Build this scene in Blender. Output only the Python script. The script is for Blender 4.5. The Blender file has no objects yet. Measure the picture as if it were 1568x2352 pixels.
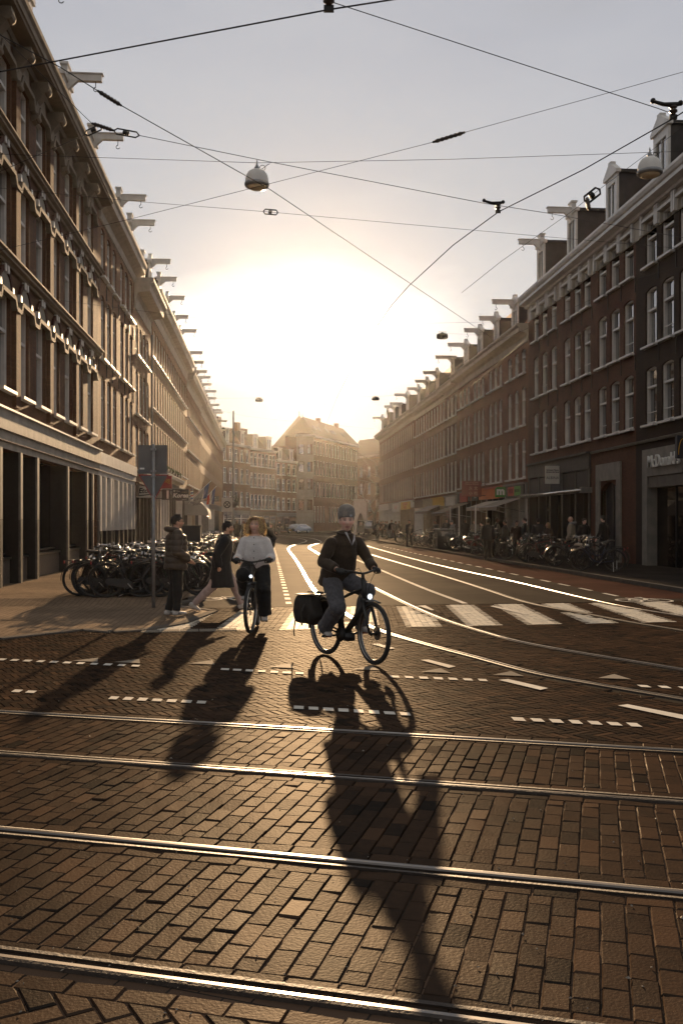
import bpy, bmesh, math, random
from math import sin, cos, pi, radians, sqrt, atan2
from mathutils import Vector, Matrix, noise
R = random.Random(7)
scene = bpy.context.scene
COL = scene.collection

# ---------------------------------------------------------------- camera
YAW = radians(4.65)           # camera is turned a little to the right of the street's axis (+Y)
F, HX, HY, EYE = 2200.0, 784.0, 1200.0, 1.68   # focal length / principal column / horizon row of the 1568x2352 view
cam = bpy.data.cameras.new('camera')
cam.sensor_fit = 'VERTICAL'; cam.sensor_height = 36.0
cam.lens = 36.0 * F / 2352.0
cam.shift_y = (HY - 1176.0) / 2352.0
cam.clip_start = 0.05; cam.clip_end = 3000
co = bpy.data.objects.new('camera', cam); COL.objects.link(co)
co.location = (0, 0, EYE); co.rotation_euler = (radians(90), 0, -YAW)
scene.camera = co

# ---------------------------------------------------------------- sky, sun, exposure
SUN_EL = radians(11.3)
SUN_AZ = radians(2.85)        # right of the street axis
sdir = Vector((sin(SUN_AZ) * cos(SUN_EL), cos(SUN_AZ) * cos(SUN_EL), sin(SUN_EL)))
w = bpy.data.worlds.new('World'); scene.world = w; w.use_nodes = True
nt = w.node_tree; nt.nodes.clear()
def N(nt, t, **k):
    n = nt.nodes.new(t)
    for a, b in k.items(): setattr(n, a, b)
    return n
def LK(nt, a, b): nt.links.new(a, b)
out = N(nt, 'ShaderNodeOutputWorld'); bg = N(nt, 'ShaderNodeBackground')
sky = N(nt, 'ShaderNodeTexSky', sky_type='NISHITA', sun_disc=False)
sky.sun_elevation = SUN_EL; sky.sun_rotation = SUN_AZ
sky.air_density = 1.0; sky.dust_density = 4.0; sky.ozone_density = 1.0
tc = N(nt, 'ShaderNodeTexCoord')
nrm = N(nt, 'ShaderNodeVectorMath', operation='NORMALIZE'); LK(nt, tc.outputs['Generated'], nrm.inputs[0])
# distance from the sun; the lit cloud sheet around it lies flat, wider than high
sub = N(nt, 'ShaderNodeVectorMath', operation='SUBTRACT'); sub.inputs[1].default_value = sdir; LK(nt, nrm.outputs[0], sub.inputs[0])
scl = N(nt, 'ShaderNodeVectorMath', operation='MULTIPLY'); scl.inputs[1].default_value = (1, 1, 2.4); LK(nt, sub.outputs[0], scl.inputs[0])
ac = N(nt, 'ShaderNodeVectorMath', operation='LENGTH'); LK(nt, scl.outputs[0], ac.inputs[0])
cl = N(nt, 'ShaderNodeTexNoise'); cl.inputs['Scale'].default_value = 4.0; cl.inputs['Detail'].default_value = 5; cl.inputs['Roughness'].default_value = .55
mp = N(nt, 'ShaderNodeMapping'); mp.inputs['Scale'].default_value = (1, 1, 2.6)
LK(nt, nrm.outputs[0], mp.inputs[0]); LK(nt, mp.outputs[0], cl.inputs['Vector'])
wob = N(nt, 'ShaderNodeMath', operation='MULTIPLY_ADD'); wob.inputs[1].default_value = 1.0; wob.inputs[2].default_value = .52
LK(nt, cl.outputs['Fac'], wob.inputs[0])
ang = N(nt, 'ShaderNodeMath', operation='MULTIPLY'); LK(nt, ac.outputs['Value'], ang.inputs[0]); LK(nt, wob.outputs[0], ang.inputs[1])
frac = N(nt, 'ShaderNodeMath', operation='DIVIDE'); frac.inputs[1].default_value = pi; LK(nt, ang.outputs[0], frac.inputs[0])
veil = N(nt, 'ShaderNodeValToRGB'); cr = veil.color_ramp
stops = [(0, (3.4, 3.2, 2.85)), (4.5, (1.6, 1.54, 1.44)), (8, (.95, .935, .92)), (11, (.70, .695, .70)), (18, (.60, .602, .625)), (30, (.575, .582, .62)), (42, (.525, .535, .585)), (70, (.45, .445, .455)), (100, (.44, .43, .425)), (125, (.43, .42, .41))]
while len(cr.elements) < len(stops): cr.elements.new(.5)
for e, (d, c) in zip(cr.elements, stops): e.position = d / 180; e.color = (*c, 1)
LK(nt, frac.outputs[0], veil.inputs[0])
ad = N(nt, 'ShaderNodeMixRGB', blend_type='ADD'); ad.inputs['Fac'].default_value = 1
skm = N(nt, 'ShaderNodeMixRGB', blend_type='MULTIPLY'); skm.inputs['Fac'].default_value = 1; skm.inputs['Color2'].default_value = (.015, .015, .015, 1)
LK(nt, sky.outputs[0], skm.inputs['Color1'])
# the veil of thin cloud is lit by the low sun: scaled to the physical sky's units
vsc = N(nt, 'ShaderNodeMixRGB', blend_type='MULTIPLY'); vsc.inputs['Fac'].default_value = 1; vsc.inputs['Color2'].default_value = (9, 9, 9, 1)
LK(nt, veil.outputs[0], vsc.inputs['Color1'])
LK(nt, vsc.outputs[0], ad.inputs['Color1']); LK(nt, skm.outputs[0], ad.inputs['Color2'])
LK(nt, ad.outputs[0], bg.inputs['Color']); bg.inputs['Strength'].default_value = .05
LK(nt, bg.outputs[0], out.inputs['Surface'])

sun = bpy.data.lights.new('sun', 'SUN'); sun.energy = 5.0; sun.angle = radians(.55); sun.color = (1, .68, .385)
so = bpy.data.objects.new('sun', sun); COL.objects.link(so)
so.rotation_euler = sdir.to_track_quat('Z', 'Y').to_euler(); so.location = (0, 0, 60)
vs = scene.view_settings
vs.view_transform = 'Standard'; vs.look = 'None'; vs.exposure = 1.0; vs.gamma = 1; vs.use_curve_mapping = False
cy = scene.cycles
cy.use_denoising = True; cy.max_bounces = 6; cy.diffuse_bounces = 2; cy.glossy_bounces = 3; cy.transmission_bounces = 3
cy.volume_bounces = 0; cy.transparent_max_bounces = 6; cy.sample_clamp_indirect = 6; cy.caustics_reflective = False; cy.caustics_refractive = False

# ---------------------------------------------------------------- helpers
def c2w(X, D): return (X * cos(YAW) + D * sin(YAW), -X * sin(YAW) + D * cos(YAW))
def G(px, py, z=0.0):
    D = F * (EYE - z) / (py - HY); x, y = c2w((px - HX) / F * D, D)
    return Vector((x, y, z))
def A(px, py, D):
    x, y = c2w((px - HX) / F * D, D)
    return Vector((x, y, EYE - (py - HY) / F * D))

def tag(o, label=None, cat=None, group=None, kind=None):
    if label: o['label'] = label
    if cat: o['category'] = cat
    if group: o['group'] = group
    if kind: o['kind'] = kind
    return o
def empty(name, loc=(0, 0, 0), rz=0.0, parent=None):
    o = bpy.data.objects.new(name, None); COL.objects.link(o)
    o.empty_display_size = .2; o.location = loc; o.rotation_euler = (0, 0, rz)
    if parent: o.parent = parent
    return o
def thing(name, label, cat, loc=(0, 0, 0), rz=0.0, group=None):
    return tag(empty(name, loc, rz), label, cat, group)
def ob(name, mesh, parent=None, loc=None, rot=None, scl=None):
    o = bpy.data.objects.new(name, mesh); COL.objects.link(o)
    if parent: o.parent = parent
    if loc is not None: o.location = loc
    if rot is not None: o.rotation_euler = rot
    if scl is not None: o.scale = scl
    return o
def gather(o): return (o, [gather(c) for c in o.children])
def clone(tree, parent=None):
    c = tree[0].copy(); COL.objects.link(c); c.parent = parent
    for ch in tree[1]: clone(ch, c)
    return c

class MB:
    def __init__(s): s.v = []; s.f = []
    def q(s, *pts):
        i = len(s.v); s.v += [tuple(p) for p in pts]; s.f.append(tuple(range(i, i + len(pts)))); return s
    def box(s, x0, x1, y0, y1, z0, z1):
        if x0 > x1: x0, x1 = x1, x0
        if y0 > y1: y0, y1 = y1, y0
        if z0 > z1: z0, z1 = z1, z0
        i = len(s.v)
        s.v += [(x0, y0, z0), (x1, y0, z0), (x1, y1, z0), (x0, y1, z0), (x0, y0, z1), (x1, y0, z1), (x1, y1, z1), (x0, y1, z1)]
        s.f += [(i, i + 3, i + 2, i + 1), (i + 4, i + 5, i + 6, i + 7), (i, i + 1, i + 5, i + 4), (i + 1, i + 2, i + 6, i + 5), (i + 2, i + 3, i + 7, i + 6), (i + 3, i, i + 4, i + 7)]
        return s
    def bar(s, p, q, wx, wz, up=(0, 0, 1)):
        p = Vector(p); q = Vector(q); t = (q - p).normalized(); u = Vector(up)
        a = t.cross(u)
        if a.length < 1e-4: a = t.cross(Vector((1, 0, 0)))
        a.normalize(); b = a.cross(t)
        i = len(s.v)
        for c in (p, q):
            for sx, sz in ((-1, -1), (1, -1), (1, 1), (-1, 1)): s.v.append(tuple(c + a * wx / 2 * sx + b * wz / 2 * sz))
        s.f += [(i, i + 1, i + 2, i + 3), (i + 7, i + 6, i + 5, i + 4)] + [(i + k, i + 4 + k, i + 4 + (k + 1) % 4, i + (k + 1) % 4) for k in range(4)]
        return s
    def prism(s, pts, fn0, fn1):
        "pts 2-D polygon, fn0/fn1 map it to the two end faces"
        n = len(pts); i = len(s.v)
        s.v += [tuple(fn0(*p)) for p in pts] + [tuple(fn1(*p)) for p in pts]
        s.f.append(tuple(range(i + n - 1, i - 1, -1))); s.f.append(tuple(range(i + n, i + 2 * n)))
        for k in range(n): s.f.append((i + k, i + (k + 1) % n, i + n + (k + 1) % n, i + n + k))
        return s
    def tube(s, pts, r, n=8, side=None, cap=True, closed=False, pw=2.0):
        "r: number, list of numbers or list of (r across side, r along the other axis)"
        P = [Vector(p) for p in pts]; m = len(P); i0 = len(s.v)
        rr = r if isinstance(r, (list, tuple)) else [r] * m
        rr = [(a, a) if not isinstance(a, (list, tuple)) else a for a in rr]
        a = None
        for k in range(m):
            if closed: t = P[(k + 1) % m] - P[k - 1]
            else: t = P[min(k + 1, m - 1)] - P[max(k - 1, 0)]
            if t.length < 1e-9: t = Vector((0, 0, 1))
            t.normalize()
            if side is not None: a = Vector(side)
            elif a is None:
                a = Vector((0, 0, 1)) if abs(t.z) < .9 else Vector((1, 0, 0))
            a = a - t * a.dot(t)
            if a.length < 1e-6: a = Vector((1, 0, 0)) - t * t.x
            a.normalize(); b = t.cross(a)
            for j in range(n):
                th = 2 * pi * j / n; cx, sx = cos(th), sin(th)
                if pw != 2.0:
                    cx = math.copysign(abs(cx) ** (2 / pw), cx); sx = math.copysign(abs(sx) ** (2 / pw), sx)
                s.v.append(tuple(P[k] + a * rr[k][0] * cx + b * rr[k][1] * sx))
        for k in range(m if closed else m - 1):
            k2 = (k + 1) % m
            for j in range(n):
                j2 = (j + 1) % n
                s.f.append((i0 + k * n + j, i0 + k * n + j2, i0 + k2 * n + j2, i0 + k2 * n + j))
        if cap and not closed:
            s.f.append(tuple(i0 + j for j in range(n - 1, -1, -1))); s.f.append(tuple(i0 + (m - 1) * n + j for j in range(n)))
        return s
    def lathe(s, prof, n=16, c=(0, 0, 0), ax='z', cap=True):
        i0 = len(s.v); m = len(prof)
        for r, h in prof:
            for j in range(n):
                th = 2 * pi * j / n; p = (r * cos(th), r * sin(th), h)
                if ax == 'x': p = (p[2], p[0], p[1])
                elif ax == 'y': p = (p[0], -p[2], p[1])
                s.v.append((c[0] + p[0], c[1] + p[1], c[2] + p[2]))
        for k in range(m - 1):
            for j in range(n):
                j2 = (j + 1) % n; s.f.append((i0 + k * n + j, i0 + k * n + j2, i0 + (k + 1) * n + j2, i0 + (k + 1) * n + j))
        if cap:
            s.f.append(tuple(i0 + j for j in range(n - 1, -1, -1))); s.f.append(tuple(i0 + (m - 1) * n + j for j in range(n)))
        return s
    def ball(s, c, r, n=12, m=8):
        rx, ry, rz = r if isinstance(r, (list, tuple)) else (r, r, r)
        prof = [(max(sin(pi * k / m), .001), -cos(pi * k / m)) for k in range(m + 1)]
        i0 = len(s.v); s.lathe(prof, n)
        for k in range(i0, len(s.v)):
            x, y, z = s.v[k]; s.v[k] = (c[0] + x * rx, c[1] + y * ry, c[2] + z * rz)
        return s
    def xf(s, M, i0=0):
        for k in range(i0, len(s.v)): s.v[k] = tuple(M @ Vector(s.v[k]))
        return s
    def mesh(s, name, mat=None, smooth=False):
        me = bpy.data.meshes.new(name); me.from_pydata(s.v, [], s.f)
        if mat: me.materials.append(mat)
        if smooth: me.polygons.foreach_set('use_smooth', [True] * len(me.polygons))
        me.update(); return me
    def build(s, name, mat=None, parent=None, smooth=False, loc=None, rot=None):
        return ob(name, s.mesh(name, mat, smooth), parent, loc, rot)

# ---------------------------------------------------------------- materials
MATS = {}
def M(name, c=(.5, .5, .5), c2=None, sc=6.0, rough=.6, metal=0.0, bump=0.0, bsc=60.0, spec=.5, emit=None, estr=1.0, rv=.0, det=4, coat=0, sheen=0):
    if name in MATS: return MATS[name]
    m = bpy.data.materials.new(name); m.use_nodes = True; nt = m.node_tree
    p = nt.nodes['Principled BSDF']
    p.inputs['Base Color'].default_value = (*c, 1); p.inputs['Roughness'].default_value = rough
    p.inputs['Metallic'].default_value = metal; p.inputs['Specular IOR Level'].default_value = spec
    if sheen: p.inputs['Sheen Weight'].default_value = sheen; p.inputs['Sheen Roughness'].default_value = .28; p.inputs['Sheen Tint'].default_value = (1, .95, .88, 1)
    if coat: p.inputs['Coat Weight'].default_value = coat; p.inputs['Coat Roughness'].default_value = .03
    tc = N(nt, 'ShaderNodeTexCoord')
    if c2 is None: c2 = tuple(x * .72 for x in c)
    nz = N(nt, 'ShaderNodeTexNoise'); nz.inputs['Scale'].default_value = sc; nz.inputs['Detail'].default_value = det
    LK(nt, tc.outputs['Object'], nz.inputs['Vector'])
    mx = N(nt, 'ShaderNodeMixRGB'); mx.inputs['Color1'].default_value = (*c, 1); mx.inputs['Color2'].default_value = (*c2, 1)
    rm = N(nt, 'ShaderNodeMapRange'); rm.inputs['From Min'].default_value = .35; rm.inputs['From Max'].default_value = .65
    LK(nt, nz.outputs['Fac'], rm.inputs['Value']); LK(nt, rm.outputs[0], mx.inputs['Fac']); LK(nt, mx.outputs[0], p.inputs['Base Color'])
    if rv:
        rr = N(nt, 'ShaderNodeMapRange'); rr.inputs['To Min'].default_value = max(rough - rv, .02); rr.inputs['To Max'].default_value = min(rough + rv, 1)
        LK(nt, nz.outputs['Fac'], rr.inputs['Value']); LK(nt, rr.outputs[0], p.inputs['Roughness'])
    if bump:
        n2 = N(nt, 'ShaderNodeTexNoise'); n2.inputs['Scale'].default_value = bsc; n2.inputs['Detail'].default_value = 3
        LK(nt, tc.outputs['Object'], n2.inputs['Vector'])
        b = N(nt, 'ShaderNodeBump'); b.inputs['Strength'].default_value = bump; b.inputs['Distance'].default_value = .01
        LK(nt, n2.outputs['Fac'], b.inputs['Height']); LK(nt, b.outputs[0], p.inputs['Normal'])
    if emit:
        p.inputs['Emission Color'].default_value = (*emit, 1); p.inputs['Emission Strength'].default_value = estr
    MATS[name] = m; return m

def glint(nt, p, nrm, col, rough):
    "worn-smooth grit: a little rough glossy sheen on top of the matt surface"
    p.inputs['Specular IOR Level'].default_value = 0
    g = N(nt, 'ShaderNodeBsdfGlossy'); g.inputs['Color'].default_value = (*col, 1); g.inputs['Roughness'].default_value = rough
    a = N(nt, 'ShaderNodeAddShader'); LK(nt, p.outputs[0], a.inputs[0]); LK(nt, g.outputs[0], a.inputs[1])
    LK(nt, nrm, g.inputs['Normal']); LK(nt, a.outputs[0], nt.nodes['Material Output'].inputs['Surface']); return g
def brickmat(name, c1, c2, mort, sc=1.0, bw=.215, bh=.062, msz=.010, rough=.85, bump=.5):
    "brick courses on a facade: local x along the wall, z up"
    if name in MATS: return MATS[name]
    m = bpy.data.materials.new(name); m.use_nodes = True; nt = m.node_tree; p = nt.nodes['Principled BSDF']
    p.inputs['Roughness'].default_value = rough; p.inputs['Specular IOR Level'].default_value = .3
    tc = N(nt, 'ShaderNodeTexCoord'); sp = N(nt, 'ShaderNodeSeparateXYZ'); cb = N(nt, 'ShaderNodeCombineXYZ')
    LK(nt, tc.outputs['Object'], sp.inputs[0])
    xy = N(nt, 'ShaderNodeMath', operation='ADD'); LK(nt, sp.outputs[0], xy.inputs[0]); LK(nt, sp.outputs[1], xy.inputs[1])
    LK(nt, xy.outputs[0], cb.inputs[0]); LK(nt, sp.outputs[2], cb.inputs[1])
    br = N(nt, 'ShaderNodeTexBrick'); LK(nt, cb.outputs[0], br.inputs['Vector'])
    br.inputs['Scale'].default_value = sc; br.inputs['Brick Width'].default_value = bw; br.inputs['Row Height'].default_value = bh
    br.inputs['Mortar Size'].default_value = msz * .5; br.inputs['Mortar Smooth'].default_value = .2; br.inputs['Bias'].default_value = 0
    br.inputs['Color1'].default_value = (*c1, 1); br.inputs['Color2'].default_value = (*c2, 1); br.inputs['Mortar'].default_value = (*mort, 1)
    nz = N(nt, 'ShaderNodeTexNoise'); nz.inputs['Scale'].default_value = .9; nz.inputs['Detail'].default_value = 6; nz.inputs['Roughness'].default_value = .7
    LK(nt, tc.outputs['Object'], nz.inputs['Vector'])
    mr = N(nt, 'ShaderNodeMapRange'); mr.inputs['From Min'].default_value = .3; mr.inputs['From Max'].default_value = .7; mr.inputs['To Min'].default_value = .62; mr.inputs['To Max'].default_value = 1.2
    LK(nt, nz.outputs['Fac'], mr.inputs['Value'])
    mu = N(nt, 'ShaderNodeMixRGB', blend_type='MULTIPLY'); mu.inputs['Fac'].default_value = 1
    LK(nt, br.outputs['Color'], mu.inputs['Color1']); LK(nt, mr.outputs[0], mu.inputs['Color2']); LK(nt, mu.outputs[0], p.inputs['Base Color'])
    b = N(nt, 'ShaderNodeBump'); b.inputs['Strength'].default_value = bump; b.inputs['Distance'].default_value = .012; b.invert = True
    LK(nt, br.outputs['Fac'], b.inputs['Height']); LK(nt, b.outputs[0], p.inputs['Normal'])
    MATS[name] = m; return m

m_white = M('white_paint', (.74, .72, .69), (.62, .60, .57), 3, .45, bump=.1, bsc=20)
m_cream = M('cream_stone', (.52, .47, .40), (.40, .36, .30), 2.5, .75, bump=.3, bsc=40)
m_trimA = M('weathered_trim', (.25, .20, .145), (.18, .145, .105), 3, .8, bump=.3, bsc=40)
m_stone = M('grey_stone', (.25, .225, .195), (.18, .165, .145), 3, .7, bump=.3, bsc=50)
m_darkstone = M('dark_stone', (.11, .10, .09), (.07, .065, .06), 4, .5, bump=.2, bsc=40)
m_granite = M('granite', (.16, .14, .12), (.10, .09, .08), 9, .4, bump=.1, bsc=90)
m_zinc = M('zinc', (.20, .21, .22), (.15, .155, .16), 2, .5, .3)
m_slate = M('slate_board', (.055, .05, .05), (.035, .033, .033), 3, .7, bump=.3)
m_tile = M('roof_tile', (.36, .13, .06), (.22, .08, .045), 5, .8, bump=.6, bsc=14)
m_tiledark = M('dark_roof_tile', (.10, .065, .05), (.06, .045, .04), 5, .8, bump=.6, bsc=14)
m_glass = M('window_glass', (.012, .013, .015), (.02, .02, .022), 1, .03, spec=1.0, coat=1)
m_curtain = M('curtained_glass', (.13, .125, .12), (.06, .06, .06), 1.2, .04, spec=1.0, coat=1)
m_shopglass = M('shop_glass', (.004, .004, .005), (.008, .007, .006), 1, .03, spec=.16)
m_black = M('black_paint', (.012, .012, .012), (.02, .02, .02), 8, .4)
m_iron = M('black_iron', (.018, .017, .016), (.03, .027, .024), 20, .5, .4)
m_darkwood = M('dark_wood', (.035, .026, .02), (.02, .016, .013), 6, .5, bump=.2)
m_steel = M('steel', (.55, .54, .52), (.42, .40, .38), 30, .28, 1.0)
m_chrome = M('chrome', (.7, .69, .67), (.6, .59, .57), 10, .16, 1.0)
m_galv = M('galvanised', (.30, .31, .32), (.24, .245, .25), 8, .45, .6)
m_rubber = M('tyre_rubber', (.016, .016, .016), (.025, .024, .023), 20, .75)
m_red = M('red_paint', (.42, .03, .02), (.34, .025, .02), 5, .4)
m_orange = M('orange_paint', (.6, .13, .02), (.5, .10, .02), 5, .5)
m_green = M('green_paint', (.05, .28, .03), (.04, .22, .025), 5, .4)
m_yellow = M('yellow_paint', (.65, .40, .03), (.55, .33, .03), 5, .45)
m_blue = M('blue_paint', (.03, .09, .28), (.025, .07, .2), 5, .4)
m_signwhite = M('sign_white', (.62, .60, .55), (.55, .53, .48), 3, .45)
for g_ in (m_glass, m_curtain): g_.node_tree.nodes['Principled BSDF'].inputs['IOR'].default_value = 2.0
# ================================================================ the ground
GL_ = .021
def groundmat(name, c, c2, sc, rough, bump, bsc, spec=.5, stain=.35, vor=True, gl=GL_):
    m = bpy.data.materials.new(name); m.use_nodes = True; nt = m.node_tree; p = nt.nodes['Principled BSDF']
    p.inputs['Specular IOR Level'].default_value = spec; p.inputs['Specular Tint'].default_value = (1, .80, .58, 1)
    tc = N(nt, 'ShaderNodeTexCoord')
    n1 = N(nt, 'ShaderNodeTexNoise'); n1.inputs['Scale'].default_value = sc; n1.inputs['Detail'].default_value = 3
    n2 = N(nt, 'ShaderNodeTexNoise'); n2.inputs['Scale'].default_value = .35; n2.inputs['Detail'].default_value = 8; n2.inputs['Roughness'].default_value = .65
    LK(nt, tc.outputs['Object'], n1.inputs[0]); LK(nt, tc.outputs['Object'], n2.inputs[0])
    mx = N(nt, 'ShaderNodeMixRGB'); mx.inputs[1].default_value = (*c, 1); mx.inputs[2].default_value = (*c2, 1)
    LK(nt, n1.outputs['Fac'], mx.inputs[0])
    mr = N(nt, 'ShaderNodeMapRange'); mr.inputs['From Min'].default_value = .35; mr.inputs['From Max'].default_value = .65
    mr.inputs['To Min'].default_value = 1 - stain; mr.inputs['To Max'].default_value = 1 + stain * .5
    LK(nt, n2.outputs['Fac'], mr.inputs[0])
    mu = N(nt, 'ShaderNodeMixRGB', blend_type='MULTIPLY'); mu.inputs[0].default_value = 1
    LK(nt, mx.outputs[0], mu.inputs[1]); LK(nt, mr.outputs[0], mu.inputs[2]); LK(nt, mu.outputs[0], p.inputs['Base Color'])
    ro = N(nt, 'ShaderNodeMapRange'); ro.inputs['To Min'].default_value = rough - .12; ro.inputs['To Max'].default_value = rough + .12
    LK(nt, n2.outputs['Fac'], ro.inputs[0]); LK(nt, ro.outputs[0], p.inputs['Roughness'])
    if vor:
        v = N(nt, 'ShaderNodeTexVoronoi'); v.inputs['Scale'].default_value = bsc; hs = v.outputs['Distance']
    else:
        v = N(nt, 'ShaderNodeTexNoise'); v.inputs['Scale'].default_value = bsc; v.inputs['Detail'].default_value = 4; hs = v.outputs['Fac']
    LK(nt, tc.outputs['Object'], v.inputs[0])
    b = N(nt, 'ShaderNodeBump'); b.inputs['Strength'].default_value = bump; b.inputs['Distance'].default_value = .006
    LK(nt, hs, b.inputs['Height']); LK(nt, b.outputs[0], p.inputs['Normal']); glint(nt, p, b.outputs[0], (gl, gl * .93, gl * .84), .55)
    MATS[name] = m; return m
m_earth = groundmat('earth', (.05, .045, .04), (.035, .03, .027), 2, .9, .2, 30)
m_asphalt = groundmat('asphalt', (.054, .044, .034), (.039, .032, .025), 60, .7, .5, 110, .005)
m_redasphalt = groundmat('red_asphalt', (.062, .026, .018), (.045, .019, .014), 60, .7, .5, 110, .005)
m_bed = groundmat('joint_sand', (.03, .024, .018), (.02, .016, .012), 30, .95, .4, 80, .1)
m_kerb = groundmat('kerb_stone', (.17, .15, .13), (.11, .10, .09), 14, .62, .25, 60, .4)
m_paint = groundmat('road_paint', (.66, .63, .57), (.48, .45, .40), 9, .5, .3, 90, .5, .3, True, .06)
m_tooth = groundmat('pale_concrete', (.27, .24, .20), (.20, .175, .145), 9, .6, .3, 60, .4, .3, True, .03)
m_groove = M('rail_groove', (.010, .009, .008), (.02, .016, .013), 15, .8)
def railmat():
    m = bpy.data.materials.new('rail_steel'); m.use_nodes = True; nt = m.node_tree; p = nt.nodes['Principled BSDF']
    p.inputs['Metallic'].default_value = 1; p.inputs['Base Color'].default_value = (.17, .155, .145, 1); p.inputs['Roughness'].default_value = .3
    tc = N(nt, 'ShaderNodeTexCoord'); n = N(nt, 'ShaderNodeTexNoise'); n.inputs['Scale'].default_value = 3; n.inputs['Detail'].default_value = 6
    LK(nt, tc.outputs['Object'], n.inputs[0]); r = N(nt, 'ShaderNodeMapRange'); r.inputs['To Min'].default_value = .22; r.inputs['To Max'].default_value = .5
    LK(nt, n.outputs['Fac'], r.inputs[0]); LK(nt, r.outputs[0], p.inputs['Roughness'])
    return m
m_rail = railmat()
m_rust = M('rusty_rail', (.045, .032, .024), (.028, .02, .015), 25, .6, .35, bump=.3, bsc=60)
def paviour(name, base, alt, sc=1.0, bw=.21, bh=.105, rough=.72, spec=.012, mort=(.02, .016, .013), rot=0.0, bump=.8, gl=GL_):
    "brick paving too far away or outside the view to lay one by one"
    m = bpy.data.materials.new(name); m.use_nodes = True; nt = m.node_tree; p = nt.nodes['Principled BSDF']
    p.inputs['Roughness'].default_value = rough; p.inputs['Specular IOR Level'].default_value = spec
    tc = N(nt, 'ShaderNodeTexCoord'); mp = N(nt, 'ShaderNodeMapping'); mp.inputs['Rotation'].default_value = (0, 0, rot); LK(nt, tc.outputs['Object'], mp.inputs[0])
    br = N(nt, 'ShaderNodeTexBrick'); LK(nt, mp.outputs[0], br.inputs['Vector'])
    br.inputs['Scale'].default_value = sc; br.inputs['Brick Width'].default_value = bw; br.inputs['Row Height'].default_value = bh; br.inputs['Mortar Size'].default_value = .004
    br.inputs['Color1'].default_value = (*base, 1); br.inputs['Color2'].default_value = (*alt, 1); br.inputs['Mortar'].default_value = (*mort, 1)
    n2 = N(nt, 'ShaderNodeTexNoise'); n2.inputs['Scale'].default_value = .5; n2.inputs['Detail'].default_value = 7; LK(nt, tc.outputs['Object'], n2.inputs[0])
    mr = N(nt, 'ShaderNodeMapRange'); mr.inputs['From Min'].default_value = .35; mr.inputs['From Max'].default_value = .65; mr.inputs['To Min'].default_value = .65; mr.inputs['To Max'].default_value = 1.2
    LK(nt, n2.outputs['Fac'], mr.inputs[0]); mu = N(nt, 'ShaderNodeMixRGB', blend_type='MULTIPLY'); mu.inputs[0].default_value = 1
    LK(nt, br.outputs['Color'], mu.inputs[1]); LK(nt, mr.outputs[0], mu.inputs[2]); LK(nt, mu.outputs[0], p.inputs['Base Color'])
    b = N(nt, 'ShaderNodeBump'); b.inputs['Strength'].default_value = bump; b.inputs['Distance'].default_value = .01; b.invert = True
    LK(nt, br.outputs['Fac'], b.inputs['Height'])
    n3 = N(nt, 'ShaderNodeTexNoise'); n3.inputs['Scale'].default_value = 40; LK(nt, tc.outputs['Object'], n3.inputs[0])
    b2 = N(nt, 'ShaderNodeBump'); b2.inputs['Strength'].default_value = .3; b2.inputs['Distance'].default_value = .006; LK(nt, n3.outputs['Fac'], b2.inputs['Height']); LK(nt, b.outputs[0], b2.inputs['Normal'])
    LK(nt, b2.outputs[0], p.inputs['Normal']); glint(nt, p, b2.outputs[0], (gl, gl * .93, gl * .84), .55); MATS[name] = m; return m
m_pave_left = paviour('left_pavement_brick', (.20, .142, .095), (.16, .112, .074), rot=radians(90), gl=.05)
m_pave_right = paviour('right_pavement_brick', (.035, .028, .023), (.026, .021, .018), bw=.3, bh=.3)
m_cross_far = paviour('crossing_brick_far', (.10, .062, .04), (.075, .046, .03), rot=radians(25))
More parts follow.
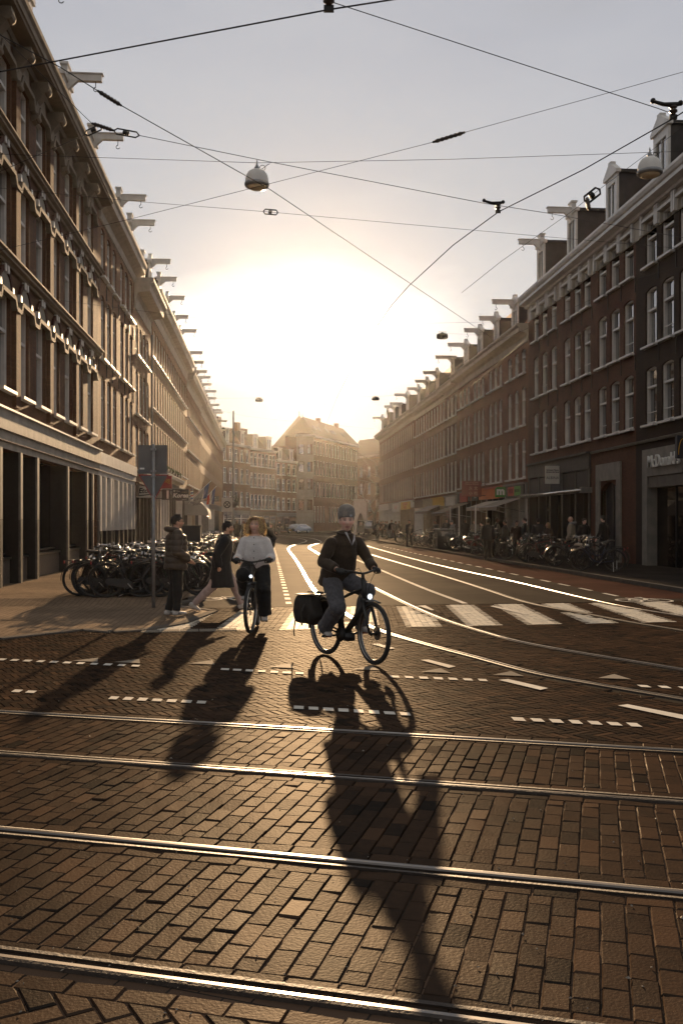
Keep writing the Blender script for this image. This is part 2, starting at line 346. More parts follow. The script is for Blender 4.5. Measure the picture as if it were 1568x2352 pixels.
def tonemat(name, dark, light, white):
    "laid bricks: every brick has its own tone; painted ones are white"
    m = bpy.data.materials.new(name); m.use_nodes = True; nt = m.node_tree; p = nt.nodes['Principled BSDF']
    p.inputs['Specular IOR Level'].default_value = .006; p.inputs['Specular Tint'].default_value = (1, .74, .5, 1)
    at = N(nt, 'ShaderNodeAttribute', attribute_name='tone'); oi = N(nt, 'ShaderNodeObjectInfo')
    sp = N(nt, 'ShaderNodeSeparateColor'); LK(nt, at.outputs['Color'], sp.inputs[0])
    tc = N(nt, 'ShaderNodeTexCoord'); geo = N(nt, 'ShaderNodeNewGeometry')
    nz = N(nt, 'ShaderNodeTexNoise'); nz.inputs['Scale'].default_value = 14; nz.inputs['Detail'].default_value = 5; nz.inputs['Roughness'].default_value = .65
    LK(nt, geo.outputs['Position'], nz.inputs[0])
    big = N(nt, 'ShaderNodeTexNoise'); big.inputs['Scale'].default_value = 1.1; big.inputs['Detail'].default_value = 4; LK(nt, geo.outputs['Position'], big.inputs[0])
    s1 = N(nt, 'ShaderNodeMath', operation='MULTIPLY_ADD'); s1.inputs[1].default_value = .9; LK(nt, nz.outputs['Fac'], s1.inputs[0]); LK(nt, sp.outputs[0], s1.inputs[2])
    s2 = N(nt, 'ShaderNodeMath', operation='MULTIPLY_ADD'); s2.inputs[1].default_value = .8; LK(nt, big.outputs['Fac'], s2.inputs[0]); LK(nt, s1.outputs[0], s2.inputs[2])
    mr = N(nt, 'ShaderNodeMapRange'); mr.inputs['From Min'].default_value = .70; mr.inputs['From Max'].default_value = 2.0; LK(nt, s2.outputs[0], mr.inputs[0])
    mx = N(nt, 'ShaderNodeMixRGB'); mx.inputs[1].default_value = (*dark, 1); mx.inputs[2].default_value = (*light, 1); LK(nt, mr.outputs[0], mx.inputs[0])
    wm = N(nt, 'ShaderNodeMapRange'); wm.inputs['From Min'].default_value = .25; wm.inputs['From Max'].default_value = .7; wm.inputs['To Min'].default_value = .55; wm.inputs['To Max'].default_value = 1
    LK(nt, nz.outputs['Fac'], wm.inputs[0]); wf = N(nt, 'ShaderNodeMath', operation='MULTIPLY'); LK(nt, wm.outputs[0], wf.inputs[0]); LK(nt, sp.outputs[1], wf.inputs[1])
    m2 = N(nt, 'ShaderNodeMixRGB'); m2.inputs[2].default_value = (*white, 1); LK(nt, wf.outputs[0], m2.inputs[0]); LK(nt, mx.outputs[0], m2.inputs[1])
    LK(nt, m2.outputs[0], p.inputs['Base Color'])
    ro = N(nt, 'ShaderNodeMapRange'); ro.inputs['To Min'].default_value = .42; ro.inputs['To Max'].default_value = .8; LK(nt, nz.outputs['Fac'], ro.inputs[0]); LK(nt, ro.outputs[0], p.inputs['Roughness'])
    b = N(nt, 'ShaderNodeBump'); b.inputs['Strength'].default_value = .35; b.inputs['Distance'].default_value = .006
    n4 = N(nt, 'ShaderNodeTexNoise'); n4.inputs['Scale'].default_value = 70; n4.inputs['Detail'].default_value = 4; LK(nt, geo.outputs['Position'], n4.inputs[0])
    LK(nt, n4.outputs['Fac'], b.inputs['Height']); LK(nt, b.outputs[0], p.inputs['Normal']); g = glint(nt, p, b.outputs[0], (GL_, GL_ * .93, GL_ * .84), .5); gm = N(nt, 'ShaderNodeMixRGB'); gm.inputs[1].default_value = (GL_, GL_ * .93, GL_ * .84, 1); gm.inputs[2].default_value = (.075, .07, .062, 1); LK(nt, wf.outputs[0], gm.inputs[0]); LK(nt, gm.outputs[0], g.inputs['Color']); return m
m_brick = tonemat('laid_brick', (.005, .0028, .0018), (.056, .029, .015), (.60, .56, .48))

LF, RF = -6.35, 14.06           # the two facade lines
KL, KR = -1.45, 9.9             # the two kerbs
ZB = G(648, 1447); ZE1 = Vector((.9955, .0948, 0)); ZE2 = Vector((.097, .9953, 0))   # zebra frame

tag(MB().q((-900, -900, -.35), (900, -900, -.35), (900, 900, -.35), (-900, 900, -.35)).build('ground', m_earth), kind='structure')
# carriageway: asphalt from the zebra crossing to the end of the street
def zpt(u, v, z=0.0): p = ZB + ZE1 * u + ZE2 * v; return (p.x, p.y, z)
road = MB().q(zpt(-6, 4.17), zpt(14.5, 4.17), (KR + .03, 40, 0), (KR + .03, 250, 0), (-30, 250, 0), (-30, 150, 0), (KL - .03, 128, 0), (KL - .03, 24, 0))
tag(road.build('asphalt_road', m_asphalt), kind='structure')
rl = MB().q((8.05, 20.5, .004), (KR + .02, 20.3, .004), (KR + .02, 62, .004), (8.25, 62, .004))
tag(rl.build('red_cycle_lane', m_redasphalt), kind='structure')
# crossing: brick bed under the laid bricks, brick paving beyond them
tag(MB().q((-40, -25, -.013), (40, -25, -.013), (40, 22.5, -.013), (-40, 22.5, -.013)).build('crossing_bed', m_bed), kind='structure')

# ---- crossing frame: a along the cross-street rails (to the right), b away from the camera
CA = radians(-19.6); ca = Vector((cos(CA), sin(CA), 0)); cb = Vector((-sin(CA), cos(CA), 0))
def CP(a, b, z=0.0): p = ca * a + cb * b; return Vector((p.x, p.y, z))
RB = [3.235, 4.60, 6.085, 7.47]      # rail centre lines
def toAB(x, y): return (x * ca.x + y * ca.y, x * cb.x + y * cb.y)

# ---- street rails (measured along the rail, near end first)
L1 = [(1900, 1664), (1568, 1607), (1334, 1567), (1209, 1543), (1084, 1509), (989, 1484), (869, 1449), (792, 1412), (722, 1362), (690, 1307), (674, 1281), (661, 1263), (664, 1256.5), (675.5, 1251.4), (704.8, 1242.6)]
L2 = [(1950, 1602), (1568, 1537), (1234, 1482), (1114, 1452), (984, 1409), (859, 1349), (832, 1335), (780, 1303), (735.5, 1273.4), (716, 1262.5), (711, 1257.5), (716, 1252.5), (740, 1244.5)]
R1 = [(1900, 1507), (1568, 1449), (1450, 1430), (1339, 1409), (1206, 1384), (1096, 1348), (964.4, 1307.3), (858.9, 1276.6), (815, 1262), (790, 1252), (790, 1246)]
R2 = [(1950, 1480), (1568, 1415), (1387, 1384), (1177, 1334.8), (1052.2, 1308.5), (942.4, 1282), (852.3, 1256.8), (830, 1249), (822, 1244)]
def smooth_path(P, n=6):
    Q = []
    P = [2 * P[0] - P[1]] + P + [2 * P[-1] - P[-2]]
    for i in range(1, len(P) - 2):
        for k in range(n):
            t = k / n
            Q.append(.5 * ((2 * P[i]) + (P[i + 1] - P[i - 1]) * t + (2 * P[i - 1] - 5 * P[i] + 4 * P[i + 1] - P[i + 2]) * t * t + (-P[i - 1] + 3 * P[i] - 3 * P[i + 1] + P[i + 2]) * t ** 3))
    Q.append(P[-2]); return Q
FAR = {'L1': [(3.6, 104), (1.2, 118), (-2.5, 140)], 'L2': [(5.0, 104), (2.8, 120), (-.9, 141)], 'R1': [(7.6, 104), (5.4, 121), (1.8, 142)], 'R2': [(9.0, 104), (6.9, 122), (3.3, 143)]}
def rail_path(nm, px):
    P = [G(*p) for p in px] + [Vector((x, y, 0)) for x, y in FAR[nm]]
    P = smooth_path(P, 6)
    for _ in range(3):   # ease out the wobble of hand-measured points
        P = [P[0]] + [(P[i - 1] + 2 * P[i] + P[i + 1]) / 4 for i in range(1, len(P) - 1)] + [P[-1]]
    return P
SR = {k: rail_path(k, v) for k, v in (('L1', L1), ('L2', L2), ('R1', R1), ('R2', R2))}
def near_rail(x, y, d):
    for P in SR.values():
        for i in range(len(P) - 1):
            a, b = P[i], P[i + 1]
            if min(a.y, b.y) > y + 1 or max(a.y, b.y) < y - 1: continue
            ax, ay = b.x - a.x, b.y - a.y; l = ax * ax + ay * ay
            t = max(0, min(1, ((x - a.x) * ax + (y - a.y) * ay) / max(l, 1e-9)))
            if (x - a.x - t * ax) ** 2 + (y - a.y - t * ay) ** 2 < d * d: return True
    return False
def strip(P, o0, o1, z0, z1=None):
    "ribbon along a path between two side offsets"
    mb = MB(); z1 = z0 if z1 is None else z1; L = []
    for i in range(len(P)):
        t = (P[min(i + 1, len(P) - 1)] - P[max(i - 1, 0)]); t.z = 0; t.normalize(); n = Vector((t.y, -t.x, 0))
        L.append((P[i] + n * o0 + Vector((0, 0, z0)), P[i] + n * o1 + Vector((0, 0, z1))))
    for i in range(len(L) - 1): mb.q(L[i][0], L[i][1], L[i + 1][1], L[i + 1][0])
    return mb
def railmesh(P, flip, lift=.0):
    "grooved tram rail: running head, groove, check lip"
    s = -1 if flip else 1
    head, web = MB(), MB()
    for kk, (o0, o1, z0, z1) in enumerate(((-.036, -.026, -.03, .006), (-.026, -.008, .006, .0095), (-.008, .014, .0095, .0085), (.014, .022, .0085, .002), (.022, .026, .002, -.04))):
        h = strip(P, s * o0, s * o1, z0 + lift, z1 + lift); tgt = head if kk in (2, 3) else web; i = len(tgt.v); tgt.v += h.v; tgt.f += [tuple(i + k for k in f) for f in h.f]
    lip = MB()
    for o0, o1, z0, z1 in ((.060, .063, -.04, .004), (.063, .085, .004, .005), (.085, .088, .005, -.03)):
        h = strip(P, s * o0, s * o1, z0 + lift, z1 + lift); i = len(lip.v); lip.v += h.v; lip.f += [tuple(i + k for k in f) for f in h.f]
    gr = strip(P, s * .024, s * .062, -.038 + lift)
    return head, lip, gr, web
for k, (nm, P) in enumerate(SR.items()):
    flip = nm in ('L2', 'R2')
    lab = {'L1': 'leftmost shiny grooved tram rail curving up the street', 'L2': 'second tram rail from the left, passing behind the cyclist in the brown jacket',
           'R1': 'third tram rail from the left running up the street', 'R2': 'rightmost street tram rail, beside the red cycle lane'}[nm]
    t = tag(empty('tram_rail', (0, 0, 0)), lab, 'rail', 'tram rails of the street')
    h, l, g, wb_ = railmesh(P, flip); h.build('rail_head', m_rail, t, True); l.build('rail_lip', m_rail, t, True); wb_.build('rail_side', m_rust, t, True); g.build('groove', m_groove, t)
    strip(P, -.17, .17, -.008).build('rail_bedding', m_bed, t)
XR = ['nearest cross-street tram rail at the bottom edge of the picture', 'second-nearest cross-street tram rail, thick and polished', 'third cross-street tram rail from the camera', 'farthest of the four cross-street tram rails, just below the cyclists']
for k, b in enumerate(RB):
    P = [CP(a, b + .0014 * (a * a) * (-.3)) for a in [-26 + i * 1.0 for i in range(50)]]
    t = tag(empty('tram_rail', (0, 0, 0)), XR[k], 'rail', 'cross-street tram rails')
    h, l, g, wb_ = railmesh(P, k in (0, 2)); h.build('rail_head', m_rail, t, True); l.build('rail_lip', m_rust, t, True); wb_.build('rail_side', m_rust, t, True); g.build('groove', m_groove, t)

# ---- laid bricks -------------------------------------------------------------
BL, BW = .205, .103
def brick_mesh(L, W, tone, paint, seed, gap=.006, T=.06):
    r = random.Random(seed); l, w = L / 2 - gap / 2, W / 2 - gap / 2; c = .0045
    mb = MB(); v = []
    for z, d, j in ((-T, 0, 0), (-.007, 0, .0012), (0, c, .0016)):
        for sx, sy in ((-1, -1), (1, -1), (1, 1), (-1, 1)): v.append((sx * (l - d) + r.uniform(-j, j), sy * (w - d) + r.uniform(-j, j), z + (r.uniform(-.0012, .0012) if z == 0 else 0)))
    mb.v = v
    for k in range(4):
        k2 = (k + 1) % 4; mb.f += [(k, k2, 4 + k2, 4 + k), (4 + k, 4 + k2, 8 + k2, 8 + k)]
    mb.f.append((8, 9, 10, 11)); return mb
def seencam(x, y, m=1.3):
    X = x * cos(YAW) - y * sin(YAW); D = x * sin(YAW) + y * cos(YAW)
    return D > 2.6 and abs(X) < .3564 * D * m + .35
bricks = []   # (x, y, angle, tone, paint, L, W)
def add(x, y, ang, paint=0, L=BL, W=BW, m=1.3, tone=None, clip=None):
    if not seencam(x, y, m): return
    poly = None
    if clip:
        ux, uy = cos(ang), sin(ang); l, w_ = L / 2 - .0045, W / 2 - .0045
        P = [(x + sx * l * ux - sy * w_ * uy, y + sx * l * uy + sy * w_ * ux) for sx, sy in ((-1, -1), (1, -1), (1, 1), (-1, 1))]
        if any(nx * px + ny * py < c for nx, ny, c in clip for px, py in P):
            for nx, ny, c in clip:
                Q = []
                for k in range(len(P)):
                    a, b = P[k], P[(k + 1) % len(P)]; da, db = nx * a[0] + ny * a[1] - c, nx * b[0] + ny * b[1] - c
                    if da >= 0: Q.append(a)
                    if da * db < 0: t = da / (da - db); Q.append((a[0] + t * (b[0] - a[0]), a[1] + t * (b[1] - a[1])))
                P = Q
                if len(P) < 3: return
            ar = abs(sum(P[k][0] * P[(k + 1) % len(P)][1] - P[(k + 1) % len(P)][0] * P[k][1] for k in range(len(P)))) / 2
            if ar < .0016: return
            poly = P
    rt = R.random(); rt = rt * .7 + .15 if rt < .84 else (R.uniform(-.15, .05) if rt < .93 else R.uniform(.95, 1.15))
    bricks.append([x, y, ang, rt if tone is None else tone, paint, L, W, poly])
def poly_brick(P):
    cx = sum(p[0] for p in P) / len(P); cy = sum(p[1] for p in P) / len(P); n = len(P); mb = MB()
    for z, k in ((-.06, 0), (-.007, 0), (0, 1)):
        for x, y in P:
            d = sqrt((x - cx) ** 2 + (y - cy) ** 2); f = 1 - (min(.009 / max(d, .01), .5) if k else 0); mb.v.append((cx + (x - cx) * f, cy + (y - cy) * f, z))
    for k in range(n):
        k2 = (k + 1) % n; mb.f += [(k, k2, n + k2, n + k), (n + k, n + k2, 2 * n + k2, 2 * n + k)]
    mb.f.append(tuple(range(2 * n, 3 * n))); return mb
def herring(a0, a1, b0, b1, test, clip=None, W=BW, n=2, m=1.3):
    c, s = cos(radians(-45)), sin(radians(-45)); K = int(max(abs(a1 - a0), abs(b1 - b0)) * .75 / W) + 6; L = n * W
    for i in range(-K, K):
        for j in range(-K, K):
            r = (i - j) % (2 * n)
            if r == 0: u, v, an = (i + n / 2) * W, (j + .5) * W, 0
            elif r == 2 * n - 1: u, v, an = (i + .5) * W, (j + n / 2) * W, 90
            else: continue
            a, b = u * c - v * s, u * s + v * c
            b += (b0 + b1) / 2; a += (a0 + a1) / 2
            if not (a0 - .12 < a < a1 + .12 and b0 - .12 < b < b1 + .12): continue
            p = CP(a, b)
            if not seencam(p.x, p.y, m) or not test(p.x, p.y): continue
            add(p.x, p.y, CA + radians(-45 + an), clip=clip, L=L, W=W, m=m)
# between the cross-street rails: running bond at right angles to the rails, one edging course along each rail
for lo, hi in ((RB[0] + .045, RB[1] - .095), (RB[1] + .045, RB[2] - .045), (RB[2] + .095, RB[3] - .045)):
    lo += .05; hi -= .05
    for e in (lo, hi):
        a = -9.0
        while a < 9:
            p = CP(a, e); add(p.x, p.y, CA, m=1.5); a += BL
    n = max(1, round((hi - lo - BW) / BL)); bl = (hi - lo - BW) / n
    col = 0; a = -9.0
    while a < 9:
        off = (col % 2) * .5
        for k in range(n + 1):
            s0, s1 = max(0, k - off), min(n, k + 1 - off)
            if s1 - s0 < .2: continue
            b = lo + BW / 2 + (s0 + s1) / 2 * bl; p = CP(a, b)
            add(p.x, p.y, CA + radians(90), L=(s1 - s0) * bl, m=1.5)
        a += BW; col += 1
# in front of the first rail and behind the last: herringbone
herring(-3.4, 3.4, 1.9, RB[0] - .19, lambda x, y: True, [(-cb.x, -cb.y, -(RB[0] - .19))])
for k in range(40):
    p = CP(-4 + k * BL, RB[0] - .135); add(p.x, p.y, CA)
def zuv(x, y):
    dx, dy = x - ZB.x, y - ZB.y; det = ZE1.x * ZE2.y - ZE1.y * ZE2.x
    return (dx * ZE2.y - dy * ZE2.x) / det, (ZE1.x * dy - ZE1.y * dx) / det
CORNER = [G(0, 1468), G(190, 1447), G(260, 1452), G(330, 1448), G(420, 1432), G(492, 1404)]  # dropped kerb of the left corner
def left_pavement(x, y):
    P = CORNER
    for i in range(len(P) - 1):
        if P[i].x <= x <= P[i + 1].x:
            t = (x - P[i].x) / (P[i + 1].x - P[i].x); return y > P[i].y + t * (P[i + 1].y - P[i].y) - .05
    return x < P[0].x and y > P[0].y - .05
def K1(x, y):
    u, v = zuv(x, y)
    return v < .08 and not left_pavement(x, y) and not near_rail(x, y, .15)
ZN = Vector((-ZE1.y, ZE1.x))
herring(-8.5, 8.5, RB[3] + .18, 22, K1, [(cb.x, cb.y, RB[3] + .18), (-ZN.x, -ZN.y, -(ZB.x * ZN.x + ZB.y * ZN.y) + .004)], .069, 3, 1.3)
for k in range(90):
    p = CP(-9 + k * BL, RB[3] + .125)
    if K1(p.x, p.y): add(p.x, p.y, CA)
# zebra crossing: running bond, the stripes are white bricks
za = atan2(ZE1.y, ZE1.x)
row = 0; v = .05
while v < 4.15:
    u = -5.6 + (row % 2) * BL / 2
    while u < 13.5:
        p = zpt(u, v)
        if not left_pavement(p[0], p[1]) and not near_rail(p[0], p[1], .15):
            ph = (u + BL * .0) % 1.03
            inw = ph < .52 and .12 < v < 4.05 and u > -2.3
            if -1.5 < u < -.9: inw = inw and v > .3
            add(p[0], p[1], za, 1 if inw else 0)
        u += BL
    v += BW; row += 1
pav = tag(empty('brick_crossing', (0, 0, 0)), kind='structure')
bricks.sort(key=lambda b: b[0] ** 2 + b[1] ** 2)
# the 300 that show largest are single bricks, the rest is one mass of laid bricks
def in_view(b): return seencam(b[0], b[1], .99)
big = [b for b in bricks if in_view(b) and b[1] > 3.0 and not b[7]][:290]; bigset = set(id(b) for b in big)
def paint_attr(me, tone, paint):
    at = me.color_attributes.new('tone', 'FLOAT_COLOR', 'CORNER')
    at.data.foreach_set('color', [x for _ in range(len(me.loops)) for x in (tone, paint, 0, 1)])
def heave(x, y): return .0035 * noise.noise(Vector((x * .9, y * .9, 3))) - .002
BM = {}
for b in big:
    key = (round(b[5], 3), round(b[6], 3), math.floor(b[3] * 7), b[4])
    if key not in BM:
        me = brick_mesh(b[5], b[6], 0, 0, len(BM)).mesh('brick', m_brick); paint_attr(me, (key[2] + .5) / 7, b[4]); BM[key] = me
    ob('brick', BM[key], pav, (b[0], b[1], R.uniform(-.002, .002) + heave(b[0], b[1])), (R.gauss(0, .013), R.gauss(0, .013), b[2] + R.gauss(0, .008)))
V = []; FA = []; CL = []
for k, b in enumerate(bricks):
    if id(b) in bigset: continue
    i = len(V)
    if b[7]:
        mb = poly_brick(b[7]); V += mb.v
        for f in mb.f: FA.append(tuple(i + q for q in f)); CL += [b[3], b[4], 0, 1] * len(f)
        continue
    mb = brick_mesh(b[5], b[6], 0, 0, k)
    M4 = Matrix.Translation((b[0], b[1], R.uniform(-.002, .002) + heave(b[0], b[1]))) @ Matrix.Rotation(b[2] + R.gauss(0, .008), 4, 'Z') @ Matrix.Rotation(R.gauss(0, .013), 4, 'X') @ Matrix.Rotation(R.gauss(0, .013), 4, 'Y')
    V += [tuple(M4 @ Vector(p)) for p in mb.v]
    for f in mb.f: FA.append(tuple(i + q for q in f)); CL += [b[3], b[4], 0, 1] * len(f)
me = bpy.data.meshes.new('laid_bricks'); me.from_pydata(V, [], FA); me.materials.append(m_brick)
at = me.color_attributes.new('tone', 'FLOAT_COLOR', 'CORNER'); at.data.foreach_set('color', CL)
tag(ob('laid_bricks', me, pav), kind='stuff')
# grit and small litter in the joints
gr_ = MB(); rg = random.Random(11)
for k in range(420):
    D = 3 + 15 * rg.random() ** 1.6; x, y = c2w(rg.uniform(-.4, .4) * D, D)
    if left_pavement(x, y): continue
    s_ = rg.uniform(.003, .008) * (1 + (rg.random() < .05) * 1.2); a_ = rg.uniform(0, 6.3); c_ = Vector((x, y, .002)); u_ = Vector((cos(a_), sin(a_), rg.uniform(-.2, .4))) * s_; v_ = Vector((-sin(a_), cos(a_), rg.uniform(-.2, .4))) * s_ * rg.uniform(.3, .9); h_ = Vector((0, 0, s_ * .7))
    gr_.q(c_ - u_, c_ - v_, c_ + h_).q(c_ - v_, c_ + u_, c_ + h_).q(c_ + u_, c_ + v_, c_ + h_).q(c_ + v_, c_ - u_, c_ + h_)
tag(gr_.build('street_grit', M('grit', (.30, .26, .21), (.12, .10, .08), 60, .6)), kind='stuff')
# paving outside the laid field (seen only from other positions)
def outside():
    mb = MB()
    for a in range(-30, 30):
        for b in range(-10, 23):
            cx, cy = a + .5, b + .5
            if all(seencam(cx + sx, cy + sy, 1.2) for sx in (-1.2, 1.2) for sy in (-1.2, 1.2)) or left_pavement(cx, cy): continue
            if zuv(cx, cy)[1] < 3.4: mb.q((a, b, -.0095), (a + 1, b, -.0095), (a + 1, b + 1, -.0095), (a, b + 1, -.0095))
    return mb
tag(outside().build('crossing_paving', m_cross_far), kind='structure')

# ---- pavements and kerbs
z0 = .11
def poly(name, pts, z, mat): return tag(MB().q(*[(p[0], p[1], z) for p in pts]).build(name, mat), kind='structure')
CPn = [(p.x, p.y) for p in CORNER]
pl = MB()
top = CPn + [(KL - .12, 24), (KL - .12, 128), (-30, 150), (-30, 16.5), (-14, 13)]
# low apron at the corner rising gently to the pavement
pl.q(*[(x, y, .012) for x, y in CPn + [(KL - .5, 19.6), (LF + .2, 19.4), (-14, 16.0), (-14, 13.6)]])
pl.q((KL - .5, 19.6, .012), (KL - .14, 20.4, .10), (LF - .3, 20.4, .10), (LF + .2, 19.4, .012))
pl.q((KL - .14, 20.4, .10), (KL - .14, 128, .10), (LF - .3, 128, .10), (LF - .3, 20.4, .10))
pl.q((LF + .2, 19.4, .012), (LF - .3, 20.4, .10), (-30, 20.4, .10), (-30, 19, .012), (-14, 16, .012))
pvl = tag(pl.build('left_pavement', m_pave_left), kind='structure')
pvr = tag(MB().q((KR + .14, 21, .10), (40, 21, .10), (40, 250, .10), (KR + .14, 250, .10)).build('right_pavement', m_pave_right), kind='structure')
kb = MB().box(0, .14, 0, .985, -.1, .118).mesh('kerb_stone', m_kerb)
for k in range(60): ob('kerb_stone', kb, pvl, (KL - .14 + R.uniform(-.004, .004), 20.4 + k, R.uniform(-.004, .002)))
for k in range(70): ob('kerb_stone', kb, pvr, (KR + R.uniform(-.004, .004), 22 + k, R.uniform(-.004, .002)))
MB().box(KL - .14, KL, 80.4, 128, -.1, .117).build('far_kerb', m_kerb, pvl); MB().box(KR, KR + .14, 92, 250, -.1, .117).build('far_kerb', m_kerb, pvr)
for i in range(len(CORNER) - 1):   # dropped kerb stones round the corner
    a, b = CORNER[i], CORNER[i + 1]; n = max(1, round((b - a).length / .9))
    for k in range(n):
        p, q = a + (b - a) * (k / n), a + (b - a) * ((k + .985) / n)
        MB().bar((p.x, p.y, -.03), (q.x, q.y, -.03), .16, .10).build('dropped_kerb_stone', m_kerb, pvl)
KQ = [CORNER[-1], Vector((KL - .5, 19.6, 0)), Vector((KL - .1, 20.4, .03))]
for a, b in zip(KQ, KQ[1:]): MB().bar((a.x, a.y, a.z - .03), (b.x, b.y, b.z - .03), .16, .11).build('dropped_kerb_stone', m_kerb, pvl)

# ---- painted markings, each a mark of its own
def mark(name, pts, z=.0045, mat=None, label=None, cat='marking', group=None):
    o = MB().q(*[(p.x, p.y, z) for p in pts]).build(name, mat or m_paint)
    return tag(o, label, cat, group)
def pmark(name, px, z=.006, **k): return mark(name, [G(*p) for p in px], z, **k)
for k in range(46):
    y = 19.75 + k * 1.12 * (1 + k * .004); x = .52 + .004 * (y - 19)
    mark('lane_block', [Vector((x + sx, y + sy, 0)) for sx, sy in ((-.06, 0), (.06, 0), (.06, .52), (-.06, .52))], label='white painted block in the dotted line beside the left cycle lane', group='blocks of the left dotted lane line')
for k in range(26):
    y = 21.2 + k * 1.75; x = 8.0 + .006 * (y - 20)
    mark('lane_dash', [Vector((x + sx, y + sy, 0)) for sx, sy in ((-.05, 0), (.05, 0), (.05, .9), (-.05, .9))], .0085, label='white dash in the broken line edging the red cycle lane', group='dashes along the red cycle lane')
cl_ = [G(1068, 1386.5), G(960, 1346), G(845, 1297), G(800, 1278)]
cs = strip(smooth_path(cl_), -.06, .06, .0045); tag(cs.build('centre_line', m_paint), 'long thin white line between the two tram tracks', 'marking')
for pts, lab in ((((722, 1362.5), (742, 1361.5), (742, 1364.5), (722, 1366)), 'short white tick beside the leftmost street rail'),
                 (((960, 1392), (976, 1391), (997, 1402), (990, 1402.5)), 'small white triangle by the top of the zebra stripes'),
                 (((1125, 1393), (1132, 1391.5), (1215, 1411), (1206, 1413)), 'thin white sliver between two zebra stripes near the third rail'),
                 (((853, 1480), (868, 1479), (907, 1490), (893, 1492)), 'short white bar behind the front wheel of the cyclist in brown'),
                 (((966, 1517), (984, 1516), (1046, 1532), (1030, 1535)), 'short white bar right of the cyclist, nearer the zebra crossing'),
                 (((1144, 1563), (1166, 1561), (1258, 1582), (1240, 1586)), 'short white bar in the middle of the herringbone bricks'),
                 (((1418, 1622), (1440, 1619), (1600, 1650), (1580, 1656)), 'white bar at the right edge of the herringbone bricks')):
    pmark('lane_bar', pts, .007, label=lab)
# rows of small white blocks along the cycle crossing
def dash_row(p0, p1, n, lab):
    a, b = G(*p0), G(*p1)
    for k in range(n):
        q = a + (b - a) * (k / max(n - 1, 1)); w_ = .047 + R.uniform(-.004, .004); h_ = .066 + R.uniform(-.006, .006)
        mark('crossing_block', [q - ca * (w_ - .02) - cb * h_, q + ca * (w_ + .02) - cb * h_, q + ca * (w_ - .02) + cb * h_, q - ca * (w_ + .02) + cb * h_], .0062, label='small white block in the ' + lab, group='white blocks of the cycle crossing')
dash_row((5, 1515.5), (312, 1530), 11, 'far dotted row at the left edge'); dash_row((517, 1538), (688, 1547), 7, 'far dotted row left of the brown-jacketed cyclist'); dash_row((906, 1555), (1108, 1563), 7, 'far dotted row right of the brown-jacketed cyclist'); dash_row((1478, 1577), (1620, 1583), 4, 'far dotted row at the right edge')
dash_row((40, 1588), (72, 1590), 2, 'pair near the left end of the nearer row'); dash_row((262, 1604), (463, 1614), 7, 'nearer dotted row under the walking shadows'); dash_row((686, 1626), (930, 1641), 8, 'nearer dotted row under the cyclist shadow'); dash_row((1190, 1653), (1455, 1666), 7, 'nearer dotted row at the right')
# give-way teeth: pale triangular slabs with a darker slab on each side
for i, (px, py) in enumerate(((207, 1517), (303, 1520), (472, 1523), (652, 1531), (845, 1536), (1004, 1542), (1169, 1549), (1410, 1556))):
    c = G(px, py); ax = ca
    lab = ['first', 'second', 'third', 'fourth', 'fifth', 'sixth', 'seventh', 'eighth'][i] + ' give-way triangle from the left in the brick row'
    mark('give_way_triangle', [c - ax * .17 - cb * .12, c + ax * .17 - cb * .12, c + cb * .2], .0075, mat=m_tooth, label=lab, group='give-way triangles')
# ribbed guide slabs at the left end of the zebra crossing
rs = MB().box(-.14, .14, -.14, .14, -.02, .006)
for k in range(7): rs.box(-.125 + k * .04, -.105 + k * .04, -.13, .13, .006, .010)
rsm = rs.mesh('guide_slab', m_tooth)
for k in range(5):
    p = zpt(-2.05 + k * .295, .17, .002); tag(ob('guide_slab', rsm, None, p, (0, 0, za)), ['leftmost', 'second', 'middle', 'fourth', 'rightmost'][k] + ' ribbed guide slab at the left end of the zebra crossing', 'slab', 'ribbed guide slabs')
# painted bicycle on the red lane and the worn one on the left lane
def painted_bicycle(c, s, ang, lab, z):
    t = tag(empty('bicycle_symbol', (c.x, c.y, z), ang), lab, 'marking')
    for wx in (-.42, .42):
        MB().tube([(wx + .3 * cos(i * pi / 8), .3 * sin(i * pi / 8) * 1, 0) for i in range(16)], [(.002, .035)] * 16, 4, side=(0, 0, 1), closed=True).build('painted_wheel', m_paint, t)
    f = MB()
    for p, q in (((-.42, 0), (-.1, .42)), ((-.1, .42), (.3, .42)), ((.3, .42), (.42, 0)), ((-.42, 0), (.02, 0)), ((.02, 0), (.3, .42)), ((.02, 0), (-.16, .52)), ((.3, .42), (.26, .6)), ((.16, .6), (.36, .6))):
        f.bar((*p, 0), (*q, 0), .06, .003)
    f.build('painted_frame', m_paint, t); t.scale = (s, s * 1.6, 1)
painted_bicycle(G(1478, 1380), .8, radians(2), 'white bicycle symbol painted on the red cycle lane', .012)
painted_bicycle(G(520, 1376), .75, radians(0), 'worn white bicycle symbol on the left cycle lane behind the walking man', .008)
# ================================================================ houses
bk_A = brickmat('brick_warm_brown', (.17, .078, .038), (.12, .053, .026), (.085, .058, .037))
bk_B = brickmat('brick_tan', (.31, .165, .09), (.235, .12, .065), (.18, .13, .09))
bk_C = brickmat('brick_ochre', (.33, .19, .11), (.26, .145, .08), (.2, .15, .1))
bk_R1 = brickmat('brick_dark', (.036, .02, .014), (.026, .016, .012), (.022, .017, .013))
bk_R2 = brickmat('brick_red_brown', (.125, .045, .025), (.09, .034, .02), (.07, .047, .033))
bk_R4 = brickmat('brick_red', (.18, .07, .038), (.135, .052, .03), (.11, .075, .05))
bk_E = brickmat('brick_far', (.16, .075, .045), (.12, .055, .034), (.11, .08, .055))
m_rend = M('grey_render', (.34, .31, .27), (.27, .25, .21), 1.5, .85)
m_shade = M('window_blind', (.33, .31, .28), (.28, .26, .23), 2, .6)

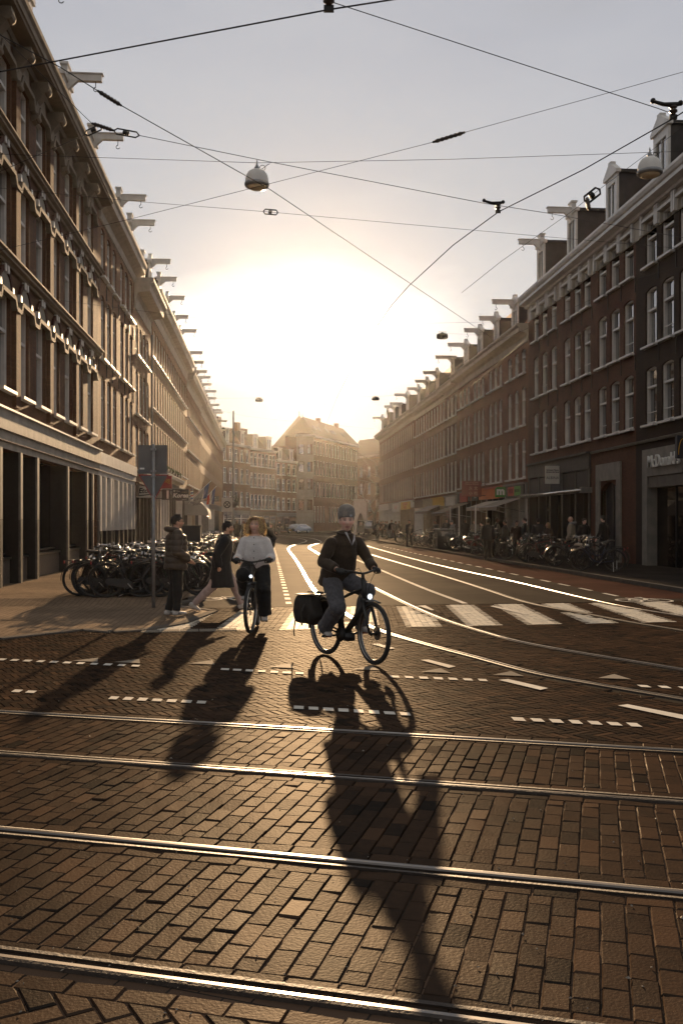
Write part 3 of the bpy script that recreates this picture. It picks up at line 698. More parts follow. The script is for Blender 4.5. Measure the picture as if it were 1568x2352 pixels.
def wall(L, H, ops, reveal=.2, z0=0.0, back=9.0, shell=True):
    mb = MB()
    xs = sorted({0.0, L} | {round(o[0], 4) for o in ops} | {round(o[1], 4) for o in ops}); zs = sorted({z0, H} | {round(o[2], 4) for o in ops} | {round(o[3], 4) for o in ops})
    def hole(xm, zm): return any(o[0] < xm < o[1] and o[2] < zm < o[3] for o in ops)
    for j in range(len(zs) - 1):
        run = None
        for i in range(len(xs) - 1):
            h = hole((xs[i] + xs[i + 1]) / 2, (zs[j] + zs[j + 1]) / 2)
            if not h:
                if run is None: run = xs[i]
                end = xs[i + 1]
            if (h or i == len(xs) - 2) and run is not None:
                mb.q((run, 0, zs[j]), (end, 0, zs[j]), (end, 0, zs[j + 1]), (run, 0, zs[j + 1])); run = None
    for o in ops:
        x0, x1, a, b = o[:4]; rise = o[4] if len(o) > 4 else 0; r = reveal
        mb.q((x0, 0, a), (x0, r, a), (x0, r, b - rise), (x0, 0, b - rise)); mb.q((x1, r, a), (x1, 0, a), (x1, 0, b - rise), (x1, r, b - rise))
        mb.q((x0, 0, a), (x1, 0, a), (x1, r, a), (x0, r, a))
        if not rise: mb.q((x0, r, b), (x1, r, b), (x1, 0, b), (x0, 0, b))
        else:
            n = 8; arc = [(x0 + (x1 - x0) * k / n, b - rise + rise * (1 - (2 * k / n - 1) ** 2) ** .5) for k in range(n + 1)] if rise > .3 * (x1 - x0) else [(x0 + (x1 - x0) * k / n, b - rise + rise * (1 - (2 * k / n - 1) ** 2)) for k in range(n + 1)]
            for k in range(n):
                (ax, az), (bx, bz) = arc[k], arc[k + 1]
                mb.q((ax, r, az), (bx, r, bz), (bx, 0, bz), (ax, 0, az))
                mb.q((ax, 0, az), (bx, 0, bz), (bx, 0, b), (ax, 0, b))
    if shell:
        mb.q((0, 0, z0), (0, 0, H), (0, back, H), (0, back, z0)); mb.q((L, 0, H), (L, 0, z0), (L, back, z0), (L, back, H))
        mb.q((0, back, z0), (0, back, H), (L, back, H), (L, back, z0)); mb.q((0, 0, H), (L, 0, H), (L, back, H), (0, back, H))
    return mb

WC = {}
def window_meshes(w, h, style, trim):
    k = (round(w, 3), round(h, 3), style, trim.name)
    if k in WC: return WC[k]
    fw, fd = .075, .15; f = MB()
    f.box(0, fw, 0, fd, 0, h).box(w - fw, w, 0, fd, 0, h).box(fw, w - fw, 0, fd, h - fw, h).box(fw, w - fw, 0, fd, 0, fw * 1.1)
    p = MB()
    if style == 'sash':        # tall lower sash, shorter upper one set forward
        t = h * .62
        f.box(fw, w - fw, -.012, fd - .01, t - .04, t + .04)
        f.box(fw, fw + .045, .012, fd - .005, fw, t - .04).box(w - fw - .045, w - fw, .012, fd - .005, fw, t - .04)
        p.q((fw, .10, t + .04), (w - fw, .10, t + .04), (w - fw, .10, h - fw), (fw, .10, h - fw)); p.q((fw + .045, .12, fw), (w - fw - .045, .12, fw), (w - fw - .045, .12, t - .04), (fw + .045, .12, t - .04))
    elif style == 'cross':     # narrow far window with one transom
        t = h * .66; f.box(fw, w - fw, .05, fd, t - .03, t + .03)
        p.q((fw, .11, fw), (w - fw, .11, fw), (w - fw, .11, h - fw), (fw, .11, h - fw))
    elif style == 'low':       # transom plus a low guard bar
        t = h * .66; f.box(fw, w - fw, -.01, fd, t - .04, t + .04); f.box(fw, w - fw, -.03, -.01, h * .2, h * .2 + .025)
        p.q((fw, .12, fw), (w - fw, .12, fw), (w - fw, .12, t - .04), (fw, .12, t - .04)); p.q((fw, .10, t + .04), (w - fw, .10, t + .04), (w - fw, .10, h - fw), (fw, .10, h - fw))
    else:
        p.q((fw, .05, fw), (w - fw, .05, fw), (w - fw, .05, h - fw), (fw, .05, h - fw))
    s = MB().box(-.08, w + .08, -.17, .06, -.09, -.012)
    WC[k] = (f.mesh('window', trim), [p.mesh('pane', g) for g in (m_glass, m_curtain)], s.mesh('sill', m_white)); return WC[k]
BLD = {}
m_blind = M('roller_blind', (.42, .39, .34), (.36, .33, .29), 2, .5, coat=1)
def blind_mesh(w, h, f):
    k = (round(w, 3), round(h, 3), f)
    if k not in BLD: BLD[k] = MB().q((.12, .094, h - .08 - f * (h * .36)), (w - .12, .094, h - .08 - f * (h * .36)), (w - .12, .094, h - .08), (.12, .094, h - .08)).mesh('blind', m_blind)
    return BLD[k]
def put_window(root, o, style='sash', trim=None, sill=True, depth=.13, curtain=.2):
    x0, x1, a, b = o[:4]; fm, pm, sm = window_meshes(x1 - x0, b - a, style, trim or m_white)
    wd = ob('window', fm, root, (x0, depth, a))
    ob('pane', pm[1] if R.random() < curtain else pm[0], wd, (0, R.uniform(0, .004), 0), (R.gauss(0, .004), 0, R.gauss(0, .006)))
    if sill: ob('sill', sm, wd, (0, -depth, 0))
    if R.random() < .22:
        w_, h_ = x1 - x0, b - a; ob('blind', blind_mesh(w_, h_, R.choice((.28, .4, .55))), wd)
    return wd

def sweep(L, prof, x0=0.0, ends=True):
    "profile (out, z) pushed along the facade; out is towards the street"
    return MB().prism([(o, z) for o, z in prof], lambda o, z: (x0, -o, z), lambda o, z: (x0 + L, -o, z))
def cornice_prof(z, h, out):
    return [(-.05, z), (.06, z), (.08, z + .1 * h), (.08, z + .38 * h), (.16, z + .45 * h), (.2, z + .5 * h), (out * .8, z + .56 * h), (out * .82, z + .78 * h), (out, z + .88 * h), (out, z + h), (-.05, z + h)]

DM = {}
def dormer(root, x, z, w=1.25, h=2.1, beam=True, cap='pediment', set=.15, front=None, out_=1.15, tilt=0):
    "roof dormer with hoist beam; the body is the part, front, pane, cap, beam and hook its pieces"
    front = front or m_white
    key = (w, h, beam, cap, front.name, out_)
    if key not in DM:
        body = MB().box(-w / 2 + .05, w / 2 - .05, .05, 3.0, 0, h - .08); body.box(-w / 2 - .04, w / 2 + .04, .0, 3.0, h - .08, h + .04)
        fr = MB(); fr.box(-w / 2, -w / 2 + .2, -.04, .05, 0, h - .08).box(w / 2 - .2, w / 2, -.04, .05, 0, h - .08).box(-w / 2 + .2, w / 2 - .2, -.04, .05, h - .4, h - .08).box(-w / 2 + .2, w / 2 - .2, -.04, .05, 0, .22)
        fr.box(-.03, .03, -.02, .04, .22, h - .4)
        pn = MB().q((-w / 2 + .2, .03, .22), (w / 2 - .2, .03, .22), (w / 2 - .2, .03, h - .4), (-w / 2 + .2, .03, h - .4))
        cp = MB()
        if cap == 'pediment':
            cp.prism([(-w / 2 - .1, h - .1), (w / 2 + .1, h - .1), (w / 2 + .1, h + .03), (0.14, h + .42), (.14, h + .52), (-.14, h + .52), (-.14, h + .42), (-w / 2 - .1, h + .03)], lambda a, b: (a, -.12, b), lambda a, b: (a, .1, b))
        elif cap == 'block':
            cp.box(-w / 2 - .08, w / 2 + .08, -.1, .12, h - .1, h + .05).box(-.22, .22, -.08, .12, h + .05, h + .42).box(-.28, .28, -.12, .16, h + .42, h + .5)
        else: cp.box(-w / 2 - .1, w / 2 + .1, -.14, .14, h - .08, h + .08)
        bm = MB().box(-.09, .09, -out_, .3, h - .02, h + .2); bm.box(-.13, .13, -out_ - .05, .3, h + .2, h + .235); bm.prism([(0, h - .02), (-.35, h - .02), (0, h - .35)], lambda a, b: (-.08, a - .03, b), lambda a, b: (.08, a - .03, b))
        hk = MB().tube([(0, -out_ + .2, h - .02), (0, -out_ + .2, h - .2)] + [(0, -out_ + .2 + .07 * sin(t), h - .27 + .07 * cos(t)) for t in [k * pi / 5 for k in range(8)]], .014, 5)
        DM[key] = [body.mesh('dormer', m_slate), fr.mesh('dormer_front', front), pn.mesh('pane', m_glass), cp.mesh('pediment', front), bm.mesh('hoist_beam', front), hk.mesh('hoist_hook', m_iron)]
    ms = DM[key]; d = ob('dormer', ms[0], root, (x, set, z))
    ob('dormer_front', ms[1], d); ob('pane', ms[2], d); ob('pediment', ms[3], d)
    if beam: ob('hoist_beam', ms[4], d); ob('hoist_hook', ms[5], d)
    return d
def roof(root, L, z, mat, slope=58, depth=9.0, front=.1):
    rise = 3.2; run = rise / math.tan(radians(slope)); y1 = front + run
    r = MB().prism([(front, z), (y1, z + rise), (depth - run, z + rise), (depth, z)], lambda y, q: (.03, y, q), lambda y, q: (L - .03, y, q)).build('roof', mat, root)
    return r
def chimney(rf, x, y, z, mat, w=.6, h=1.3):
    MB().box(x - w / 2, x + w / 2, y - .35, y + .35, z - 1, z + h).box(x - w / 2 - .05, x + w / 2 + .05, y - .4, y + .4, z + h, z + h + .08).build('chimney', mat, rf)
AN = MB().bar((0, -.02, -.3), (0, -.02, .3), .035, .03, (0, 1, 0)).mesh('wall_anchor', m_iron)
def anchor(root, x, z): ob('wall_anchor', AN, root, (x, 0, z), (0, R.gauss(0, .04), 0))

def left_house(label, y0, y1, name='town_house'): return thing(name, label, 'building', (LF, y0 + .5, 0), radians(90))
def right_house(label, y0, y1, name='town_house'): return thing(name, label, 'building', (RF, y1 - 1.1, 0), radians(-90))

# ---------------------------------------------------------------- shop fronts (parts of their house)
def shopfront(root, x0, x1, zt, n, trim, riser=.5, fascia=.7, door=None, glass=None, depth=.35, fmat=None, pil=.22, rmat=None):
    "fascia, pilasters, panes with stall risers, one door; local x from x0 to x1, opening up to zt"
    fb = MB().box(x0, x1, -.10, .0, zt - fascia, zt - .08); fb.box(x0 - .02, x1 + .02, -.22, 0, zt - .08, zt)
    fb.build('fascia', fmat or trim, root)
    w = (x1 - x0) / n; zh = zt - fascia
    for k in range(n + 1):
        xc = min(max(x0 + k * w, x0 + pil / 2), x1 - pil / 2); MB().box(xc - pil / 2, xc + pil / 2, -.06, depth, 0.1, zh - .002).build('pilaster', trim, root)
    for k in range(n):
        a, b = x0 + k * w + pil / 2, x0 + (k + 1) * w - pil / 2
        if k == 0: a = x0 + pil
        if k == n - 1: b = x1 - pil
        if door is not None and k == door:
            d = MB().box(a, a + .1, depth - .06, depth, .1, zh).box(b - .1, b, depth - .06, depth, .1, zh).box(a + .1, b - .1, depth - .06, depth, 2.25, 2.37).box(a + .1, b - .1, depth - .06, depth, .1, .4).build('door', trim, root)
            MB().q((a + .1, depth - .03, .4), (b - .1, depth - .03, .4), (b - .1, depth - .03, zh), (a + .1, depth - .03, zh)).build('door_pane', glass or m_shopglass, d)
            MB().box(b - .2, b - .17, depth - .14, depth - .06, .95, 1.35).build('handle', m_steel, d)
        else:
            s = MB().box(a, b, depth - .1, depth, .1, riser).box(a, b, depth - .16, depth, riser, riser + .06).build('stall_riser', rmat or trim, root)
            g = MB().q((a, depth - .04, riser + .06), (b, depth - .04, riser + .06), (b, depth - .04, zh), (a, depth - .04, zh)).build('shop_window', glass or m_shopglass, root)
            MB().box(a, b, depth - .08, depth - .02, zh - .62, zh - .55).build('transom', trim, g)

# ================================================================ left row
# --- A: ornate corner house with stone shop front
LA = 19.0
hA = left_house('ornate brown brick corner house with stone string courses, carved consoles and dark glass shop front', 18, 37)
bays = [1.75, 3.7, 5.65, 7.6, 9.55, 11.5, 13.45, 15.45, 17.45]; ww = 1.12
opsA = []
for fl, (a, b) in enumerate(((4.98, 7.35), (8.36, 10.5), (11.42, 13.2))):
    for c in bays: opsA.append((c - ww / 2, c + ww / 2, a, b))
shopA = (0.25, 18.8, .05, 3.5)
wall(LA, 14.2, opsA + [shopA], .24).build('wall', bk_A, hA)
for o in opsA: put_window(hA, o, 'sash', depth=.09, curtain=.15)
# shallow brick pilasters between the bays give the deep dark reveals
for k in range(len(bays) - 1):
    xm = (bays[k] + bays[k + 1]) / 2
    if k % 2 == 0:
        for a, b in ((4.6, 7.2), (8.3, 10.4), (11.35, 13.0)): MB().box(xm - .22, xm + .22, -.11, .0, a, b).build('brick_pier', bk_A, hA)
for z in (8.02, 11.1):
    sweep(LA + .02, [(0, z), (.08, z), (.10, z + .07), (.2, z + .1), (.2, z + .16), (.26, z + .2), (.26, z + .25), (0, z + .27)], -.01).build('string_course', m_trimA, hA)
for fl, z in enumerate((7.42, 10.56)):
    for k, c in enumerate(bays):
        hm = MB()   # stepped hood mould over each window
        pts = [(c - .98, z - .32), (c - .74, z - .32), (c - .62, z - .08), (c + .62, z - .08), (c + .74, z - .32), (c + .97, z - .32)]
        for p, q in zip(pts, pts[1:]): hm.bar((p[0], -.07, p[1]), (q[0], -.07, q[1]), .15, .11, (0, 0, 1))
        hm.build('hood_mould', m_trimA, hA)
        MB().prism([(c - .5, z + .0)] + [(c - .5 * cos(t), z + .42 * sin(t)) for t in [i * pi / 10 for i in range(1, 10)]] + [(c + .5, z + .0)], lambda x, q: (x, 0.0, q), lambda x, q: (x, -.035, q)).build('tympanum', m_rend, hA)
        for t, nm in ((.12, 'arch_block'), (pi / 2 - .22, 'arch_block'), (pi / 2 + .22, 'arch_block'), (pi - .12, 'arch_block')):
            x, q = c + .58 * cos(t), z + .5 * sin(t) + .02
            MB().box(x - .07, x + .07, -.09, 0, q - .09, q + .09).build(nm, m_white, hA)
        ar = MB()
        for i in range(10):
            t0, t1 = .1 + i * (pi - .2) / 10, .1 + (i + 1) * (pi - .2) / 10
            ar.bar((c + .58 * cos(t0), -.02, z + .02 + .5 * sin(t0)), (c + .58 * cos(t1), -.02, z + .02 + .5 * sin(t1)), .09, .14, (0, 0, 1))
        ar.build('brick_arch', bk_R2, hA)
# top floor: carved panels and consoles under the eaves
for k, c in enumerate(bays):
    hm = MB()
    pts = [(c - .98, 12.95), (c - .74, 12.95), (c - .6, 13.25), (c + .6, 13.25), (c + .74, 12.95), (c + .97, 12.95)]
    for p, q in zip(pts, pts[1:]): hm.bar((p[0], -.07, p[1]), (q[0], -.07, q[1]), .15, .11, (0, 0, 1))
    hm.build('hood_mould', m_trimA, hA)
    MB().prism([(c - .42, 13.32), (c + .42, 13.32), (c + .3, 13.75), (c, 13.92), (c - .3, 13.75)], lambda x, q: (x, 0, q), lambda x, q: (x, -.06, q)).build('carved_panel', m_trimA, hA)
for k in range(len(bays) - 1):
    xm = (bays[k] + bays[k + 1]) / 2; cs_ = MB()
    cs_.prism([(0, 12.7), (.10, 12.75), (.16, 12.9), (.12, 13.05), (.16, 13.25), (.34, 13.45), (.46, 13.62), (.46, 13.8), (0, 13.8)], lambda o, q: (xm - .16, -o, q), lambda o, q: (xm + .16, -o, q))
    cs_.lathe([(.13, -.18), (.15, -.1), (.15, .1), (.13, .18)], 10, (xm, -.36, 13.62), 'x').lathe([(.09, -.18), (.1, 0), (.09, .18)], 10, (xm, -.12, 12.86), 'x')
    cs_.build('console', m_trimA, hA, False)
sweep(LA + .3, [(-.05, 13.78), (.1, 13.78), (.14, 13.9), (.5, 13.96), (.52, 14.02), (.56, 14.04), (.56, 14.2), (.62, 14.28), (.62, 14.42), (-.05, 14.46)], -.1).build('cornice', m_trimA, hA)
roof(hA, LA, 14.3, m_tiledark)
for y in (31.6, 37.0 - .55, 26.2): dormer(hA, y - 18, 14.46, 1.3, 1.75, True, 'block', .1)
# stone shop front: three stepped fascia courses made of panels, thin piers, dark panes, slab plinth
for a, b, out_, nm in ((3.93, 4.42, .14, 'fascia_panel'), (3.68, 3.92, .08, 'fascia_panel'), (3.5, 3.67, .02, 'fascia_panel')):
    n = 7
    for k in range(n):
        x0 = k * LA / n; MB().box(x0 + .004, x0 + LA / n - .004, -out_, .0, a, b).build(nm, m_cream, hA)
sweep(LA, [(0, 4.42), (.2, 4.42), (.2, 4.47), (0, 4.5)]).build('fascia_cap', m_white, hA)
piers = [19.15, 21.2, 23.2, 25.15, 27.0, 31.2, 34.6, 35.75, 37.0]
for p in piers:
    x = p - 18; MB().box(x - .1, x + .1, .0, .6, .05, 3.5).build('pier_shade_core', m_black, hA); MB().box(x - .11, x + .11, -.06, -.002, 1.75, 3.5).build('stone_pier', m_stone, hA); MB().box(x - .11, x + .11, -.06, -.002, .05, 1.74).build('stone_pier', m_granite, hA)  # black core paints in the shade on the sides of the stone piers
for p, q in zip(piers, piers[1:]):
    a, b = p - 18 + .11, q - 18 - .11; fl = q - p < 1.6
    n = max(1, round((b - a) / 1.25))
    for k in range(n):
        u0, u1 = a + (b - a) * k / n, a + (b - a) * (k + 1) / n
        MB().box(u0 + .003, u1 - .003, .22, .6, .05, .72).build('plinth_slab', m_granite, hA)
    MB().box(a, b, .18, .6, .725, .78).build('plinth_sill', m_steel, hA)
    MB().box(a, b, .34, .6, .84, .88).build('glazing_bar', m_steel, hA)
    nn = 2 if b - a > 2.5 else 1
    for k in range(nn):
        u0, u1 = a + (b - a) * k / nn, a + (b - a) * (k + 1) / nn
        g = MB().q((u0, .5, .88), (u1, .5, .88), (u1, .5, 3.5), (u0, .5, 3.5)).build('shop_pane', m_shopglass, hA)
        if k: MB().box(u0 - .025, u0 + .025, .44, .5, .88, 3.5).build('mullion', m_darkwood, g)
MB().box(.3, 18.7, .62, .66, .05, 3.55).build('shop_back_wall', m_black, hA)

# --- B: tan brick house with arched windows in two groups of three
hB = left_house('tan brick house with arched windows in threes above grey-white shop pilasters', 37, 47.5)
LB = 10.5; cB = [y - 37 for y in (38.25, 39.75, 41.25, 43.35, 44.85, 46.35)]
opsB = [(c - .5, c + .5, a, b, .14) for a, b in ((4.98, 7.5), (8.14, 10.7), (11.4, 13.35)) for c in cB]
wall(LB, 14.2, opsB + [(.2, 10.3, .05, 3.5)], .23).build('wall', bk_B, hB)
for o in opsB: put_window(hB, o, 'low', depth=.08)
for z in (7.85, 10.95):
    for x in (.2, 2.0, 3.5, 5.3, 7.1, 8.6, 10.2): anchor(hB, x, z)
sweep(LB + .02, [(-.05, 13.5), (.06, 13.5), (.1, 13.62), (.1, 13.8), (.3, 13.92), (.5, 13.98), (.52, 14.2), (.6, 14.28), (.62, 14.42), (-.05, 14.46)], .22).build('cornice', m_cream, hB)
roof(hB, LB, 14.3, m_tiledark)
for y in (43.3, 46.9): dormer(hB, y - 37, 14.46, 1.2, 1.75, True, 'block', .1)
for a, b, out_ in ((3.95, 4.4, .14), (3.68, 3.94, .08), (3.5, 3.67, .03)):
    for k in range(4): MB().box(k * LB / 4 + .004, (k + 1) * LB / 4 - .004, -out_, 0, a, b).build('fascia_panel', m_white, hB)
for x, wd in ((.35, .34), (1.55, .3), (2.9, .42), (3.5, .18), (4.9, .4), (6.2, .34), (7.5, .34), (9.0, .34), (10.1, .34)):
    MB().box(x - wd / 2, x + wd / 2, -.08, .5, 1.35, 3.5).build('pilaster', m_white, hB); MB().box(x - wd / 2 - .02, x + wd / 2 + .02, -.1, .5, .05, 1.345).build('pilaster_base', m_black, hB)
for a, b, dr in ((.52, 1.4, 0), (1.7, 2.69, 0), (3.59, 4.7, 1), (5.1, 6.03, 0), (6.37, 7.33, 0), (7.67, 8.83, 1), (9.17, 9.93, 0)):
    if dr:
        d = MB().box(a, a + .09, .3, .38, .05, 3.5).box(b - .09, b, .3, .38, .05, 3.5).box(a, b, .3, .38, 2.3, 2.42).build('door', m_white, hB)
        MB().q((a, .36, .05), (b, .36, .05), (b, .36, 3.5), (a, .36, 3.5)).build('door_pane', m_shopglass, d); MB().box(a + .12, a + .15, .22, .3, 1, 1.4).build('handle', m_steel, d)
    else:
        MB().box(a, b, .2, .5, .05, .62).box(a, b, .1, .5, .62, .68).build('stall_riser', m_stone, hB)
        MB().q((a, .38, .68), (b, .38, .68), (b, .38, 3.5), (a, .38, 3.5)).build('shop_window', m_shopglass, hB)
MB().box(.2, 10.3, .52, .56, .05, 3.5).build('shop_back_wall', m_black, hB)

# --- C..F: the rest of the left row
def row_house(root, L, floors, centres, w, top, bk, side_shop, style='cross', rise=.1, sill=True, cor=.62, cormat=None, roofm=None, ch=1.1, dorm=(), shop=None, shopz=3.9, dcap='block', band=None):
    ops = [(c - w / 2, c + w / 2, a, b, rise) for a, b in floors for c in centres]
    wall(L, top - .15, ops + ([(.15, L - .15, .05, shopz)] if shop else []), .21).build('wall', bk, root)
    for o in ops: put_window(root, o, style, sill=sill, depth=.06)
    sweep(L + .02, cornice_prof(top - ch, ch, cor), -.01).build('cornice', cormat or m_cream, root)
    rf = roof(root, L, top - .1, roofm or m_tiledark)
    for x in dorm: dormer(root, x + R.uniform(-.25, .25), top, R.choice((1.1, 1.2, 1.3)), R.choice((1.75, 1.9, 2.0)), R.random() < .9, dcap if R.random() < .7 else R.choice(('block', 'flat', 'pediment')), .12, out_=R.choice((1.05, 1.15, 1.3)), front=R.choice((m_white, m_white, m_cream)))
    if shop:
        n = len(shop); wd = (L - .3) / n
        for k, (trim, fm, nb, dr) in enumerate(shop): shopfront(root, .15 + k * wd + (.004 if k else 0), .15 + (k + 1) * wd, shopz, nb, trim, door=dr, fmat=fm)
        MB().box(.15, L - .15, .42, .46, .05, shopz).build('shop_back_wall', m_black, root)
    return rf
m_tan = M('tan_paint', (.36, .29, .2), None, 3, .5); m_navy = M('navy_paint', (.03, .035, .05), None, 3, .4); m_brownp = M('brown_paint', (.10, .055, .03), None, 3, .45); m_gry = M('grey_paint', (.22, .21, .2), None, 3, .5)
hC = left_house('narrow ochre brick house with a deep overhanging eaves box', 47.5, 54)
row_house(hC, 6.5, ((4.35, 6.6), (7.15, 9.4), (10.1, 11.7)), (1.0, 2.5, 4.0, 5.5), .95, 13.8, bk_C, None, 'low', .16, cor=.95, ch=1.5, dorm=(4.2,), shop=((m_darkwood, m_brownp, 4, 1),), shopz=3.7)
MB().tube([(6.45, -.12, .1), (6.45, -.12, 12.2)], .06, 8).build('downpipe', m_zinc, hC)
hD = left_house('long ochre brick terrace with close-set windows behind the round signs', 54, 80)
cD = [.9 + i * 1.51 for i in range(17)]
row_house(hD, 26, ((5.3, 7.45), (8.25, 10.4), (11.15, 12.9)), cD, .95, 14.8, bk_C, None, 'cross', .1, cor=.7, ch=1.4, dorm=(1.2, 6.1, 11.2, 16.2, 21.2), shop=((m_cream, m_cream, 3, 1), (m_white, m_cream, 3, 0), (m_black, m_black, 3, 1), (m_white, m_gry, 3, 2), (m_darkwood, m_navy, 3, 1)), shopz=4.3, dcap='pediment')
sweep(12, [(0, 4.32), (.2, 4.32), (.24, 4.42), (.5, 4.5), (.5, 4.6), (.56, 4.66), (.56, 4.74), (0, 4.8)], 5.0).build('shop_cornice', m_white, hD)
for k in range(6):
    bx = 6 + k * 1.9; pb = MB().box(bx - .3, bx + .3, -.45, -.2, 4.86, 5.02).build('planter', m_darkwood, hD)
    lf = MB()
    for i in range(26): lf.ball((bx + R.uniform(-.28, .28), -.32 + R.uniform(-.12, .12), 5.02 + R.uniform(0, .2)), R.uniform(.03, .07), 5, 3)
    lf.build('plant', M('potted_leaves', (.03, .05, .015), (.05, .07, .02), 9, .7), pb)
hE = left_house('brick terrace house in mid row with thin pale sills, past the flags', 80, 98)
row_house(hE, 18, ((4.9, 7.0), (7.8, 9.9), (10.6, 12.3)), [.9 + i * 1.48 for i in range(12)], .92, 14.2, bk_B, None, 'cross', .1, cor=.7, ch=1.3, dorm=(2.5, 7.6, 12.6, 16.9), shop=((m_white, m_gry, 3, 1), (m_tan, m_brownp, 3, 0), (m_black, m_navy, 3, 2), (m_white, m_white, 3, 1)), shopz=4.0)
hF = left_house('farthest brick terrace of the left row, lost in the sun haze', 98, 150)
row_house(hF, 52, ((4.7, 6.8), (7.6, 9.7), (10.4, 12.1)), [.9 + i * 1.5 for i in range(34)], .92, 14.0, bk_C, None, 'cross', 0, False, cor=.7, ch=1.3, dorm=tuple(2.4 + i * 5.2 for i in range(10)), shop=((m_gry, m_white, 4, 1), (m_white, m_brownp, 4, 2), (m_black, m_black, 4, 0), (m_tan, m_gry, 4, 1)), shopz=4.0)

# ================================================================ right row
def cream_frieze(root, L, z0, z1, ops):
    wall(L, z1, ops, .22, z0, shell=False).build('frieze', m_cream, root, loc=(0, -.05, 0))
def near_right(root, L, centres, bk, w=1.0, shop=(None)):
    fl = ((5.27, 7.35), (8.15, 10.25)); ops = [(c - w / 2, c + w / 2, a, b, .1) for a, b in fl for c in centres]
    top = [(c - w / 2, c + w / 2, 11.08, 12.3) for c in centres]; topf = [(c - w / 2, c + w / 2, 12.3, 12.72) for c in centres]
    wall(L, 12.3, ops + top + list(shop), .22).build('wall', bk, root)
    cream_frieze(root, L, 12.303, 13.05, topf)
    for c in centres: put_window(root, (c - w / 2, c + w / 2, 11.08, 12.72), 'sash', depth=.07)
    for o in ops: put_window(root, o, 'low' if R.random() < .5 else 'sash', depth=.07, curtain=.12)
    for k, c in enumerate(centres):   # moulded heads and little consoles of the white frieze
        MB().box(c - w / 2 - .12, c + w / 2 + .12, -.13, -.05, 12.74, 12.84).build('window_head', m_white, root)
        for s in (-1, 1): MB().box(c + s * (w / 2 + .13) - .06, c + s * (w / 2 + .13) + .06, -.15, -.05, 12.33, 13.04).build('bracket', m_white, root)
        for z in (7.75, 10.7): anchor(root, c + w / 2 + .22, z)
    sweep(L, [(-.05, 13.05), (.2, 13.05), (.24, 13.15), (.5, 13.2), (.5, 13.34), (.56, 13.38), (.62, 13.5), (.62, 13.6), (-.05, 13.62)]).build('cornice', m_white, root)
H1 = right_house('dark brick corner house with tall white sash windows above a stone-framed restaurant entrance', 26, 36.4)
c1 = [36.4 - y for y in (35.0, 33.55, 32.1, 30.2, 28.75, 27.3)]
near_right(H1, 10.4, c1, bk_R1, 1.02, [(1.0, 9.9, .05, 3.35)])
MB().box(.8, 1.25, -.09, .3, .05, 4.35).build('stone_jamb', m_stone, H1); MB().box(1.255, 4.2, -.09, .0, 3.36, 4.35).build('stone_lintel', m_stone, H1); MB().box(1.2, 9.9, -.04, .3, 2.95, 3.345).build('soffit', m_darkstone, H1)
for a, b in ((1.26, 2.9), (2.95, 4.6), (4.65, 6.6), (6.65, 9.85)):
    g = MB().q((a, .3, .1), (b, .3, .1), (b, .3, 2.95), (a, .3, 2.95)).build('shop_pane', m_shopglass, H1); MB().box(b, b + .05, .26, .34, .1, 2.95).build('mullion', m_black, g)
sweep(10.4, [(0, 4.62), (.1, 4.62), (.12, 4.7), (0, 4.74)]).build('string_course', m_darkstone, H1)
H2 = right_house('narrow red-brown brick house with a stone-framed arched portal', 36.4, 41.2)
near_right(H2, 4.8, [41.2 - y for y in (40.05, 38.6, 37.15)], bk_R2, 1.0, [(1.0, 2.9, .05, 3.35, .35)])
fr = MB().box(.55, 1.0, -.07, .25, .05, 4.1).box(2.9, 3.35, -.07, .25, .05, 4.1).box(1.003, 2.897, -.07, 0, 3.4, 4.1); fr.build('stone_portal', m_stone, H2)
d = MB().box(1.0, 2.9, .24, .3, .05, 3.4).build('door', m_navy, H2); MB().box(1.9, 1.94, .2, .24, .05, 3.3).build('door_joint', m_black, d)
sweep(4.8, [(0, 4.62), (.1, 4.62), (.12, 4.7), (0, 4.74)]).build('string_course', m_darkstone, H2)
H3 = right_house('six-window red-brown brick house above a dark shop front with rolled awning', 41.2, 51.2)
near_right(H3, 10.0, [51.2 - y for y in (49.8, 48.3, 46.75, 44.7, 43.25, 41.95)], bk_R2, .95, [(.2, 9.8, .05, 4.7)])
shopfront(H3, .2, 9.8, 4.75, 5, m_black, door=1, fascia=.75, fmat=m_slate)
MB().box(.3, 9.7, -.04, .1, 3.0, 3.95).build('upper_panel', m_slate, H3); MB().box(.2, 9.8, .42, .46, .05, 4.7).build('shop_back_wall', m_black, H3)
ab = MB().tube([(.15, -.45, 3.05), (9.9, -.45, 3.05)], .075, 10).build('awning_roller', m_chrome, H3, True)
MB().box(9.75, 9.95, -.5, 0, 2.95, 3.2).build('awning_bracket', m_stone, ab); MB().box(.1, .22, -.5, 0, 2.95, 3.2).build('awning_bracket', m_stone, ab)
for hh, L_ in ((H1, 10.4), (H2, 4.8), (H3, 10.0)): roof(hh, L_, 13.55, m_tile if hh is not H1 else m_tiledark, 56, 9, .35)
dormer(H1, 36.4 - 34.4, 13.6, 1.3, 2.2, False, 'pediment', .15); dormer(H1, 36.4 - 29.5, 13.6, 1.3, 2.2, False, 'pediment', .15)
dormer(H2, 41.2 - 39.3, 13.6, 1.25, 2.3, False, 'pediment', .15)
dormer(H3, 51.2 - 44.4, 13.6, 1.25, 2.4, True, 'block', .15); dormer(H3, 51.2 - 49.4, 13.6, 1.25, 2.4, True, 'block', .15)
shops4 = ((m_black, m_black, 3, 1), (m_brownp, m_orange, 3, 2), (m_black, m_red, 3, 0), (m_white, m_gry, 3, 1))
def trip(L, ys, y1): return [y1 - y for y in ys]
H4 = right_house('red brick terrace with windows in groups of three and pale cornice', 51.2, 69.8)
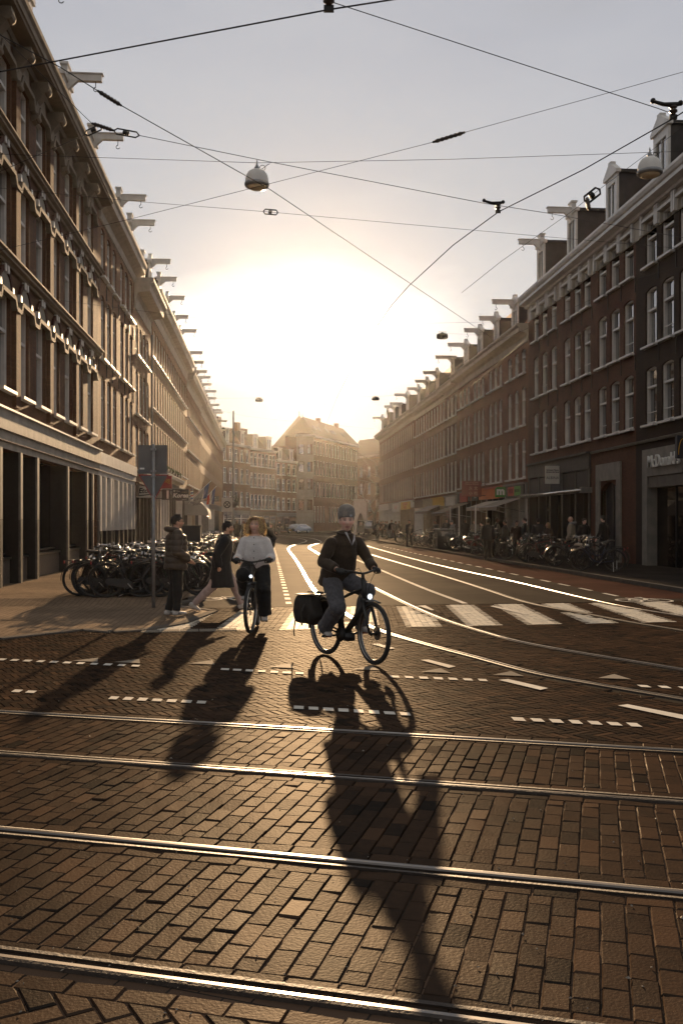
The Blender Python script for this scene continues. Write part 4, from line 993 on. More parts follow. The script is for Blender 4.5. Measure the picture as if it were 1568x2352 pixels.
rf = row_house(H4, 18.6, ((4.12, 6.25), (6.98, 9.05), (9.8, 11.1)), trip(0, (52.2, 53.65, 55.15, 57.3, 58.55, 59.85, 61.9, 63.1, 64.3, 66.2, 67.5, 68.9), 69.8), .86, 12.3, bk_R4, None, 'low', .12, cor=.65, ch=.95, dorm=trip(0, (54.2, 58.8, 63.2, 67.4), 69.8), shop=shops4, shopz=3.85, dcap='pediment', roofm=m_tile)
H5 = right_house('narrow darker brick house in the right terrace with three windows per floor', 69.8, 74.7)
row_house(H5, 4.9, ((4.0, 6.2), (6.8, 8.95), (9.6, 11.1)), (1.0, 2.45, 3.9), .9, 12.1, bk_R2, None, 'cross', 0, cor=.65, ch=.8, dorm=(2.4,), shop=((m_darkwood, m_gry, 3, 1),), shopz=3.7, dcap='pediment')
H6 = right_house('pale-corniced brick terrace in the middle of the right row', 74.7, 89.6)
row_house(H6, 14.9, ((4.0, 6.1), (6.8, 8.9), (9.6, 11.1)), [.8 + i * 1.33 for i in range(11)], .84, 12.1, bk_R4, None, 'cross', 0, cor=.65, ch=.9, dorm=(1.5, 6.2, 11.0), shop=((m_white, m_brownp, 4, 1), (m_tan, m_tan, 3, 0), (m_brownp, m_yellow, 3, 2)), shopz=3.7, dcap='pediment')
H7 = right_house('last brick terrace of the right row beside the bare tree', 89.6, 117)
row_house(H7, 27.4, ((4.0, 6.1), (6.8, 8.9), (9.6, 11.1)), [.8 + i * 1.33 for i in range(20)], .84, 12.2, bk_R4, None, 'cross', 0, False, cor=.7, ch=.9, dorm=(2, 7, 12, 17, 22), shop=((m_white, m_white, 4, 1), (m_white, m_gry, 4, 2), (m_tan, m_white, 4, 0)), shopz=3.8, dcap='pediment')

# ================================================================ buildings closing the street
def end_house(label, p0, p1, name='town_house'):
    a, b = Vector(p0), Vector(p1); t = thing(name, label, 'building', (a.x, a.y, 0), atan2(b.y - a.y, b.x - a.x)); return t, (b - a).length
def cw(px, D): x, y = c2w((px - HX) / F * D, D); return (x, y)
def end_row(t, L, floors, centres, w, top, bk, roofz, rm, trim=m_white, style='cross'):
    ops = [(c - w / 2, c + w / 2, a, b) for a, b in floors for c in centres]
    wall(L, top, ops, .23, back=7).build('wall', bk, t)
    for o in ops: put_window(t, o, style, trim, sill=True, depth=.08, curtain=.3)
    sweep(L, [(0, top - .4), (.15, top - .35), (.3, top - .1), (.3, top), (0, top + .02)]).build('cornice', m_white, t)
    return MB().prism([(.05, top), (2.2, roofz), (5.0, roofz), (7, top)], lambda y, q: (.02, y, q), lambda y, q: (L - .02, y, q)).build('roof', rm, t)
p = [cw(512, 149), cw(573.5, 157), cw(634, 166), cw(681, 172), cw(720, 172), cw(821, 195)]
fl3 = ((4.2, 6.6), (7.9, 10.3), (11.4, 13.4))
t, L = end_house('tall brick house with chimneys at the left of the street end', p[0], p[1])
rf = end_row(t, L, fl3, [.7 + i * (L - 1.4) / 4 for i in range(5)], .95, 14.2, bk_E, 17.0, bk_E); chimney(rf, 1.2, 1.6, 17, bk_E, .9, 1.2); chimney(rf, L - 1.3, 1.6, 17, bk_E, .9, .9)
for x in (1.6, L - 2.2): dormer(t, x, 14.25, 1.1, 2.2, False, 'flat', .1)
shopfront(t, .1, L - .1, 3.6, 3, m_white, door=1, depth=-.02, fmat=m_gry)
t, L = end_house('brick house with white cross-barred windows and two dormers, second at the street end', p[1], p[2])
rf = end_row(t, L, ((3.9, 6.3), (7.5, 9.9), (11.0, 13.2)), [.8 + i * (L - 1.6) / 6 for i in range(7)], .95, 14.0, bk_E, 16.4, m_tiledark, style='low'); chimney(rf, 2, 2.2, 16.4, bk_E, 1.4, .8)
for x in (2.2, L - 2.5): dormer(t, x, 14.05, 1.6, 2.2, False, 'flat', .1)
shopfront(t, .1, L - .1, 3.5, 4, m_brownp, door=2, depth=-.02, fmat=m_brownp)
t, L = end_house('low brick house with a mansard roof, third at the street end', p[2], p[3])
rf = end_row(t, L, ((3.8, 6.0), (7.1, 9.3), (10.0, 12.0)), [.8 + i * (L - 1.6) / 3 for i in range(4)], .95, 12.6, bk_E, 15.2, m_tiledark, style='low')
for x in (1.4, L - 1.6): dormer(t, x, 12.65, 1.1, 2.0, False, 'flat', .1)
shopfront(t, .1, L - .1, 3.4, 3, m_darkwood, door=1, depth=-.02, fmat=m_gry)
t, L = end_house('grey rendered stair tower between the brick houses at the street end', p[3], p[4], 'stair_tower')
ops = [(a, a + .95, z, z + 1.9) for z in (3.9, 7.6, 10.7, 13.9) for a in (.35, L - 1.15)]
wall(L, 17.4, ops, .25, back=8).build('wall', m_rend, t)
for o in ops: put_window(t, o, 'cross', m_brownp, sill=False, depth=.1, curtain=.5)
sweep(L + .4, [(0, 17.1), (.3, 17.2), (.3, 17.45), (0, 17.5)], -.2).build('cornice', m_white, t)
MB().q((-.2, -.3, 17.5), (L + .2, -.3, 17.5), (L / 2, 3, 18.9)).q((L + .2, -.3, 17.5), (L + .2, 8, 17.5), (L / 2, 3, 18.9)).q((-.2, 8, 17.5), (-.2, -.3, 17.5), (L / 2, 3, 18.9)).q((L + .2, 8, 17.5), (-.2, 8, 17.5), (L / 2, 3, 18.9)).build('roof', m_tiledark, t)
# the wide pyramid roof behind it
t, L = end_house('long brick block with a big hipped tile roof closing the street on the right', p[4], p[5], 'brick_block')
cs_ = [.7 + i * (L - 1.4) / 15 for i in range(16)]
fl = ((1.7, 4.6), (6.3, 9.0), (10.2, 12.9), (13.9, 16.4)); ops = [(c - .45, c + .45, a, b) for a, b in fl for c in cs_ if not (a < 2 and 5.5 < c < 7.0)]
wall(L, 17.2, ops, .23, back=5.5).build('wall', bk_E, t)
for o in ops: put_window(t, o, 'cross', m_white, sill=False, depth=.08, curtain=.35)
sweep(L, [(0, 16.9), (.35, 17.0), (.35, 17.3), (0, 17.35)]).build('cornice', m_white, t)
rf = MB().q((-.3, -.35, 17.3), (L + .3, -.35, 17.3), (L - 1.5, 2.6, 20.7), (1.2, 2.6, 20.9)).q((-.3, 5.6, 17.3), (-.3, -.35, 17.3), (1.2, 2.6, 20.9)).q((L + .3, -.35, 17.3), (L + .3, 5.6, 17.3), (L - 1.5, 2.6, 20.7)).q((L + .3, 5.6, 17.3), (-.3, 5.6, 17.3), (1.2, 2.6, 20.9), (L - 1.5, 2.6, 20.7)).build('roof', m_tiledark, t)
for x in (3, 5.2, 9.5, 12, 13.5, 18): MB().box(x - .4, x + .4, -.5, .5, 0, .08).build('skylight', m_glass, rf, loc=(0, 1.05, 18.98), rot=(radians(49.5), 0, 0))
chimney(rf, 9, 2.6, 20.8, bk_E, .8, .5); chimney(rf, 19, 2.6, 20.7, bk_E, .9, .6)
MB().lathe([(.05, 20.8), (.16, 21.0), (.05, 21.2), (.02, 21.7)], 8, (1.2, 2.6, 0)).build('finial', m_zinc, rf)
t, L = end_house('wide pyramid-roofed block rising behind the grey stair tower', cw(630, 190), cw(738, 190), 'brick_block')
wall(L, 17.0, [], .1, back=12).build('wall', bk_E, t)
MB().q((-.3, -.3, 16.8), (L + .3, -.3, 16.8), (L * .5, 6, 23.6)).q((L + .3, -.3, 16.8), (L + .3, 12, 16.8), (L * .5, 6, 23.6)).q((-.3, 12, 16.8), (-.3, -.3, 16.8), (L * .5, 6, 23.6)).q((L + .3, 12, 16.8), (-.3, 12, 16.8), (L * .5, 6, 23.6)).build('roof', m_tiledark, t)
MB().lathe([(.05, 23.5), (.16, 23.7), (.05, 23.9), (.12, 24.1), (.02, 24.5)], 8, (L * .5, 6, 0)).build('finial', m_zinc, t)
t, L = end_house('brick house glimpsed behind the bare tree at the end of the right row', cw(806, 205), cw(930, 190))
end_row(t, L, ((4, 6.4), (7.6, 9.9), (11.2, 13.4)), [.8 + i * (L - 1.6) / 6 for i in range(7)], 1.0, 15.6, bk_E, 19.4, m_tiledark)
# ================================================================ overhead wires, fittings and lamps
m_wire = M('wire', (.035, .03, .028), (.02, .018, .017), 30, .55, .3)
m_insul = M('brown_insulator', (.05, .032, .022), (.03, .02, .015), 20, .35)
def wire(label, pts, r, sag=0.0, parent=None):
    P = [A(*p) if not isinstance(p, Vector) else p for p in pts]; Q = []
    for a, b in zip(P, P[1:]):
        n = max(2, int((b - a).length / 1.5))
        for k in range(n):
            t = k / n; q = a + (b - a) * t; q.z -= sag * 4 * t * (1 - t); Q.append(q)
    Q.append(P[-1])
    c = Q[0].copy(); o = MB().tube([q - c for q in Q], r * .82, 6).build('overhead_wire', m_wire, None, True, loc=c)
    return tag(o, label, 'wire', 'overhead wires')
def T(px, py, D): return A(px, py, D)
def ht(py, z): return F * (z - EYE) / (HY - py)    # distance at which a wire of height z crosses that row
zc = 5.6
wire('thick contact wire crossing the sky top left to the top edge', [(-420, 240, ht(240, zc)), (0, 165, ht(165, zc)), (755, 22, ht(22, zc)), (895, 0, ht(0, zc)), (1700, -120, ht(-120, zc))], .0085)
wire('thin wire slanting from the top insulator down to the right edge fitting', [(560, -60, 8.6), (757, 3, 8.4), (1510, 249, 9.3), (1545, 262, 9.35)], .005)
wire('thick contact wire swinging from the right edge down to the street centre', [(1900, 70, ht(70, zc)), (1700, 172, ht(172, zc)), (1545, 272, ht(272, zc)), (1340, 389, ht(389, zc)), (1145, 486, ht(486, zc)), (1040, 563, ht(563, zc)), (940, 655, ht(655, zc)), (900, 700, 17.4), (858, 760, 20), (815, 830, 25), (775, 910, 34), (745, 985, 46)], .0085)
wire('contact wire from the upper left down past the lamp to the street centre', [(-300, -80, 6.5), (0, 80, ht(80, zc)), (140, 155, ht(155, zc)), (205, 196, ht(196, zc)), (275, 240, ht(240, zc)), (620, 435, ht(435, zc)), (925, 640, ht(640, zc)), (1010, 697, 17.5), (1130, 777, 22)], .006)
wire('upper strand of the forked span wire at the left facade', [A(-330, -250, 15.0), A(0, 77, 12.5), A(211, 283, 12.1)], .005)
wire('lower strand of the forked span wire at the left facade', [A(-420, 600, 14), A(0, 394, 12.4), (200, 308, 12.1)], .005)
wire('span wire from the forked coupling to the fitting over the right track', [A(320, 311, 12.1), A(620, 372, 12.1), A(1112, 467, 12.2), A(1260, 490, 13.5), A(1568, 546, 17), A(1800, 592, 22)], .005)
lampD = 19.4
wire('lamp span wire level across the street', [(-330, 352, 21.5), (0, 354, 20.6), (590, 374, lampD), (1030, 366, 19.2), (1490, 350, 19.0), (1800, 340, 19.0)], .006)
wire('span wire with a strain link below the near left lamp', [(-300, 402, 22), (305, 462, 20.5), (620, 487, 20), (1280, 546, 22), (1600, 574, 25)], .005)
wire('wire rising from the left facade across to the top right corner', [(-300, 650, 19), (0, 575, 18), (300, 503, 17), (560, 437, 16), (1000, 325, 15), (1070, 303, 15), (1390, 215, 14.4), (1568, 165, 14), (1800, 100, 13.5)], .005)
wire('wire from the right dormers down into the sun glare', [(1800, 118, 20), (1568, 291, 21), (1378, 433, 22), (1310, 487, 22.5), (1148, 602, 24), (1060, 672, 26)], .007)
wire('slack wire under the right cornice rising to the right edge', [(960, 905, 45), (1110, 800, 30), (1330, 700, 26), (1460, 640, 24), (1700, 575, 22)], .006)
wire('thin span wire from the last ornate bay across the glare', [A(140, 690, 30), A(410, 725, 33), A(620, 750, 36), A(1000, 742, 40), A(1240, 738, 44)], .005)
wire('far lamp span wire above the end of the street', [(480, 915, 70), (595, 914, 70), (862, 911, 70), (960, 905, 70)], .007)
wire('far span wire before the hipped roofs', [(470, 935, 90), (560, 955, 90), (640, 965, 90), (860, 985, 90)], .008)
wire('far contact wire climbing towards the glare', [(770, 860, 40), (735, 960, 75), (720, 1010, 110)], .007)
wire('right feeder wire looping from the tram mast', [(620, 1100, 140), (855, 1050, 110), (950, 985, 92), (1090, 880, 55), (1230, 760, 40)], .008)
wire('lower right feeder wire behind the bare tree', [(800, 1090, 140), (870, 1070, 110), (950, 1040, 92), (1060, 950, 55)], .008)

def clamp(c, d, label, s=1.0, ins=True):
    "hanging insulator clamp: arm with two eyes, stacked insulator discs, ear that grips the contact wire"
    t = thing('insulator_clamp', label, 'clamp', c); d = Vector(d).normalized()
    t.rotation_euler = (0, 0, atan2(d.y, d.x)); t.scale = (s, s, s)
    a = MB().tube([(-.24, 0, .20), (-.12, 0, .165), (0, 0, .16), (.08, 0, .17)], [.022, .026, .034, .026], 8); a.ball((-.25, 0, .21), .035, 8, 6).ball((.09, 0, .18), .035, 8, 6); a.build('arm', m_iron, t, True)
    MB().lathe([(.02, .15), (.045, .14), (.05, .125), (.03, .11), (.03, .1), (.05, .09), (.052, .07), (.03, .055), (.028, .03)], 12).build('insulator', m_insul, t, True)
    MB().box(-.045, .045, -.016, .016, -.02, .035).build('wire_ear', m_iron, t)
    return t
clamp(A(755, 22, ht(22, zc)), A(755, 3, 8) - A(560, -60, 8), 'bulky insulator clamp at the top centre edge', .85)
clamp(A(1545, 270, ht(272, zc)), (1, -.1, 0), 'insulator clamp on the contact wire at the right edge', .78)
clamp(A(1143, 487, ht(487, zc)), (1, -.1, 0), 'insulator clamp above the curved contact wire, right of centre', .7)
def strain(p0, p1, r, label, kind='insulator'):
    "strain insulator or turnbuckle spliced into a wire between two points"
    a, b = A(*p0), A(*p1); d = b - a; L = d.length; t = thing('strain_insulator' if kind != 'turnbuckle' else 'turnbuckle', label, 'fitting', a)
    t.rotation_euler = d.to_track_quat('X', 'Z').to_euler()
    if kind == 'insulator':
        pr = [(r * .3, 0)] + [(r * (1 if k % 2 else .62), L * (.1 + .8 * k / 12)) for k in range(13)] + [(r * .3, L)]
        MB().lathe(pr, 10, (0, 0, 0), 'x').build('insulator_body', m_insul, t, True)
        MB().ball((L * .04, 0, 0), r * .55, 8, 6).ball((L * .96, 0, 0), r * .55, 8, 6).build('end_eye', m_iron, t, True)
    else:
        MB().tube([(0, 0, 0), (L * .12, 0, r), (L * .88, 0, r), (L, 0, 0)], r * .28, 6).tube([(0, 0, 0), (L * .12, 0, -r), (L * .88, 0, -r), (L, 0, 0)], r * .28, 6).build('frame', m_iron, t, True)
        MB().lathe([(r * .6, L * .36), (r * .9, L * .4), (r * .6, L * .44), (r * .9, L * .48), (r * .6, L * .52), (r * .9, L * .56), (r * .6, L * .6)], 8, (0, 0, 0), 'x').build('screw', m_iron, t, True)
    return t
strain((224, 208, ht(212, zc)), (280, 243, ht(243, zc)), .022, 'rod insulator on the contact wire at upper left')
strain((262, 300, 12.1), (320, 311, 12.1), .035, 'screw turnbuckle at the forked span wire', 'turnbuckle')
strain((196, 308, 12.15), (236, 290, 12.1), .035, 'chain link of the fork, nearer the left facade', 'turnbuckle')
strain((211, 283, 12.1), (262, 300, 12.1), .028, 'short insulator joining the two strands of the fork')
strain((605, 485.5, 20), (638, 488.5, 20), .05, 'strain link in the thin span wire under the near left lamp', 'turnbuckle')
strain((992, 327, 15), (1068, 303.5, 15), .035, 'ribbed strain insulator on the wire right of the lamp')
strain((1342, 462, 22), (1376, 435, 22), .09, 'shackle on the thick wire by the right dormers', 'turnbuckle')
strain((1352, 482, 22), (1347, 455, 22.0), .06, 'short hanging insulator at the right dormers')
m_lampglass = M('lamp_glass', (.75, .62, .42), (.6, .5, .34), 4, .12, spec=.6); m_lampshell = M('lamp_shell', (.75, .73, .70), (.66, .64, .6), 5, .5)
def lamp(c, label, s=1.0, kind='dome'):
    t = thing('hanging_lamp', label, 'lamp', c); t.scale = (s, s, s)
    if kind == 'dome':
        MB().lathe([(.02, .26), (.10, .245), (.17, .20), (.215, .13), (.232, .05), (.235, -.02)], 24, cap=False).build('dome', m_lampshell, t, True)
        MB().lathe([(.235, -.02), (.25, -.03), (.25, -.075), (.225, -.10), (.2, -.10)], 24, cap=False).build('rim', m_galv, t, True)
        MB().lathe([(.2, -.085), (.19, -.12), (.12, -.15), (.001, -.16)], 24, cap=False).build('glass_bowl', m_lampglass, t, True)
        MB().lathe([(.035, .24), (.055, .29), (.03, .33), (.014, .36), (.02, .39), (.004, .45)], 12).build('finial', m_galv, t, True)
        MB().tube([(.06 + .055 * (1 + cos(a)), 0, .29 + .055 * sin(a)) for a in [pi - k * pi / 7 for k in range(13)]] + [(.22, 0, .36), (.26, 0, .375)], .007, 6).build('cable_loop', m_iron, t, True)
    else:
        MB().lathe([(.02, .25), (.1, .2), (.25, .16), (.28, .1), (.28, -.02), (.25, -.05)], 12).build('dome', m_iron, t, True); MB().box(-.2, .2, -.02, .02, .25, .27).build('hanger', m_iron, t)
    return t
lamp(A(590, 418, lampD), 'dome lamp hanging on the span wire left of centre')
lamp(A(1491, 390, 19.0), 'dome lamp hanging in front of the right dormers')
lamp(A(595, 921, 70), 'small far lamp above the left half of the street end', 1.0, 'box')
lamp(A(862, 918, 70), 'small far lamp beside the far end of the right row', 1.0, 'box')
lamp(A(1015, 775, 46), 'square lamp floating in the glare beside the right hoist beams', 1.0, 'box')
wire('short lamp wire in the glare beside the right hoist beams', [(905, 770, 46), (1015, 766, 46), (1090, 768, 50), (1180, 768, 53)], .005)

# ---- tram masts with hanging plant baskets
m_mast = M('mast_paint', (.26, .27, .28), (.22, .23, .235), 3, .5, .2); m_leaf = M('basket_leaves', (.035, .05, .015), (.07, .075, .02), 8, .75)
def mast(p, h, label, r=.085):
    t = thing('tram_mast', label, 'mast', (p[0], p[1], .1))
    MB().lathe([(r * 1.5, 0), (r * 1.5, .9), (r * 1.1, 1.0), (r * .7, h), (r * .4, h + .08)], 12).build('pole', m_mast, t, True)
    bk = MB().lathe([(.15, 2.6), (.33, 2.85), (.36, 3.0)], 12, (0, 0, 0)).build('basket', m_darkwood, t, True)
    lf = MB()
    for i in range(260):
        th, z = R.uniform(0, 2 * pi), R.gauss(3.1, .28); rr = max(.05, .42 - abs(z - 3.1) * .5) * sqrt(R.random()); c = Vector((rr * cos(th), rr * sin(th), z))
        n = Vector((R.gauss(0, 1), R.gauss(0, 1), R.gauss(0, 1))).normalized(); u = n.orthogonal().normalized() * .06; v = n.cross(u).normalized() * .035
        lf.q(c - u, c - v, c + u, c + v)
    lf.build('leaves', m_leaf, bk)
    return t
px_ = c2w((536 - HX) / F * 66, 66); mast((px_[0], px_[1]), 9.2, 'grey tram mast with a plant basket at the left kerb')
px_ = c2w((950 - HX) / F * 92, 92); mast((px_[0], px_[1]), 10.6, 'grey tram mast with a plant basket on the right pavement')

# ---- bare trees
m_bark = M('bark', (.05, .04, .03), (.03, .025, .02), 12, .9, bump=.5)
def bare_tree(p, h, label, seed):
    r = random.Random(seed); t = thing('bare_tree', label, 'tree', (p[0], p[1], 0)); mb = MB(); tr = MB()
    def grow(m_, a, d, L, rad, lev):
        pts = [a]; q = a; dd = d
        for k in range(4):
            dd = (dd + Vector((r.gauss(0, .13), r.gauss(0, .13), r.gauss(0, .08) + .04))).normalized(); q = q + dd * L / 4; pts.append(q)
        m_.tube(pts, [rad * (1 - .13 * k) for k in range(5)], 6 if lev < 2 else 4)
        if lev < 5:
            for k in range(3 if lev < 2 else 2 + (r.random() < .5)):
                i = r.choice((2, 3, 4)); nd = (dd + Vector((r.gauss(0, .6), r.gauss(0, .6), r.gauss(.1, .35)))).normalized(); grow(mb, pts[i], nd, L * r.uniform(.55, .8), rad * .5, lev + 1)
    grow(tr, Vector((0, 0, 0)), Vector((0, 0, 1)), h * .42, .22, 0)
    tr.build('trunk', m_bark, t, True); mb.build('crown', m_bark, t); return t
bare_tree(c2w((858 - HX) / F * 118, 118), 13, 'bare winter tree at the far end of the right row', 3)
bare_tree(c2w((838 - HX) / F * 150, 150), 12, 'second bare tree farther back beside the brick block', 8)
# ================================================================ signs, awnings, flags
tmps = bpy.data.scenes.new('scratch')
def text(s, size, mat, parent, loc, rot=(radians(90), 0, 0), ext=.004, sx=1.0, name='lettering', shear=0.0, align='CENTER', bold=0.0):
    cu = bpy.data.curves.new('t', 'FONT'); cu.body = s; cu.size = size; cu.align_x = align; cu.align_y = 'CENTER'; cu.extrude = ext; cu.shear = shear; cu.offset = bold; cu.resolution_u = 3
    tmp = bpy.data.objects.new('t', cu); tmps.collection.objects.link(tmp)
    tmps.view_layers[0].update(); dg = tmps.view_layers[0].depsgraph; me = bpy.data.meshes.new_from_object(tmp.evaluated_get(dg)); me.name = name
    bpy.data.objects.remove(tmp); bpy.data.curves.remove(cu); me.materials.clear(); me.materials.append(mat)
    return ob(name, me, parent, loc, rot, (sx, 1, 1))
m_signbk = M('sign_back_grey', (.15, .15, .15), (.12, .12, .12), 4, .55, .2); m_ltwhite = M('letter_white', (.8, .79, .75), (.75, .74, .7), 3, .4); m_ltdark = M('letter_black', (.02, .018, .016), None, 3, .5)
m_maroon = M('maroon_sign', (.22, .02, .015), (.17, .018, .014), 4, .4); m_ltpink = M('letter_pale_red', (.65, .35, .30), None, 3, .5); m_gold = M('arch_yellow', (.75, .42, .02), (.7, .38, .02), 3, .35)
# --- the pair of traffic signs seen from behind on one post
c = G(353, 1397); sp = thing('sign_post', 'grey post with a square and a triangular traffic sign seen from behind', 'signpost', (c.x, c.y, .012), radians(-4.65))
D0 = c.x * sin(YAW) + c.y * cos(YAW); u = D0 / F
def zz(py): return EYE - (py - HY) * u - .012
MB().lathe([(.036, 0), (.036, zz(1200)), (.03, zz(1195)), (.03, zz(1020))], 10).build('post', m_galv, sp, True)
x0, x1 = (316 - 352) * u, (382 - 352) * u
pn = MB().box(x0, x1, -.05, -.042, zz(1088), zz(1022)); pn.box(x0, x1, -.042, -.03, zz(1022) - .02, zz(1022)).box(x0, x1, -.042, -.03, zz(1088), zz(1088) + .02).box(x0, x0 + .02, -.042, -.03, zz(1088) + .021, zz(1022) - .021).box(x1 - .02, x1, -.042, -.03, zz(1088) + .021, zz(1022) - .021)
pn.build('square_sign', m_signbk, sp, loc=(0, .09, 0))
for z in (zz(1032), zz(1082)): MB().box(-.05, .05, -.045, .05, z - .02, z + .02).build('clamp_band', m_galv, sp)
tri = [(316.5 - 352, 1090), (386.5 - 352, 1090), (352 - 352, 1152)]
def rr_tri(k): 
    cx = 0; cy = sum(p[1] for p in tri) / 3; return [((p[0]) * k * u, zz(cy + (p[1] - cy) * k)) for p in tri]
MB().prism(rr_tri(1.0), lambda a, b: (a, .04, b), lambda a, b: (a, .052, b)).build('triangle_rim', m_red, sp)
MB().prism(rr_tri(.9), lambda a, b: (a, .030, b), lambda a, b: (a, .0395, b)).build('triangle_back', m_signbk, sp)
for z in (zz(1094), zz(1140)): MB().box(-.045, .045, -.045, .04, z - .018, z + .018).build('clamp_band', m_galv, sp)
MB().box(x0 + .03, x0 + .12, .035, .0395, zz(1078), zz(1074)).build('sticker', m_ltwhite, sp)

def hang_sign(label, pl, pr, pt, pb, D, mat, thick=.08, bracket=True, wallx=None, cat='sign', name='hanging_sign'):
    "board hung square to the street; pixel columns/rows at distance D"
    a = A(pl, pt, D); b = A(pr, pb, D); t = thing(name, label, cat, ((a.x + b.x) / 2, (a.y + b.y) / 2, b.z)); w_ = abs(b.x - a.x); h_ = a.z - b.z
    MB().box(-w_ / 2, w_ / 2, -thick / 2, thick / 2, 0, h_).build('board', mat, t)
    if bracket:
        wx = (LF if t.location.x < 4 else RF) - t.location.x; s = 1 if wx > 0 else -1
        MB().box(s * w_ / 2, wx, -.02, .02, h_ - .1, h_ - .06).box(s * w_ / 2, wx, -.02, .02, .06, .1).build('bracket', m_iron, t)
    return t, w_, h_
F0 = (radians(90), 0, 0)
t, w_, h_ = hang_sign('white hanging sign with black script lettering, half hidden by the triangular sign', 315, 352, 1117, 1143, 48.5, m_signwhite)
text('Etos', h_ * .62, m_ltdark, t, (-.02, -.045, h_ * .6), F0, .004, 1.0, shear=.25, bold=.012); MB().bar((-w_ * .38, -.045, h_ * .16), (w_ * .4, -.045, h_ * .3), .008, .05).build('underline', m_ltdark, t)
t, w_, h_ = hang_sign('red shop sign with yellow characters behind the triangular sign', 366, 395, 1093, 1122, 55, m_red)
text('\u5c0f\u5403', .3, m_yellow, t, (0, -.045, h_ * .55), F0)
t, w_, h_ = hang_sign('black hanging sign with white brush lettering', 396, 433.5, 1124, 1150, 62, m_black)
text('Korea', .40, m_ltwhite, t, (.0, -.046, h_ * .45), F0, .004, 1.0, shear=.25, bold=.014); text('\u2665 Miss', .13, m_ltwhite, t, (-.25, -.046, h_ * .84), F0); text('BARBECUE', .08, m_tan, t, (.28, -.046, h_ * .74), F0); text('Restaurant', .07, m_ltwhite, t, (.25, -.046, h_ * .1), F0)
t, w_, h_ = hang_sign('black and white striped light box under the red sign', 372, 392, 1124, 1148, 57, m_black); MB().box(w_ * .05, w_ * .3, -.045, -.041, h_ * .1, h_ * .9).build('light_panel', m_ltwhite, t)
# barber pole
c = A(441, 1152, 70); t = thing('barber_pole', 'barber pole with red, white and blue stripes beside the black sign', 'barber pole', (c.x, c.y, c.z)); MB().lathe([(.1, 0), (.13, -.08), (.05, -.14)], 12).lathe([(.1, .8), (.13, .86), (.05, .95)], 12).build('cap', m_galv, t, True)
for k in range(8):
    mt = (m_ltwhite, m_blue, m_ltwhite, m_red)[k % 4]; mb = MB()
    for j in range(12):
        t0, t1 = 2 * pi * j / 12, 2 * pi * (j + 1) / 12; za, zb = k * .1 + .1 * j / 12, k * .1 + .1 * (j + 1) / 12
        q = [(za, t0), (zb, t1), (zb + .1, t1), (za + .1, t0)]; mb.q(*[(.1 * cos(a), .1 * sin(a), min(z, .8)) for z, a in q])
    mb.build('stripe', mt, t)
MB().box(LF - c.x, -.1, -.02, .02, .35, .4).build('bracket', m_iron, t)
# flags
def flag(label, p0, p1, D, bands, drop, wav, txt=None):
    a, b = A(*p0, D), A(*p1, D); t = thing('flag', label, 'flag', a); d = b - a
    MB().tube([(0, 0, 0), tuple(d * 1.06)], .02, 6).ball(tuple(d * 1.07), .04, 8, 6).build('pole', m_ltwhite, t, True)
    n, m_ = 10, 12; s0 = .38
    def pt(i, j):
        s = s0 + (1 - s0) * i / n; k = j / m_; q = d * s; 
        return (q.x - d.x * .10 * k * (1 if not txt else .2), q.y + wav * sin(i * 1.3 + j * .5) * k, q.z - drop * k * (.55 + .45 * (i / n)) - .0)
    nb = len(bands)
    for bi, mt in enumerate(bands):
        mb = MB(); i0, i1 = n * bi // nb, n * (bi + 1) // nb
        for i in range(i0, i1):
            for j in range(m_): mb.q(pt(i, j), pt(i + 1, j), pt(i + 1, j + 1), pt(i, j + 1))
        mb.build('cloth', mt, t, True)
    return t
m_flagw = M('flag_white', (.6, .58, .55), (.5, .48, .46), 4, .8); m_flagr = M('flag_red', (.5, .06, .03), (.4, .05, .03), 4, .8); m_flagb = M('flag_blue', (.06, .10, .28), (.05, .08, .2), 4, .8); m_flagg = M('flag_grey', (.42, .41, .40), (.36, .35, .34), 4, .8)
flag('red, white and blue flag on the nearer slanting pole', (437, 1147), (481, 1108), 79, (m_flagr, m_flagw, m_flagb), 1.25, .08)
flag('red, white and blue flag on the farther slanting pole', (466, 1150), (495, 1119), 84, (m_flagr, m_flagw, m_flagb), 1.45, .08)
t = flag('pale grey shop flag with dark script lettering', (433, 1158), (467, 1121), 73, (m_flagg,), 1.05, .03)
text('Studio', .34, m_ltdark, t, ((455 - 433) / F * 73, -.12, .05), (radians(90), radians(-8), 0), .003, 1, shear=.25); text('Hair Salon', .16, m_ltdark, t, ((452 - 433) / F * 73, -.12, .36), (radians(90), radians(-18), 0), .003, 1, shear=.25)
# quarter-round awning lit through by the sun
m_awn = M('cream_awning', (.62, .56, .46), (.55, .5, .41), 4, .8)
c = (LF, 77, 0); t = thing('dome_awning', 'cream quarter-round awning glowing in the sun behind the flags', 'awning', c)
for k in range(5):
    mb = MB()
    for i in range(8):
        a0, a1 = i * pi / 16, (i + 1) * pi / 16; y0, y1 = k * .8, (k + 1) * .8 - .03
        mb.q((1.9 * sin(a0) + .1, y0, 2.25 + 1.35 * cos(a0)), (1.9 * sin(a0) + .1, y1, 2.25 + 1.35 * cos(a0)), (1.9 * sin(a1) + .1, y1, 2.25 + 1.35 * cos(a1)), (1.9 * sin(a1) + .1, y0, 2.25 + 1.35 * cos(a1)))
    mb.q((2.0, k * .8, 2.25), (2.0, (k + 1) * .8 - .03, 2.25), (2.0, (k + 1) * .8 - .03, 1.95), (2.0, k * .8, 1.95)); mb.build('canopy_panel', m_awn, t, True)
MB().q(*([(.1, -.01, 2.25)] + [(1.9 * sin(i * pi / 16) + .1, -.01, 2.25 + 1.35 * cos(i * pi / 16)) for i in range(9)])).build('end_panel', m_flagg, t)
